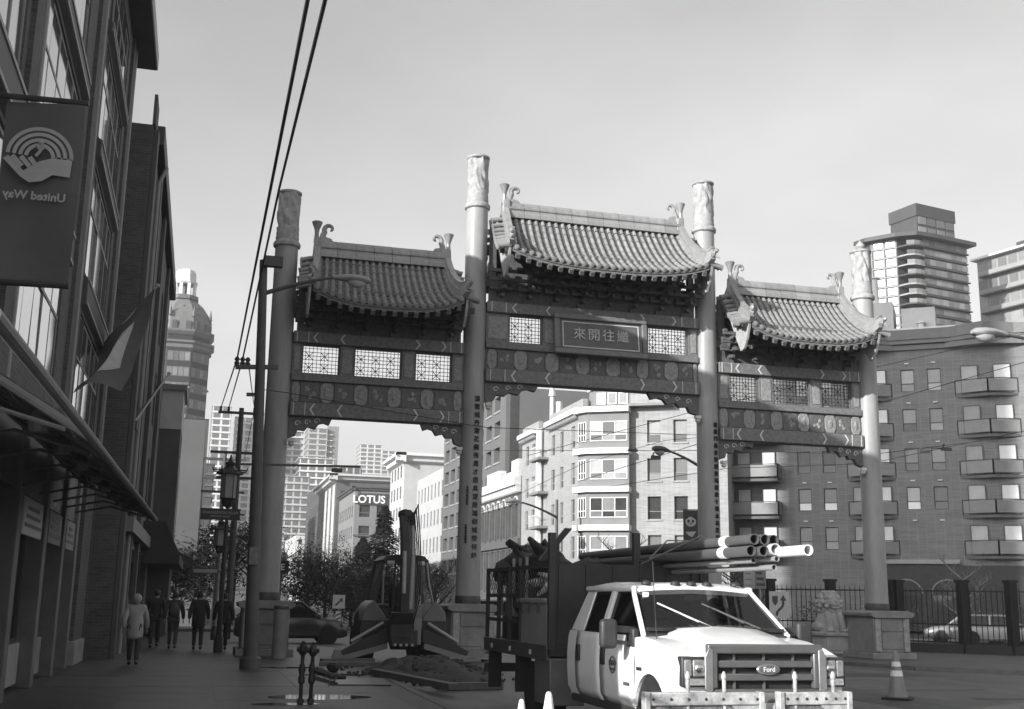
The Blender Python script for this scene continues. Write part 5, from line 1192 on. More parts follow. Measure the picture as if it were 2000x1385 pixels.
for s in (-1, 1): hd_.blob((s*.3, -.05, 2.0), (.06, .1, .12))
hd_.build('head', LST, ln, True)
MB().tube([(.1, .5, .95), (.15, .66, 1.2), (.05, .6, 1.5)], [.12, .14, .06], 8).build('tail', LST, ln, True)
MB().blob((.42, -.75, .86), (.14, .14, .12), 10, 8).build('ball', LST, ln, True)
sw = thing('stone_block', 'low pale stone pier between the lion and the right column', 'pier', (22.75, 37.6, 0)); MB().box(-.35, .35, -.3, .3, 0, 1.25).build('block', PEDM, sw, bevel=.02); MB().box(-.4, .4, -.35, .35, 1.25, 1.36).build('cap', PEDM, sw, bevel=.02)
# ================================================================ iron fence on the right
fp = [(17.8, 46.5), (22.5, 43.6), (26.3, 40.4), (29.0, 37.3), (33.5, 32.5), (38, 28)]
FE = mat('fence_iron', .015, .5, .2, 3); npk = 0
fence = thing('iron_fence', 'tall dark iron railing with wide posts along the right pavement', 'fence', (fp[1][0], fp[1][1], 0), world=True)
pk = MB().box(-.011, .011, -.011, .011, .35, 2.35).cyl((0, 0, 2.35), (0, 0, 2.5), .018, .002, 4).mesh('picket', FE)
for (x0, y0), (x1, y1) in zip(fp, fp[1:]):
    a, b = Vector((x0, y0, 0)), Vector((x1, y1, 0)); L = (b-a).length; n = int(L/.19)
    for z in (.4, 1.05, 2.28): MB().bar(a+Vector((0, 0, z)), b+Vector((0, 0, z)), .05, .05).build('rail', FE, fence)
    MB().bar(a+Vector((0, 0, .17)), b+Vector((0, 0, .17)), .35, .34).build('base_wall', mat('fence_base', .035, .8, .2, 2), fence)
    rest = MB()
    for k in range(n):
        p = a.lerp(b, (k+.5)/n)
        if npk < 300 and y0 < 45 and x0 < 33: inst(pk, 'picket', fence, p); npk += 1
        else: rest.box(p.x-.011, p.x+.011, p.y-.011, p.y+.011, .35, 2.45)
    if rest.v: rest.build('picket_rows', FE, fence, kind='stuff')
    for k in range(int(L/2.4)+1):
        p = a.lerp(b, min(1, k*2.4/L)); MB().box(p.x-.16, p.x+.16, p.y-.16, p.y+.16, 0, 2.6).box(p.x-.2, p.x+.2, p.y-.2, p.y+.2, 2.6, 2.7).build('fence_post', FE, fence)
# ================================================================ vehicles
CARGL = clear_glass('windscreen_glass', .45, .16); TINT = clear_glass('side_glass', .1, .12)
TYRE = mat('tyre_rubber', .018, .8, .3, 8); RIM = mat('wheel_steel', .25, .4, .2, 6, metal=.5)
def wheel_mesh(r, w):
    t = MB().lathe([(r*.62, -w/2), (r*.9, -w/2), (r*.98, -w*.38), (r, -w*.2), (r, w*.2), (r*.98, w*.38), (r*.9, w/2), (r*.62, w/2)], n=28).xf(Matrix.Rotation(PI/2, 4, 'Y')).mesh('tyre', TYRE, True)
    m = MB().lathe([(r*.63, -w*.42), (r*.6, -w*.25), (r*.35, -w*.2), (r*.3, -w*.42), (r*.1, -w*.45), (r*.1, w*.45), (r*.3, w*.42), (r*.35, w*.2), (r*.6, w*.25), (r*.63, w*.42)], n=20).xf(Matrix.Rotation(PI/2, 4, 'Y')).mesh('rim', RIM, True)
    return t, m
def wheel(t, x, y, z, wm_, parent=None):
    o = inst(wm_[0], 'wheel', t, (x, y, z)); r = inst(wm_[1], 'rim', o); return o
TW = mat('truck_white_paint', .76, .2, .09, 2.2, spec=.6); TPL = mat('truck_dark_plastic', .035, .5, .2, 4); TBODY = mat('truck_body_paint', .035, .5, .35, 2, bump=.08)
tk = thing('pickup_truck', 'white crew cab work truck with dark stake body parked facing us', 'truck', (6.15, 12.1, -.12))
def arc(cy, cz, r, a0, a1, n=10): return [(cy+r*math.cos(R(a0+(a1-a0)*k/n)), cz+r*math.sin(R(a0+(a1-a0)*k/n))) for k in range(n+1)]
for s in (-1, 1):
    # fender
    secs = []
    fpoly = [(.08, .72), (.33, .66)]+arc(.87, .46, .53, 158, 14, 14)+[(1.42, .5), (1.42, 1.36), (1.2, 1.375), (.8, 1.345), (.4, 1.28), (.12, 1.2), (.05, 1.1)]
    f_ = MB().prism(fpoly, 'yz', s*.66, s*1.0).build('fender', TW, tk, bevel=.045, seg=3)
    MB().loft([[(s*x, y, z) for x, y, z in ((1.0+ox, cy, cz), (1.035+ox, cy, cz), (1.035+ox, cy*1.0, cz+.0), (1.0+ox, cy, cz))] for ox, cy, cz in [(0, *p) for p in arc(.87, .46, .55, 165, 5, 16)]], closed=False, caps=False)
    ar = MB()
    for (a, b), (c, d) in zip(arc(.87, .46, .53, 160, 12, 16), arc(.87, .46, .53, 160, 12, 16)[1:]): ar.bar((s*1.0, a, b), (s*1.0, c, d), .05, .05)
    ar.build('arch_trim', TW, f_)
    MB().box(s*.6, s*.985, .3, 1.42, .5, .98).build('arch_liner', BLACK, tk)
    MB().box(s*1.0, s*1.012, 1.18, 1.34, .98, 1.02).build('badge', TPL, f_)
    # doors
    for k, (y0, y1, yt0, yt1) in enumerate(((1.44, 2.66, 1.5, 2.62), (2.68, 3.66, 2.7, 3.55))):
        prof = [(y0, .52), (y1, .52), (y1, 1.36), (y0, 1.36)] if k == 0 else [(y0, .52), (y1-.1, .52), (y1, .75), (y1, 1.36), (y0, 1.36)]
        w = [(.93, .5), (1.0, .62), (1.015, .85), (1.02, 1.05), (1.0, 1.28), (.975, 1.375)]
        dm = MB().grid(lambda u, v: (s*(w[round(v*5)][0]), y0+(y1-y0)*u, w[round(v*5)][1]), 6, 5)
        d_ = dm.build('door', TW, tk, True); d_.modifiers.new('thick', 'SOLIDIFY').thickness = .03
        MB().box(s*1.018, s*1.05, y0+.94*(y1-y0)-.16, y0+.94*(y1-y0)-.03, .98, 1.2).build('handle', TPL, d_, bevel=.012)
        MB().grid(lambda u, v: (s*(1.0-.02*abs(u-.5)), y0+(y1-y0)*u, .52+.16*v), 4, 1).build('lower_trim', OFFWHITE, d_) if False else None
    cp = MB().grid(lambda u, v: (s*w[round(v*5)][0], 3.68+.36*u, w[round(v*5)][1]), 2, 5).build('cab_corner', TW, tk, True)
    MB().box(s*.9, s*.96, 1.42, 4.0, .42, .52).build('sill', TPL, tk, bevel=.01)
    MB().box(s*.85, s*.93, 1.42, 4.04, .5, 1.37).build('inner_panel', TPL, tk)
    # pillars and side glass
    B_ = lambda y: Vector((s*.965, y, 1.37)); T_ = lambda y: Vector((s*.80, y, 1.945))
    MB().bar(Vector((s*.955, 1.22, 1.38)), T_(1.98), .06, .06).build('front_pillar', TW, tk, bevel=.015)
    MB().bar(B_(2.66), T_(2.6), .13, .05, (1, 0, 0)).build('door_pillar', TW, tk, bevel=.012)
    MB().loft([[B_(3.5), B_(4.04), B_(4.04)-Vector((s*.06, 0, 0)), B_(3.5)-Vector((s*.06, 0, 0))], [T_(3.38), T_(3.72), T_(3.72)-Vector((s*.06, 0, 0)), T_(3.38)-Vector((s*.06, 0, 0))]]).build('rear_pillar', TW, tk, bevel=.02)
    MB().bar(T_(1.92), T_(3.74), .09, .08).build('roof_rail', TW, tk, bevel=.03)
    for y0, y1, t0, t1 in ((1.4, 2.6, 2.02, 2.54), (2.72, 3.52, 2.68, 3.4)):
        a, b, c, d = B_(y0), B_(y1), T_(t1), T_(t0)
        MB().grid(lambda u, v: (a.lerp(b, u)).lerp(d.lerp(c, u), v)-Vector((s*.02, 0, 0)), 3, 3).build('side_window', TINT, tk)
    # tow mirror
    m = MB().box(s*1.2, s*1.42, 1.43, 1.55, 1.22, 1.57).build('mirror', TPL, tk, bevel=.05, seg=3)
    MB().bar((s*.95, 1.55, 1.44), (s*1.25, 1.5, 1.46), .05, .08).bar((s*.95, 1.55, 1.28), (s*1.25, 1.5, 1.3), .05, .05).build('mirror_arm', TPL, m); MB().box(s*.93, s*1.02, 1.42, 1.66, 1.24, 1.46).build('mirror_base', TPL, m, bevel=.02)
    # headlight and indicator
    h = MB().box(s*.7, s*.995, -.01, .2, .88, 1.2).build('headlight', TPL, tk, bevel=.02)
    MB().box(s*.72, s*.87, -.03, .0, .99, 1.17).build('lens', mat('headlight_lens', .4, .1, .3, 14, metal=.6), h, bevel=.015); MB().box(s*.88, s*.97, -.028, .0, .99, 1.17).build('lens', mat('corner_lens', .2, .15, .3, 14), h, bevel=.015)
    MB().blob((s*.795, -.03, 1.08), (.055, .02, .055), 12, 8).build('reflector', CHROME, h, True); MB().box(s*.72, s*.96, -.025, .0, .9, .97).build('indicator', mat('indicator_lens', .25, .2, .3, 30), h)
hs_ = []
for k in range(8):
    t = k/7; y = .06+1.24*t; zc = 1.33+.17*t-.05*(1-t)**4*1.2; ze = 1.19+.185*t**.8
    hs_.append([(-.9, y, .95), (-.9, y, ze-.05), (-.84, y, ze+.005), (-.66, y, ze+.03), (-.52, y, zc-.015), (-.3, y, zc), (0, y, zc+.012), (.3, y, zc), (.52, y, zc-.015), (.66, y, ze+.03), (.84, y, ze+.005), (.9, y, ze-.05), (.9, y, .95)])
MB().loft(hs_).build('bonnet', TW, tk, True)
MB().box(-.88, .88, .1, 1.3, .55, .95).build('engine_bay', BLACK, tk)
MB().box(-.92, .92, 1.2, 1.46, .6, 1.4).build('bulkhead', TPL, tk)
MB().prism([(1.2, 1.38), (1.32, 1.47), (1.42, 1.49), (1.42, 1.38)], 'yz', -.9, .9).build('cowl', TPL, tk)
MB().grid(lambda u, v: ((u-.5)*2*(.9-.15*v), 1.26+.72*v-.1*(1-(2*u-1)**2)*(1-v*.4), 1.455+.505*v), 12, 6).build('windscreen', CARGL, tk, True)
fr = MB(); fr.bar((-.9, 1.25, 1.46), (.9, 1.25, 1.46), .05, .04); fr.build('windscreen_seal', BLACK, tk)
rs = []
for y, z, hw in ((1.9, 1.955, .76), (1.98, 2.0, .8), (2.3, 2.035, .83), (3.0, 2.045, .83), (3.5, 2.02, .82), (3.72, 1.96, .79)):
    rs.append([(x*hw, y, z-dz) for x, dz in ((-1, .07), (-.97, .03), (-.8, .008), (-.4, 0), (0, -.004), (.4, 0), (.8, .008), (.97, .03), (1, .07), (.95, .09), (0, .06), (-.95, .09))])
MB().loft(rs).build('roof', TW, tk, True)
MB().add([(-.78, 3.72, 1.95), (.78, 3.72, 1.95), (.93, 4.04, 1.37), (-.93, 4.04, 1.37)], [(0, 1, 2, 3)]).build('rear_window', TINT, tk); MB().box(-.95, .95, 4.0, 4.05, .5, 1.37).build('cab_back', TW, tk)
for x in (-.62, -.22, 0, .22, .62):
    MB().lathe([(.07, 0), (.06, .03), (.03, .05)], (x, 1.99, 2.0), 10).build('clearance_light', TPL, tk, True)
gf = MB().box(-.7, .7, -.05, .04, 1.235, 1.34).box(-.7, .7, -.045, .04, .8, .86).box(-.7, -.58, -.05, .04, .86, 1.255).box(.58, .7, -.05, .04, .86, 1.255).build('grille', mat('grille_grey', .11, .35, .15, 4, metal=.2), tk, bevel=.02)
MB().box(-.6, .6, .045, .1, .84, 1.28).build('grille_back', BLACK, gf)
MB().prism([(-.74, 1.2), (-.69, 1.3), (-.64, 1.28), (-.64, .84), (-.69, .82), (-.74, .86)], 'xz', -.055, -.03).build('chrome_edge', STEEL, gf, bevel=.01); MB().prism([(.74, 1.2), (.69, 1.3), (.64, 1.28), (.64, .84), (.69, .82), (.74, .86)], 'xz', -.055, -.03).build('chrome_edge', STEEL, gf, bevel=.01)
for z in (.985, 1.125): MB().box(-.58, .58, -.03, .05, z-.038, z+.038).build('grille_bar', MATS['grille_grey'], gf, bevel=.012)
for x in (-.36, 0, .36): MB().box(x-.01, x+.01, .01, .05, .86, 1.255).build('grille_bar', MATS['grille_grey'], gf)
em = MB().lathe([(.0001, 0), (.13, 0), (.145, .01), (.13, .025), (.0001, .025)], n=28).xf(Matrix.Translation((0.02, -.04, 1.07)) @ Matrix.Rotation(PI/2, 4, 'X') @ Matrix.Diagonal((1.0, .42, 1, 1))).build('oval_emblem', STEEL, gf, True)
MB().lathe([(.0001, 0), (.118, 0), (.118, .004), (.0001, .004)], n=28).xf(Matrix.Translation((0.02, -.0655, 1.07)) @ Matrix.Rotation(PI/2, 4, 'X') @ Matrix.Diagonal((1.0, .4, 1, 1))).build('emblem_face', mat('emblem_dark', .1, .3, .1, 5), em)
text('lettering', 'Ford', .075, OFFWHITE, em, (.02, -.072, 1.07), (PI/2, 0, 0), .002, bold=.001)
MB().box(-1.0, 1.0, -.12, .1, .52, .78).build('bumper', mat('bumper_grey', .12, .4, .2, 4), tk, bevel=.05, seg=3)
MB().prism([(-.66, .82), (.66, .82), (.6, .77), (-.6, .77)], 'xz', -.08, .0).build('lower_strip', STEEL, tk, bevel=.01)
np_ = MB().box(-.15, .15, -.15, -.125, .56, .72).build('number_plate', OFFWHITE, tk)
for k in range(2):
    x0 = -.62+.6*k; x1 = -.02+.62*k
    wp = MB().bar((x1-.02, 1.22, 1.48), (x0+.0, 1.62, 1.77), .012, .02).bar((x0-.0+.08, 1.58, 1.735), (x0+.42, 1.31, 1.545), .018, .012); wp.build('wiper', STEEL if k == 0 else TPL, tk)
# interior: dashboard, papers, seats, wheel
MB().box(-.85, .85, 1.36, 1.75, 1.0, 1.44).build('dashboard', TPL, tk, bevel=.03)
for k, (x, y, r_, sc) in enumerate(((.05, 1.5, .3, 1), (.25, 1.48, -.4, .9), (.42, 1.52, .2, 1.1), (-.1, 1.55, .9, .7), (.6, 1.5, -.2, .6))):
    o = MB().add([(-.13*sc, -.09, 0), (.13*sc, -.09, .01), (.13*sc, .1, .05), (-.13*sc, .1, .06), (-.13*sc, -.09, .004), (.13*sc, -.09, .014), (.13*sc, .1, .054), (-.13*sc, .1, .064)], [(0, 3, 2, 1), (4, 5, 6, 7), (0, 1, 5, 4), (1, 2, 6, 5), (2, 3, 7, 6), (3, 0, 4, 7)]).build('paper', WHITE, tk); o.location = (x, y, 1.45); o.rotation_euler = (0, 0, r_)
for x in (-.42, .42):
    MB().box(x-.26, x+.26, 2.1, 2.3, .8, 1.55).box(x-.13, x+.13, 2.13, 2.25, 1.55, 1.75).box(x-.26, x+.26, 1.8, 2.2, .7, .9).build('seat', mat('seat_fabric', .04, .8, .2, 6), tk, bevel=.05)
MB().box(-.8, .8, 3.2, 3.4, .8, 1.5).build('rear_seat', MATS['seat_fabric'], tk, bevel=.05)
MB().tube([(.42+.18*math.cos(k*PI/8), 1.84-.03*math.sin(k*PI/8), 1.33+.17*math.sin(k*PI/8)) for k in range(17)], .018, 6).build('steering_wheel', TPL, tk, True)
MB().box(-.86, .86, 1.3, 4.0, .5, .6).build('floor', TPL, tk)
MB().tube([(-.9, .95, 1.34), (-.93, .98, 2.25)], .006, 5).build('aerial', DSTEEL, tk)
MB().box(-.14, .14, 1.86, 1.9, 1.8, 1.87).build('inside_mirror', TPL, tk, bevel=.015); MB().box(-.74, -.66, 1.8, 1.81, 1.84, 1.9).build('sticker', WHITE, tk)
# door lettering
ring = MB()
for a in (0,): ring.tube([(-1.031, 2.12+.1*math.cos(k*PI/10), 1.0+.1*math.sin(k*PI/10)) for k in range(21)], .007, 5)
dp = [c for c in tk.children if c.name.startswith('door') and 'pillar' not in c.name][0]
LG = mat('logo_grey', .09, .6, .1, 4); ring.build('logo_ring', LG, dp)
text('lettering', 'BERTO', .085, LG, dp, (-1.031, 2.12, 1.02), (PI/2, 0, -PI/2), .002, bold=.003)
MB().box(-1.03, -1.026, 2.05, 2.19, .93, .96).build('logo_bar', LG, dp); MB().box(-1.025, -1.02, 1.55, 1.75, .78, .82).build('badge', LG, dp)
wmf = wheel_mesh(.4, .25); wmr = wheel_mesh(.4, .23)
for s in (-1, 1):
    wheel(tk, s*.85, .87, .4, wmf)
    for x in (.98, .72): wheel(tk, s*x, 5.65, .4, wmr)
# chassis and stake body
MB().box(-.45, -.3, .3, 8.0, .55, .75).box(.3, .45, .3, 8.0, .55, .75).build('chassis_rail', DSTEEL, tk)
XL, XR, YF, YB, ZD = -1.2, 1.35, 4.42, 8.25, .98
MB().box(XL, XR, YF, YB, ZD, ZD+.14).build('deck', TBODY, tk, bevel=.01)
MB().box(XL-.02, XL+.04, YF, YB, ZD-.06, ZD+.16).build('side_rail', mat('side_rail_paint', .06, .5, .3, 3), tk, bevel=.01)
for y in (5.2, 6.4, 7.6): MB().box(XL-.03, XL-.02, y, y+.1, ZD, ZD+.07).build('marker', OFFWHITE, tk)
hbm = MB().box(XL+.1, XR, YF, YF+.08, ZD+.14, 2.32).build('headboard', TBODY, tk)
for k in range(6): MB().box(XL+.16+k*.42, XL+.2+k*.42, YF-.03, YF, ZD+.2, 2.3).build('headboard_rib', TBODY, hbm)
for x, y, z in ((XL+.06, YF, 2.76), (XL+.22, YF+.35, 2.62), (.22, YF+.1, 2.8), (XR-.1, YF, 2.5)): MB().box(x-.05, x+.05, y-.04, y+.06, ZD+.1, z).build('stake', TBODY, tk)
for k, y in enumerate((6.0, 6.7, 7.4, 8.2)): MB().box(XL, XL+.06, y-.03, y+.03, ZD+.1, 2.32).build('stake', TBODY, tk); MB().box(XR-.06, XR, y-.03, y+.03, ZD+.1, 2.2).build('stake', TBODY, tk)
for z in (1.45, 1.85, 2.28): MB().box(XL+.01, XL+.05, 6.0, 8.2, z-.03, z+.03).build('cage_rail', TBODY, tk)
MB().box(XL+.01, XL+.05, 4.5, 6.0, 2.25, 2.31).build('cage_rail', TBODY, tk)
ms = MB()
for k in range(26):
    y = 4.55+k*.14
    if y+.42 < 8.2: ms.bar((XL+.03, y, 1.86), (XL+.03, y+.42, 2.28), .008).bar((XL+.03, y+.42, 1.86), (XL+.03, y, 2.28), .008)
ms.build('wire_mesh', DSTEEL, tk, kind='stuff')
MB().box(XL+.3, XR, 4.5, 8.2, 1.12, 1.5).build('load_floor', mat('load_dark', .03, .8, .3, 3), tk)
MB().box(XR-.08, XR-.03, 4.5, 8.2, 1.12, 2.2).build('far_side_board', TBODY, tk)
MB().box(XL+.02, XL+.55, 4.35, 5.15, .3, .96).build('under_box', mat('under_box_paint', .11, .5, .2, 3), tk, bevel=.02)
MB().box(XL+.05, XL+.3, 6.3, 6.36, .35, .95).build('mud_flap', BLACK, tk); MB().box(XL+.03, XL+.25, 8.0, 8.06, .3, .95).build('mud_flap', BLACK, tk)
MB().box(XL, XR, YB-.1, YB, .55, .7).build('rear_bumper', DSTEEL, tk)
MB().lathe([(.02, 0), (.09, .02), (.115, .06), (.115, .14), (.07, .17)], n=14).xf(Matrix.Translation((XL+.16, YB+.12, .95)) @ Matrix.Rotation(-PI/2, 4, 'Y')).build('rear_lamp', OFFWHITE, tk, True)
# load: chest, cones, bundle
ch = thing('tool_chest', 'grey lidded tool chest on the truck body behind the cab', 'tool chest', (4.95+.33, 17.45, .99))
MB().box(-.3, .3, -.78, .78, 0, .62).build('box', mat('chest_grey', .22, .55, .2, 2), ch, bevel=.02); MB().box(-.33, .33, -.8, .8, .62, .7).build('lid', MATS['chest_grey'], ch, bevel=.02)
for y in (-.4, .1, .5): MB().box(-.335, -.3, y-.03, y+.03, .48, .64).build('latch', DARK, ch)
for k, (y, z, rx, ry, lab) in enumerate(((17.1, 2.0, .3, -1.9, 'foremost of the cones heaped in the truck cage above the chest'), (17.6, 1.95, -.4, -1.3, 'middle cone heaped in the truck cage above the chest'), (18.05, 2.02, .2, -2.2, 'rearmost of the cones heaped above the chest'), (18.9, 1.95, .6, -1.6, 'cone lying in the dark rear part of the truck cage'))):
    cone(lab, (5.6, y, z), .5, mat('cone_dirty', .4, .7, .3, 5), ((.45, .6),)); cn = COL.objects[[o.name for o in COL.objects if o.get('label') == lab][0]]; cn.rotation_euler = (rx, ry, 0)
tb = thing('tarpaulin_bundle', 'dark lumpy tarpaulin bundle heaped on the rear of the truck body', 'tarpaulin', (5.5, 19.4, 2.2))
bm_ = MB()
for k in range(9): bm_.blob((rng.uniform(-.3, .9), rng.uniform(-.9, .9), rng.uniform(-.1, .2)), (rng.uniform(.25, .4), rng.uniform(.3, .5), rng.uniform(.16, .28)), 10, 7, .18)
bm_.build('cloth', mat('tarp_dark', .03, .6, .4, 3, bump=.4), tb, True)
for k in range(4): MB().tube([(rng.uniform(-.2, .4), -.9+.5*k, .1), (rng.uniform(-.3, .3), -.7+.5*k, .45), (rng.uniform(0, .5), -.5+.45*k, .15)], .05, 8).build('hose_loop', BLACK, tb, True)
MB().bar((-.1, -1.0, .1), (.2, -1.5, .6), .16, .02).build('board', GREY, tb)
ld = thing('sack_heap', 'dark heap of sacks and tools filling the rear of the truck cage', 'sacks', (5.6, 19.4, 1.4))
bm_ = MB()
for k in range(16): bm_.blob((rng.uniform(-.3, 1.1), rng.uniform(-1.0, .95), rng.uniform(.1, .75)), (rng.uniform(.2, .34), rng.uniform(.25, .4), rng.uniform(.14, .24)), 9, 6, .15)
bm_.build('sacks', mat('sack_cloth', .05, .8, .5, 4, bump=.4), ld, True)
for k in range(5): MB().bar((-.42, -.9+.4*k, .0), (-.36, -.7+.42*k, .95), .05).build('tool_handle', [GREY, DARK][k % 2], ld)
# rack and pipes, lying over the far side of the cab
MB().bar((.25, YF+.04, 2.36), (XR-.05, YF+.04, 2.36), .07).build('rack_bar', TBODY, tk); MB().bar((.25, 7.9, 2.36), (XR-.05, 7.9, 2.36), .07).build('rack_bar', TBODY, tk); MB().bar((.3, 7.9, 1.1), (.3, 7.9, 2.36), .07).build('stake', TBODY, tk)
MB().bar((.3, YF+.04, 2.2), (1.3, YF+.04, 2.2), .06).build('rack_bar', TBODY, tk)
PIP = mat('plastic_pipe', .09, .45, .15, 2, stretch=(1, .2, 1)); PIPD = mat('pipe_bore_shade', .02, .8, .2, 3)
def pipe(x, z, y0, y1, r, m, label, collar=None):
    t = thing('plastic_pipe', label, 'pipe', (x, y0, z), group='pipes on the truck rack')
    L = y1-y0; n = 20
    sec = lambda rr, y: [(rr*math.cos(2*PI*k/n), y, rr*math.sin(2*PI*k/n)) for k in range(n)]
    MB().loft([sec(r*.84, L), sec(r*.84, 0), sec(r, 0), sec(r, L), sec(r*.84, L)], caps=False).build('tube', m, t, True)
    MB().loft([sec(r*.83, .25), sec(r*.83, .26)]).build('bore_shade', PIPD, t)  # dark disc inside the open pipe, in place of its inner shade
    if collar: MB().loft([sec(r*1.13, collar), sec(r*1.13, collar+.16), sec(r, collar+.17), sec(r, collar-.01), sec(r*1.13, collar)], caps=False).build('collar', OFFWHITE, t, True)
for x, z, y0, r, col, lab in ((6.72, 2.455, 13.4, .068, .75, 'left pipe of the top row on the truck rack'), (6.865, 2.455, 13.4, .068, None, 'middle pipe of the top row on the truck rack'), (7.01, 2.455, 13.45, .068, None, 'right pipe of the top row on the truck rack'),
    (6.67, 2.31, 13.4, .068, .7, 'left pipe of the second row on the truck rack'), (6.82, 2.31, 13.35, .068, None, 'middle pipe of the second row on the truck rack')): pipe(x, z, y0, 20.3, r, PIP, lab, col)
pipe(6.955, 2.335, 13.3, 20.3, .072, mat('pipe_pale', .5, .4, .1, 2), 'pale wide-mouthed pipe right in the second row on the truck rack')
pipe(6.88, 2.27-.0, 12.25, 19.5, .066, WHITE, 'long white pipe jutting furthest forward from the truck rack') if False else None
pipe(7.03, 2.3, 12.62, 17.0, .066, WHITE, 'long white pipe jutting furthest forward from the truck rack')
for x, z, y0, lab in ((6.80, 2.2, 13.6, 'left thin pipe slung under the big pipes'), (6.97, 2.215, 13.3, 'right thin pipe slung under the big pipes'), (6.93, 2.11, 13.3, 'lowest thin pipe slung under the big pipes')): pipe(x, z, y0, 17.4, .036, mat('pipe_thin', .25, .4, .1, 2), lab)
o = MB().tube([(6.5, 16.4, 2.3), (6.7, 16.2, 2.56), (7.0, 16.1, 2.56), (7.25, 16.0, 2.3)], .012, 5).tube([(6.9, 14.0, 2.2), (6.7, 15.0, 2.57), (6.4, 16.6, 2.2)], .012, 5).build('lashing_rope', mat('rope', .2, .9, .2, 9), None, True); tag(o, 'rope lashing tied over the pipes on the truck rack', 'rope')
# pale steel barrier panels with pins in front of the truck
fb = thing('steel_barrier', 'pale steel barrier panels with upright pins right before the truck grille', 'barrier', (5.7, 11.55, -.12))
BPM = mat('barrier_steel', .36, .5, .5, 7, bump=.25); BIN = mat('barrier_inner', .14, .8, .5, 14, bump=.5, bscale=60)
for x0, x1, sl in ((-1.18, .1, 0), (.33, 1.13, 0)):
    pn = MB().box(x0, x1, -.03, .03, .36, .74).build('panel', BIN, fb)
    MB().box(x0-.02, x1+.02, -.06, .05, .74, .87).build('top_rim', BPM, pn, bevel=.012)
    for x in (x0, x1): MB().box(x-.03, x+.03, -.075, .05, .1, .875).build('end_post', BPM, pn, bevel=.01)
    MB().prism([(x1-.34, .74), (x1, .74), (x1, .4)], 'xz', -.045, -.03).build('gusset', BPM, pn)
    for k in range(7): MB().lathe([(.012, 0), (.016, .006), (.004, .012)], n=8).xf(Matrix.Translation((x0+.06+(x1-x0-.12)*k/6, -.062, .805)) @ Matrix.Rotation(PI/2, 4, 'X')).build('bolt', DSTEEL, pn)
    for x in (x0, x1): MB().box(x-.15, x+.15, -.3, .3, 0.0, .1).build('foot', DSTEEL, pn)
for x in (-.72, -.31, .51, .96):
    MB().lathe([(.022, .7), (.022, 1.0), (.03, 1.01), (.03, 1.04), (.012, 1.08)], (x, -.02, 0), 10).build('pin', BPM, fb, True)
# ---------------- digger
YEL = mat('digger_paint', .16, .45, .25, 2); DGD = mat('digger_dark', .03, .5, .3, 3); DGL = mat('digger_fender', .14, .4, .2, 2)
DGC = clear_glass('digger_glass', .8, .12)
bk = thing('backhoe_digger', 'backhoe digger seen from behind with raised boom and spread stabiliser legs', 'digger', (5.5, 31.7, -.12))
wd = wheel_mesh(.72, .46); wf_ = wheel_mesh(.5, .32)
for s in (-1, 1):
    wheel(bk, s*.95, 1.25, .72, wd); wheel(bk, s*.85, 3.4, .5, wf_)
    MB().prism([(s*.48, 1.15), (s*1.18, 1.15), (s*1.14, 1.4), (s*.98, 1.62), (s*.84, 1.72), (s*.52, 1.3)], 'xz', .25, 1.9).build('fender', DGL, bk, bevel=.04)
    MB().box(s*.45 if s > 0 else -1.18, 1.18 if s > 0 else -.45, .22, .3, .75, 1.15).build('rear_panel', DGD, bk)
    # stabiliser
    lg = MB().loft([[(s*.45, -.12, .98), (s*.45, .16, .98), (s*.45, .16, .62), (s*.45, -.12, .62)], [(s*1.25, -.12, .66), (s*1.25, .14, .66), (s*1.25, .14, .38), (s*1.25, -.12, .38)], [(s*1.85, -.1, .32), (s*1.85, .1, .32), (s*1.85, .1, .16), (s*1.85, -.1, .16)]]).build('stabiliser_leg', DGD, bk, bevel=.015)
    MB().tube([(s*.6, .02, 1.12), (s*1.45, .02, .62)], .055, 8).build('ram', STEEL, lg, True)
    MB().loft([[(s*.5, -.16, .6), (s*.5, .2, .6), (s*.5, .2, .45), (s*.5, -.16, .45)], [(s*1.7, -.14, .26), (s*1.7, .16, .26), (s*1.7, .16, .12), (s*1.7, -.14, .12)]]).build('lower_leg', GREY, lg)
    MB().box(s*1.55 if s > 0 else -2.05, 2.05 if s > 0 else -1.55, -.28, .28, .12, .2).prism([(s*1.65, .2), (s*1.95, .2), (s*1.88, .42), (s*1.75, .42)], 'xz', -.12, .12).build('foot_pad', GREY, lg, bevel=.015)
MB().box(-.5, .5, .2, 3.6, .6, 1.2).build('chassis', DGD, bk, bevel=.03); MB().box(-.42, .42, 2.1, 3.8, 1.2, 1.6).build('engine_cover', YEL, bk, bevel=.05)
cabp = [(-.86, 1.2), (-.8, 1.75), (-.62, 2.75), (-.5, 2.9), (.5, 2.9), (.62, 2.75), (.8, 1.75), (.86, 1.2)]
cf = MB()
for (x0, z0), (x1, z1) in zip(cabp[:4], cabp[1:4]):
    for s in (-1, 1):
        for y in (.42, 1.9): cf.bar((s*abs(x0), y, z0), (s*abs(x1), y, z1), .09, .09)
for s in (-1, 1):
    cf.bar((s*.62, .42, 2.75), (s*.62, 1.9, 2.75), .08); cf.bar((s*.82, .42, 1.6), (s*.82, 1.9, 1.6), .06); cf.bar((s*.3, .4, 1.25), (s*.28, .4, 2.8), .05)
cab_o = cf.build('cab_frame', DGD, bk)
MB().loft([[(x*k, y, z) for x, z in ((-.62, 2.72), (-.66, 2.8), (-.5, 2.93), (0, 2.97), (.5, 2.93), (.66, 2.8), (.62, 2.72))] for y, k in ((.28, .95), (.45, 1.03), (1.9, 1.03), (2.1, .95))]).build('cab_roof', DGD, bk, True)
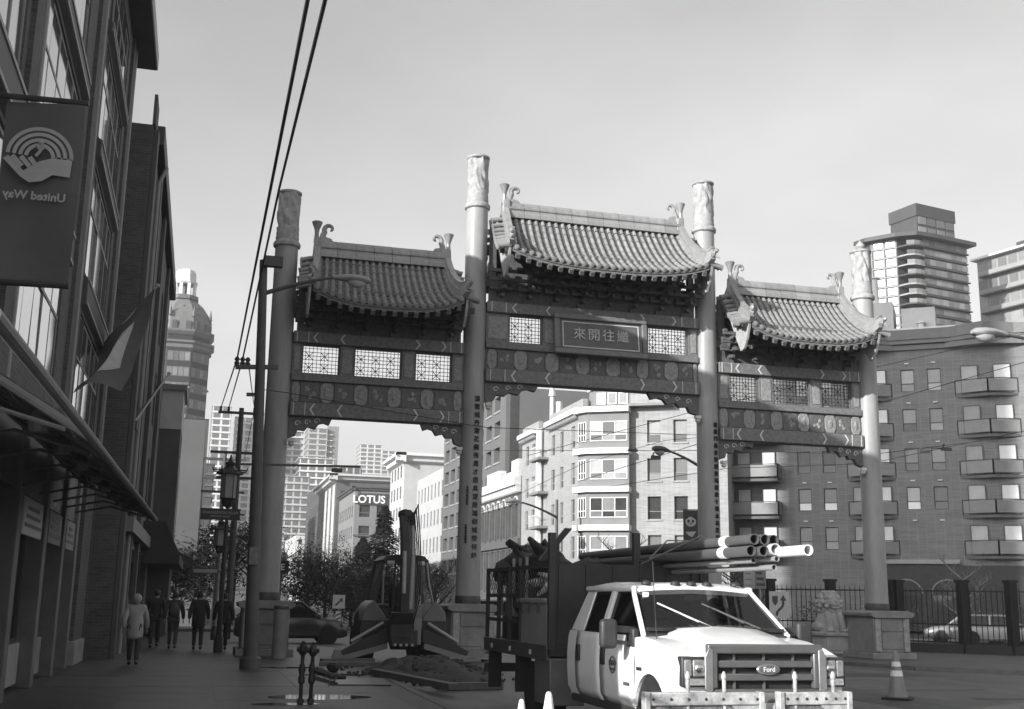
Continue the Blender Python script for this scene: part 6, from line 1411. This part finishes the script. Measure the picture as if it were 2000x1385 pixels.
for s in (-1, 1): MB().box(s*.42-.1, s*.42+.1, .24, .3, 2.68, 2.78).build('work_lamp', OFFWHITE, cab_o, bevel=.02)
MB().add([(-.78, .42, 1.3), (.78, .42, 1.3), (.6, .42, 2.72), (-.6, .42, 2.72)], [(0, 1, 2, 3)]).build('rear_window', DGC, cab_o)
for s in (-1, 1): MB().add([(s*.82, .45, 1.6), (s*.82, 1.9, 1.6), (s*.63, 1.9, 2.72), (s*.63, .45, 2.72)], [(0, 1, 2, 3)]).build('side_window', DGC, cab_o)
MB().add([(-.78, 1.9, 1.5), (.78, 1.9, 1.5), (.6, 1.9, 2.72), (-.6, 1.9, 2.72)], [(0, 1, 2, 3)]).build('front_window', DGC, cab_o)
MB().box(-.25, .3, 1.0, 1.4, 1.2, 1.5).box(-.25, .3, 1.35, 1.5, 1.5, 2.1).build('seat', DGD, bk, bevel=.05)
MB().box(-.1, .5, .34, .4, 1.2, 1.62).build('control_panel', GREY, bk)
bo_ = MB().loft([[(-.07, y-.0, z), (.13, y, z), (.13, y+d, z), (-.07, y+d, z)] for y, z, d in ((-.25, .75, .5), (-.5, 1.6, .42), (-.45, 2.7, .4), (-.25, 3.6, .34), (-.15, 4.05, .25))]).build('boom', YEL, bk, bevel=.02)
dp_ = MB().loft([[(-.3, y, z), (-.09, y, z), (-.09, y+d, z), (-.3, y+d, z)] for y, z, d in ((-.3, 4.0, .28), (-.75, 3.3, .36), (-.85, 2.2, .32), (-.8, 1.3, .26))]).build('dipper', DGD, bk, bevel=.02)
bkt = MB().prism([(-.95, 1.4), (-.55, 1.42), (-.3, 1.1), (-.35, .62), (-.75, .45), (-1.05, .6), (-.7, .8), (-.72, 1.1)], 'yz', -.52, .06).build('bucket', DGD, bk, bevel=.015)
for k in range(4): MB().box(-.5+.15*k, -.43+.15*k, -1.2, -1.0, .56, .62).build('tooth', STEEL, bkt)
MB().tube([(.0, -.55, 1.5), (.02, -.6, 2.9)], .07, 10).tube([(.02, -.6, 2.9), (.02, -.45, 3.7)], .04, 10).build('ram', STEEL, bo_, True)
MB().tube([(-.26, -.92, 3.0), (-.26, -1.0, 1.9)], .06, 10).build('ram', STEEL, dp_, True)
for k in range(5):
    x = .08+.05*k; MB().tube([(x-.1, -.1, 1.1), (x, -.35, 1.7), (x+.04, -.3, 2.6), (x, -.2, 3.4), (x-.1, -.28, 3.9+.1*k), (x-.25, -.4, 3.85)], .018, 6).build('hose', BLACK, bo_, True)
MB().blob((-.12, -.15, 4.02), (.24, .2, .14), 10, 6, .15).build('boom_knuckle', DGD, bo_, True)
MB().box(-.3, .3, -.25, .2, .5, .95).build('swing_frame', DGD, bk, bevel=.03)
MB().box(.2, .42, -.1, .1, .55, 1.25).build('valve_block', GREY, bk, bevel=.02)
MB().tube([(.58, .3, 2.75), (.66, .33, 2.2), (.84, .38, 1.5)], .035, 8).build('exhaust_rail', STEEL, bk, True)
# ---------------- cars
def car(name, label, cat, x, y, f, L, W, H, m, style='hatch', group=None, z=-.12):
    t = thing(name, label, cat, (x, y, z), math.atan2(f[0], -f[1]), group)
    hw = W/2; zb = .24*H/1.5; belt = .62*H
    st_ = [(0, .3, .42, .82), (.04, .24, .5, .9), (.1, .2, .56, .96), (.25, .2, .6, 1.0), (.32, .2, belt/H*1.0, 1.0), (.6, .2, belt/H, 1.0), (.9, .2, belt/H, .98), (.97, .24, belt/H*.97, .93), (1, .3, belt/H*.9, .86)]
    secs = []
    for u, zb_, zt, w in st_:
        zt_ = zt*H if zt < 1 else zt; w_ = hw*w
        half = [(w_*.86, zb_), (w_*.97, zb_+.1), (w_, (zb_+zt_)/2), (w_*.97, zt_-.08), (w_*.88, zt_), (w_*.4, zt_+.02)]
        secs.append([(a, u*L, b) for a, b in half]+[(-a, u*L, b) for a, b in reversed(half)])
    b = MB().loft(secs).build('body', m, t, True)
    a0, a1, a2, a3 = {'hatch': (.24, .42, .82, .97), 'sedan': (.28, .42, .7, .88), 'van': (.12, .28, .92, .99)}[style]
    gs = lambda u, k, zz_: [(-hw*k, u*L, zz_), (hw*k, u*L, zz_)]
    lo = [(-hw*.9, a0*L, belt), (hw*.9, a0*L, belt), (hw*.9, a3*L, belt), (-hw*.9, a3*L, belt)]; hi = [(-hw*.72, a1*L, H-.06), (hw*.72, a1*L, H-.06), (hw*.72, a2*L, H-.06), (-hw*.72, a2*L, H-.06)]
    MB().loft([lo, hi]).build('glasshouse', mat('car_dark_glass', .015, .05, .2, 1, spec=.6), t)
    V = Vector
    for s in (-1, 1):
        i0, i1 = (0, 3) if s < 0 else (1, 2)
        MB().bar(lo[i0], hi[i0], .09, .06).build('pillar', m, t); MB().bar(lo[i1], hi[i1], .12, .06).build('pillar', m, t)
        p0 = V(lo[i0]).lerp(V(lo[i1]), .5); p1 = V(hi[i0]).lerp(V(hi[i1]), .45); MB().bar(p0, p1, .08, .05).build('pillar', m, t)
        MB().bar(V(hi[i0]), V(hi[i1]), .08, .07).build('roof_rail', m, t)
        MB().box(s*hw*.55 if s > 0 else -hw*.88, hw*.88 if s > 0 else -hw*.55, .015*L, .06*L, .38*H, .47*H).build('headlight', mat('car_headlight', .35, .15, .1, 4), t, bevel=.02)
        MB().box(s*hw*.97, s*hw*1.1, a0*L+.15, a0*L+.3, belt-.02, belt+.12).build('mirror', m, t, bevel=.02)
        for u in (.18, .8): MB().lathe([(.37*H/1.5, 0), (.37*H/1.5, .012)], n=20).xf(Matrix.Translation((s*hw*.985-.006, u*L, .31*H/1.5)) @ Matrix.Rotation(PI/2, 4, 'Y')).build('wheel_arch', BLACK, t)
    MB().loft([[(x*hw*.74, y_, z_) for x, z_ in ((-1, H-.09), (-.9, H-.02), (0, H), (.9, H-.02), (1, H-.09))] for y_ in (a1*L-.05, (a1+a2)/2*L, a2*L+.05)], closed=False, caps=False).build('roof', m, t, True)
    MB().box(-hw*.5, hw*.5, -.01, .05, .24*H, .34*H).build('grille', BLACK, t)
    wme = wheel_mesh(.31*H/1.5, .2)
    for s in (-1, 1):
        for u in (.18, .8): wheel(t, s*hw*.9, u*L, .31*H/1.5, wme)
    return t
car('dark_car', 'dark hatchback car crossing behind the bollard and the left column', 'car', 5.75, 47, (1, 0), 4.3, 1.75, 1.6, mat('car_paint_dark', .04, .12, .2, 1, spec=.7))
car('white_minivan', 'pale minivan behind the second column and the digger', 'van', 9.8, 49.4, (-1, 0), 4.9, 1.9, 1.82, mat('car_paint_pale', .5, .2, .05, 1, spec=.6), 'van')
car('silver_car', 'silver hatchback car parked behind the iron fence at the right edge', 'car', 40.9, 50.2, (.86, -.5), 4.4, 1.75, 1.5, mat('car_paint_silver', .34, .25, .08, 1, metal=.3))
car('grey_car', 'grey saloon car behind the iron fence left of the silver car', 'car', 37.4, 55.2, (-.86, .5), 4.4, 1.75, 1.42, mat('car_paint_grey', .22, .25, .08, 1, metal=.3), 'sedan')
c_ = PY(576, 1152, 235)
car('white_van', 'small white delivery van far up the street', 'van', c_.x, 235, (0, -1), 5, 2.0, 2.3, WHITE, 'van', z=hillz(235)+.05)
c_ = PY(600, 1158, 200)
car('distant_car', 'dark car far up the street right of the white van', 'car', c_.x+1.5, 205, (0, -1), 4.3, 1.8, 1.5, MATS['car_paint_dark'], 'sedan', z=hillz(205)+.05)
# ================================================================ people
SKIN = mat('skin', .2, .6, .1, 8); 
def skin_obj(name, pts, edges, radii, m, parent, root=0, sub=1):
    me = bpy.data.meshes.new(name); me.from_pydata(pts, edges, []); me.materials.append(m)
    o = bpy.data.objects.new(name, me); COL.objects.link(o); o.parent = parent
    o.modifiers.new('skin', 'SKIN'); sv_ = me.skin_vertices[0].data if me.skin_vertices else None
    if sv_ is None:
        bpy.context.view_layer.objects.active = o; sv_ = me.skin_vertices[0].data
    for i, r in enumerate(radii): sv_[i].radius = (r, r) if not isinstance(r, tuple) else r; sv_[i].use_root = i == root
    s = o.modifiers.new('sub', 'SUBSURF'); s.levels = sub; s.render_levels = sub
    # freeze, so that the figure is plain geometry
    dg = bpy.context.evaluated_depsgraph_get(); dg.update(); nm = bpy.data.meshes.new_from_object(o.evaluated_get(dg))
    o.modifiers.clear(); o.data = nm; nm.polygons.foreach_set('use_smooth', [True]*len(nm.polygons)); nm.materials.clear(); nm.materials.append(m); return o
def person(label, x, y, h, face, coat, legs, hair, stride=.2, arm=.12, long_coat=False, phase=1, bag=False, hood=False):
    t = thing('person', label, 'person', (x, y, .0), face, 'people walking on the left pavement'); k = h/1.75
    S = lambda *p: tuple(q*k for q in p)
    f = phase*stride
    hip = [S(-.1, 0, .92), S(.1, 0, .92)]; kn = [S(-.1, f*.6+.05, .5), S(.1, -f*.35+.04, .5)]; an = [S(-.1, f, .09), S(.1, -f-.04, .12)]
    sh = [S(-.19, 0, 1.43), S(.19, 0, 1.43)]; el = [S(-.27, -f*arm*4-.02, 1.14), S(.27, f*arm*4-.02, 1.14)]; wr = [S(-.28, -f*arm*6+.08, .9), S(.28, f*arm*6+.08, .9)]
    pts = [S(0, 0, .97), S(0, 0, 1.15), S(0, .0, 1.36), S(0, 0, 1.48), S(0, .02, 1.56), S(0, .02, 1.66), *hip, *kn, *an, S(-.1, f+.14, .04), S(.1, -f+.08, .05), *sh, *el, *wr]
    ed = [(0, 1), (1, 2), (2, 3), (3, 4), (4, 5), (0, 6), (0, 7), (6, 8), (7, 9), (8, 10), (9, 11), (10, 12), (11, 13), (2, 14), (2, 15), (14, 16), (15, 17), (16, 18), (17, 19)]
    rad = [.12, .12, .12, .055, .085, .075, .08, .08, .055, .055, .04, .04, .03, .03, .055, .055, .042, .042, .03, .03]
    body = skin_obj('body', pts, ed, [r*k for r in rad], SKIN, t)
    hm = MB().blob(S(0, .02, 1.63), (.082*k, .098*k, .118*k), 12, 10).blob(S(0, .125, 1.61), (.016*k, .022*k, .024*k), 6, 5).blob(S(-.083, .02, 1.62), (.014*k, .024*k, .032*k), 6, 5).blob(S(.083, .02, 1.62), (.014*k, .024*k, .032*k), 6, 5)
    hm.box(-.03*k, .03*k, .108*k, .118*k, 1.565*k, 1.573*k)
    for s in (-1, 1): hm.blob(S(s*.034, .103, 1.64), (.014*k, .01*k, .009*k), 6, 4)
    hm.build('head', SKIN, t, True)
    hr = MB().blob(S(0, -.012 if not hood else -.01, 1.66), ((.092 if not hood else .115)*k, (.105 if not hood else .12)*k, (.105 if not hood else .13)*k), 12, 9, .05)
    hr.build('hood' if hood else 'hair', coat if hood else hair, t, True)
    # coat, trousers, shoes
    z0 = .62 if long_coat else .86
    cp = [S(0, 0, z0), S(0, 0, 1.0), S(0, 0, 1.2), S(0, .0, 1.38), S(0, .0, 1.5), *sh, *el, *[tuple(Vector(a).lerp(Vector(b), .92)) for a, b in zip(el, wr)]]
    skin_obj('coat', cp, [(0, 1), (1, 2), (2, 3), (3, 4), (3, 5), (3, 6), (5, 7), (6, 8), (7, 9), (8, 10)], [(r[0]*k, r[1]*k) for r in (((.25, .21), (.22, .17), (.19, .145)) if long_coat else ((.2, .15), (.19, .145), (.185, .14)))+( (.2, .14), (.085, .08), (.1, .1), (.1, .1), (.075, .075), (.075, .075), (.058, .058), (.058, .058))], coat, t, 1)
    tp = [S(0, 0, .95), *hip, *kn, S(-.1, f, .1), S(.1, -f-.04, .13)]
    skin_obj('trousers', tp, [(0, 1), (0, 2), (1, 3), (2, 4), (3, 5), (4, 6)], [r*k for r in (.13, .1, .1, .078, .078, .062, .062)], legs, t, 0)
    for s, a in ((-1, an[0]), (1, an[1])):
        MB().blob((a[0], a[1]+.06*k, a[2]-.035*k), (.05*k, .14*k, .05*k), 10, 6).build('shoe', BLACK, t, True)
    for s, w in ((-1, wr[0]), (1, wr[1])):
        w = Vector(w); hd = MB().blob(w+Vector((0, .015, -.05))*k, (.022*k, .04*k, .05*k), 8, 6)
        for j in range(4): p = w+Vector((0, -.015+.02*j, -.09))*k; hd.tube([p, p+Vector((-s*.004, .004, -.035))*k, p+Vector((-s*.018, .01, -.055+.006*abs(j-1)))*k], [.009*k, .008*k, .006*k], 6)
        hd.tube([w+Vector((0, .045, -.04))*k, w+Vector((-s*.01, .065, -.07))*k, w+Vector((-s*.015, .06, -.09))*k], [.011*k, .01*k, .007*k], 6); hd.build('hand', SKIN, t, True)
    if bag: MB().blob(S(0, -.17, 1.2), (.15*k, .09*k, .22*k), 10, 8).build('rucksack', DARK, t, True)
    return t
CW = mat('coat_white', .33, .8, .15, 5); CB = mat('coat_black', .03, .8, .3, 5); CD = mat('coat_dark', .055, .8, .3, 5); JN = mat('trousers_dark', .04, .85, .3, 5); HRD = mat('hair_dark', .025, .6, .3, 9)
person('person in a pale hooded coat and dark trousers walking away nearest the shopfront', -1.36, 29.3, 1.62, .0, CW, JN, HRD, .27, .12, True, 1, False, True)
person('person in a black jacket walking away beside the shop wall behind the pale coat', -1.22, 39.0, 1.78, .05, CB, JN, HRD, .24, .14, False, -1)
person('person in a dark grey jacket walking away, second from the wall', -.65, 38.1, 1.72, -.05, CD, mat('trousers_grey', .07, .85, .3, 5), HRD, .22, .12, False, 1, True)
person('person in a wide black coat walking away in the middle of the pavement', .1, 37.5, 1.75, .0, CB, JN, HRD, .28, .08, True, 1)
person('person in a short black jacket over a pale hem walking away next to the pole', .82, 36.9, 1.72, .0, CB, JN, HRD, .15, .1, False, -1)
# ================================================================ trees
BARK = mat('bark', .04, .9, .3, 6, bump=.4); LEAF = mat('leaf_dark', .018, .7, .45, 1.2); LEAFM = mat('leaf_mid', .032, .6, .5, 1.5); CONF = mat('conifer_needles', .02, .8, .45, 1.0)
def leaves(mb, c, r, n, s):
    for _ in range(n):
        while True:
            p = Vector((rng.uniform(-1, 1), rng.uniform(-1, 1), rng.uniform(-1, 1)))
            if p.length < 1: break
        p = p*(.55+.45*rng.random()); q = Vector(c)+Vector((p.x*r[0], p.y*r[1], p.z*r[2]))
        a = Vector((rng.gauss(0, 1), rng.gauss(0, 1), rng.gauss(0, .6))).normalized()*s*rng.uniform(.6, 1.3); b = Vector((rng.gauss(0, 1), rng.gauss(0, 1), rng.gauss(0, .6))).normalized()*s*rng.uniform(.4, .9)
        mb.add([q-a, q-b*.6, q+a, q+b*.6], [(0, 1, 2, 3)])
def tree(label, x, y, h, cr, m, n=1500, s=.18, z0=-.1, base=.35, group='street trees', bare=False):
    t = thing('street_tree', label, 'tree', (x, y, z0), rng.uniform(0, 6), group); tr = MB(); r0 = h*.02+.04
    top = (rng.uniform(-.2, .2), rng.uniform(-.2, .2), h*.72); tr.tube([(0, 0, 0), (.05, .03, h*.3), (top[0]*.5, top[1]*.5, h*.5), top], [r0, r0*.8, r0*.55, r0*.2], 8); trunk = tr.build('trunk', BARK, t, True)
    cl = MB(); tips = []
    for k in range(9 if not bare else 13):
        a = k*2.4+rng.random(); z = h*(base*.8+.5*rng.random()); L = cr*(.6+.5*rng.random()); p0 = (top[0]*z/h, top[1]*z/h, z); p1 = (L*.5*math.cos(a), L*.5*math.sin(a), z+L*.35); p2 = (L*math.cos(a), L*math.sin(a), z+L*.75)
        MB().tube([p0, p1, p2], [r0*.4, r0*.25, r0*.08], 5).build('limb', BARK, t, True); tips.append(p2)
        if bare:
            tw_ = MB()
            for j in range(9):
                q = Vector(p0).lerp(Vector(p2), .3+.08*j); e = q+Vector((rng.gauss(0, .35), rng.gauss(0, .35), rng.uniform(.2, .8)))*cr*.5; tw_.tube([q, q.lerp(e, .5)+Vector((.04, .03, .05)), e], [r0*.14, r0*.09, r0*.03], 4)
            tw_.build('twigs', BARK, t, kind='stuff')
    if not bare:
        for p in tips+[(0, 0, h*.85), (0, 0, h*.7)]: leaves(cl, (p[0], p[1], p[2]-cr*.15), (cr*.62, cr*.62, cr*.6), n//9, s*rng.uniform(.6, 1.1))
        cl.build('crown', m, t)
    return t
def conifer(label, x, y, h, r, z0=-.1, n=3600):
    t = thing('conifer', label, 'tree', (x, y, z0), rng.uniform(0, 6), 'dark trees behind the digger'); MB().tube([(0, 0, 0), (0, 0, h)], [h*.018, .02], 8).build('trunk', BARK, t, True); c = MB()
    for k in range(n):
        f = rng.random()**.75; z = h*(.12+.87*f); tier = .75+.25*math.sin(z*3.1+rng.random()*.6); R_ = r*(1-f)**.85*tier*(.35+.65*rng.random()**.5)+.05; a = rng.uniform(0, 2*PI); p = Vector((R_*math.cos(a), R_*math.sin(a), z-.18*R_))
        o = Vector((math.cos(a), math.sin(a), -.35))*rng.uniform(.25, .6)*(.5+.5*(1-f)); s_ = Vector((-math.sin(a), math.cos(a), rng.uniform(-.3, .3)))*rng.uniform(.06, .16)
        c.add([p-s_, p+s_, p+o+s_*.3, p+o-s_*.3], [(0, 1, 2, 3)])
    c.build('crown', CONF, t); return t
c_ = PY(752, 1000, 78)
conifer('tallest dark conifer rising behind the digger boom', PY(752, 1000, 95).x, 95, PY(748, 985, 95).z+.1, 3.2)
conifer('smaller dark conifer left of the tallest one behind the digger', PY(712, 1000, 110).x, 110, PY(712, 1045, 110).z, 3.4)
for px, Y, py, cr, lab in ((640, 78, 1090, 2.4, 'dark leafy tree left of the digger cab by the far kerb'), (690, 72, 1095, 2.4, 'dark leafy tree close behind the digger on its left'), (605, 120, 1050, 3.0, 'dark tree beside the small pale building up the street'), (740, 66, 1100, 2.2, 'dark leafy tree right behind the digger cab'), (660, 130, 1035, 3.5, 'dark tree in front of the dark brick hotel'), (800, 84, 1090, 2.2, 'dark loose tree right of the digger boom')):
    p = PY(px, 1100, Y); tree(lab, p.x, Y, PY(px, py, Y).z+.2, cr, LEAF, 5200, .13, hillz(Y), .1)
for px, Y, py, cr, lab in ((350, 60, 1085, 1.8, 'leafy tree at the pavement edge beyond the awning'), (395, 66, 1045, 1.9, 'leafy tree under the further lantern lamp'), (458, 72, 1020, 2.0, 'leafy tree between the utility pole and the left column'), (490, 80, 1000, 2.2, 'leafy tree just left of the left column'), (545, 140, 1040, 3.5, 'dark park tree just right of the left column'), (425, 95, 1010, 2.2, 'dark tree behind the lantern lamps')):
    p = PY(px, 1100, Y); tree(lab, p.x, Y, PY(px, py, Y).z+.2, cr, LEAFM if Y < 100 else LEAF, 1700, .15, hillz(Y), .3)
for px, Y, py, cr, lab in ((1430, 66, 1085, 1.7, 'bare shrub tree before the balcony corner of the brick apartments'), (1470, 64, 1080, 1.5, 'bare shrub tree just right of the other behind the truck'), (1210, 74, 1030, 1.9, 'bare thin tree before the corner block bay windows'), (1880, 58, 1085, 1.8, 'bare tree behind the fence at the right'), (812, 100, 1010, 2.4, 'thin bare street tree before the pale rendered block'), (850, 60, 1090, 1.8, 'bare tree near the second column')):
    p = PY(px, 1100, Y); tree(lab, p.x, Y, PY(px, py, Y).z+.2, cr, LEAF, 0, .1, -.1, .25, 'bare street trees', True)
hg = MB()
for k in range(14): leaves(hg, (37+k*2.4-6, 61-k*1.35, 1.1), (1.6, .9, 1.1), 260, .1)
o = hg.build('hedge', LEAF); tag(o, 'dark clipped hedge along the foot of the brick apartments', 'hedge')
# far park trees at the head of the street
pk_ = MB()
for k in range(26): x = PY(520+k*4.5, 1050, 430).x; leaves(pk_, (x, 430+rng.uniform(-8, 8), 13+rng.uniform(-2, 3)), (6, 5, 5), 160, .9)
o = pk_.build('park_wood', LEAF); o['kind'] = 'stuff'
# extra street pieces up the road
k2 = PY(662, 1172, 62); t = thing('road_sign', 'small white keep right sign over a striped board far behind the digger', 'sign', (k2.x, 62, -.12))
MB().box(-.32, .32, -.02, .02, 1.2, 1.9).build('plate', mat('sign_white', .5, .5, .1, 3), t); MB().bar((0, .04, 0), (0, .04, 1.9), .06).build('post', STEEL, t)
MB().bar((-.18, -.024, 1.35), (.08, -.024, 1.6), .09, .006, (0, 1, 0)).build('arrow_mark', DARK, t); MB().prism([(.0, 1.66), (.2, 1.5), (.18, 1.75)], 'xz', -.026, -.02).build('arrow_mark', DARK, t)
MB().box(-.14, .14, -.03, .0, .3, 1.05).build('striped_board', OFFWHITE, t)
for k in range(3): MB().bar((-.13, -.034, .4+.22*k), (.13, -.034, .52+.22*k), .08, .006, (0, 1, 0)).build('stripe', DARK, t)
e_ = PY(550, 1108, 58); t = thing('road_sign', 'small black sign with a white letter E beside the left column', 'sign', e_, 0)
MB().box(-.35, .35, -.02, .02, -.3, .3).build('plate', BLACK, t); text('lettering', 'E', .42, OFFWHITE, t, (.05, -.025, 0), (PI/2, 0, 0), .003, bold=.006); MB().bar((0, .04, -e_.z), (0, .04, .3), .06).build('post', DSTEEL, t)
for k, (px, Y, lab) in enumerate(((748, 58, 'pale thin post standing left of the digger cab'),)):
    p = PY(px, 1150, Y); o = MB().tube([(p.x, Y, -.1), (p.x, Y, PY(px, 1115, Y).z)], .05, 8).build('post', STEEL, None, True); o.name = 'marker_post'; tag(o, lab, 'post')
sl = thing('traffic_signal', 'dark traffic light hanging from the arm right of the left column', 'traffic light', PY(658, 920, 27.9), 0)
MB().box(-.12, .12, -.1, .1, -.02, .06).build('housing', DARK, sl)

# ================================================================ air
hz = MB().box(-700, 800, -60, 1000, -8, 140).build('haze', None)
hz['kind'] = 'stuff'; hm_ = bpy.data.materials.new('haze_air'); hm_.use_nodes = True; n = hm_.node_tree; n.nodes.remove(n.nodes['Principled BSDF'])
pv = n.nodes.new('ShaderNodeVolumePrincipled'); pv.inputs['Density'].default_value = .00048; pv.inputs['Color'].default_value = (.9, .9, .9, 1); pv.inputs['Anisotropy'].default_value = .2
n.links.new(pv.outputs[0], n.nodes['Material Output'].inputs['Volume']); hz.data.materials.clear(); hz.data.materials.append(hm_)
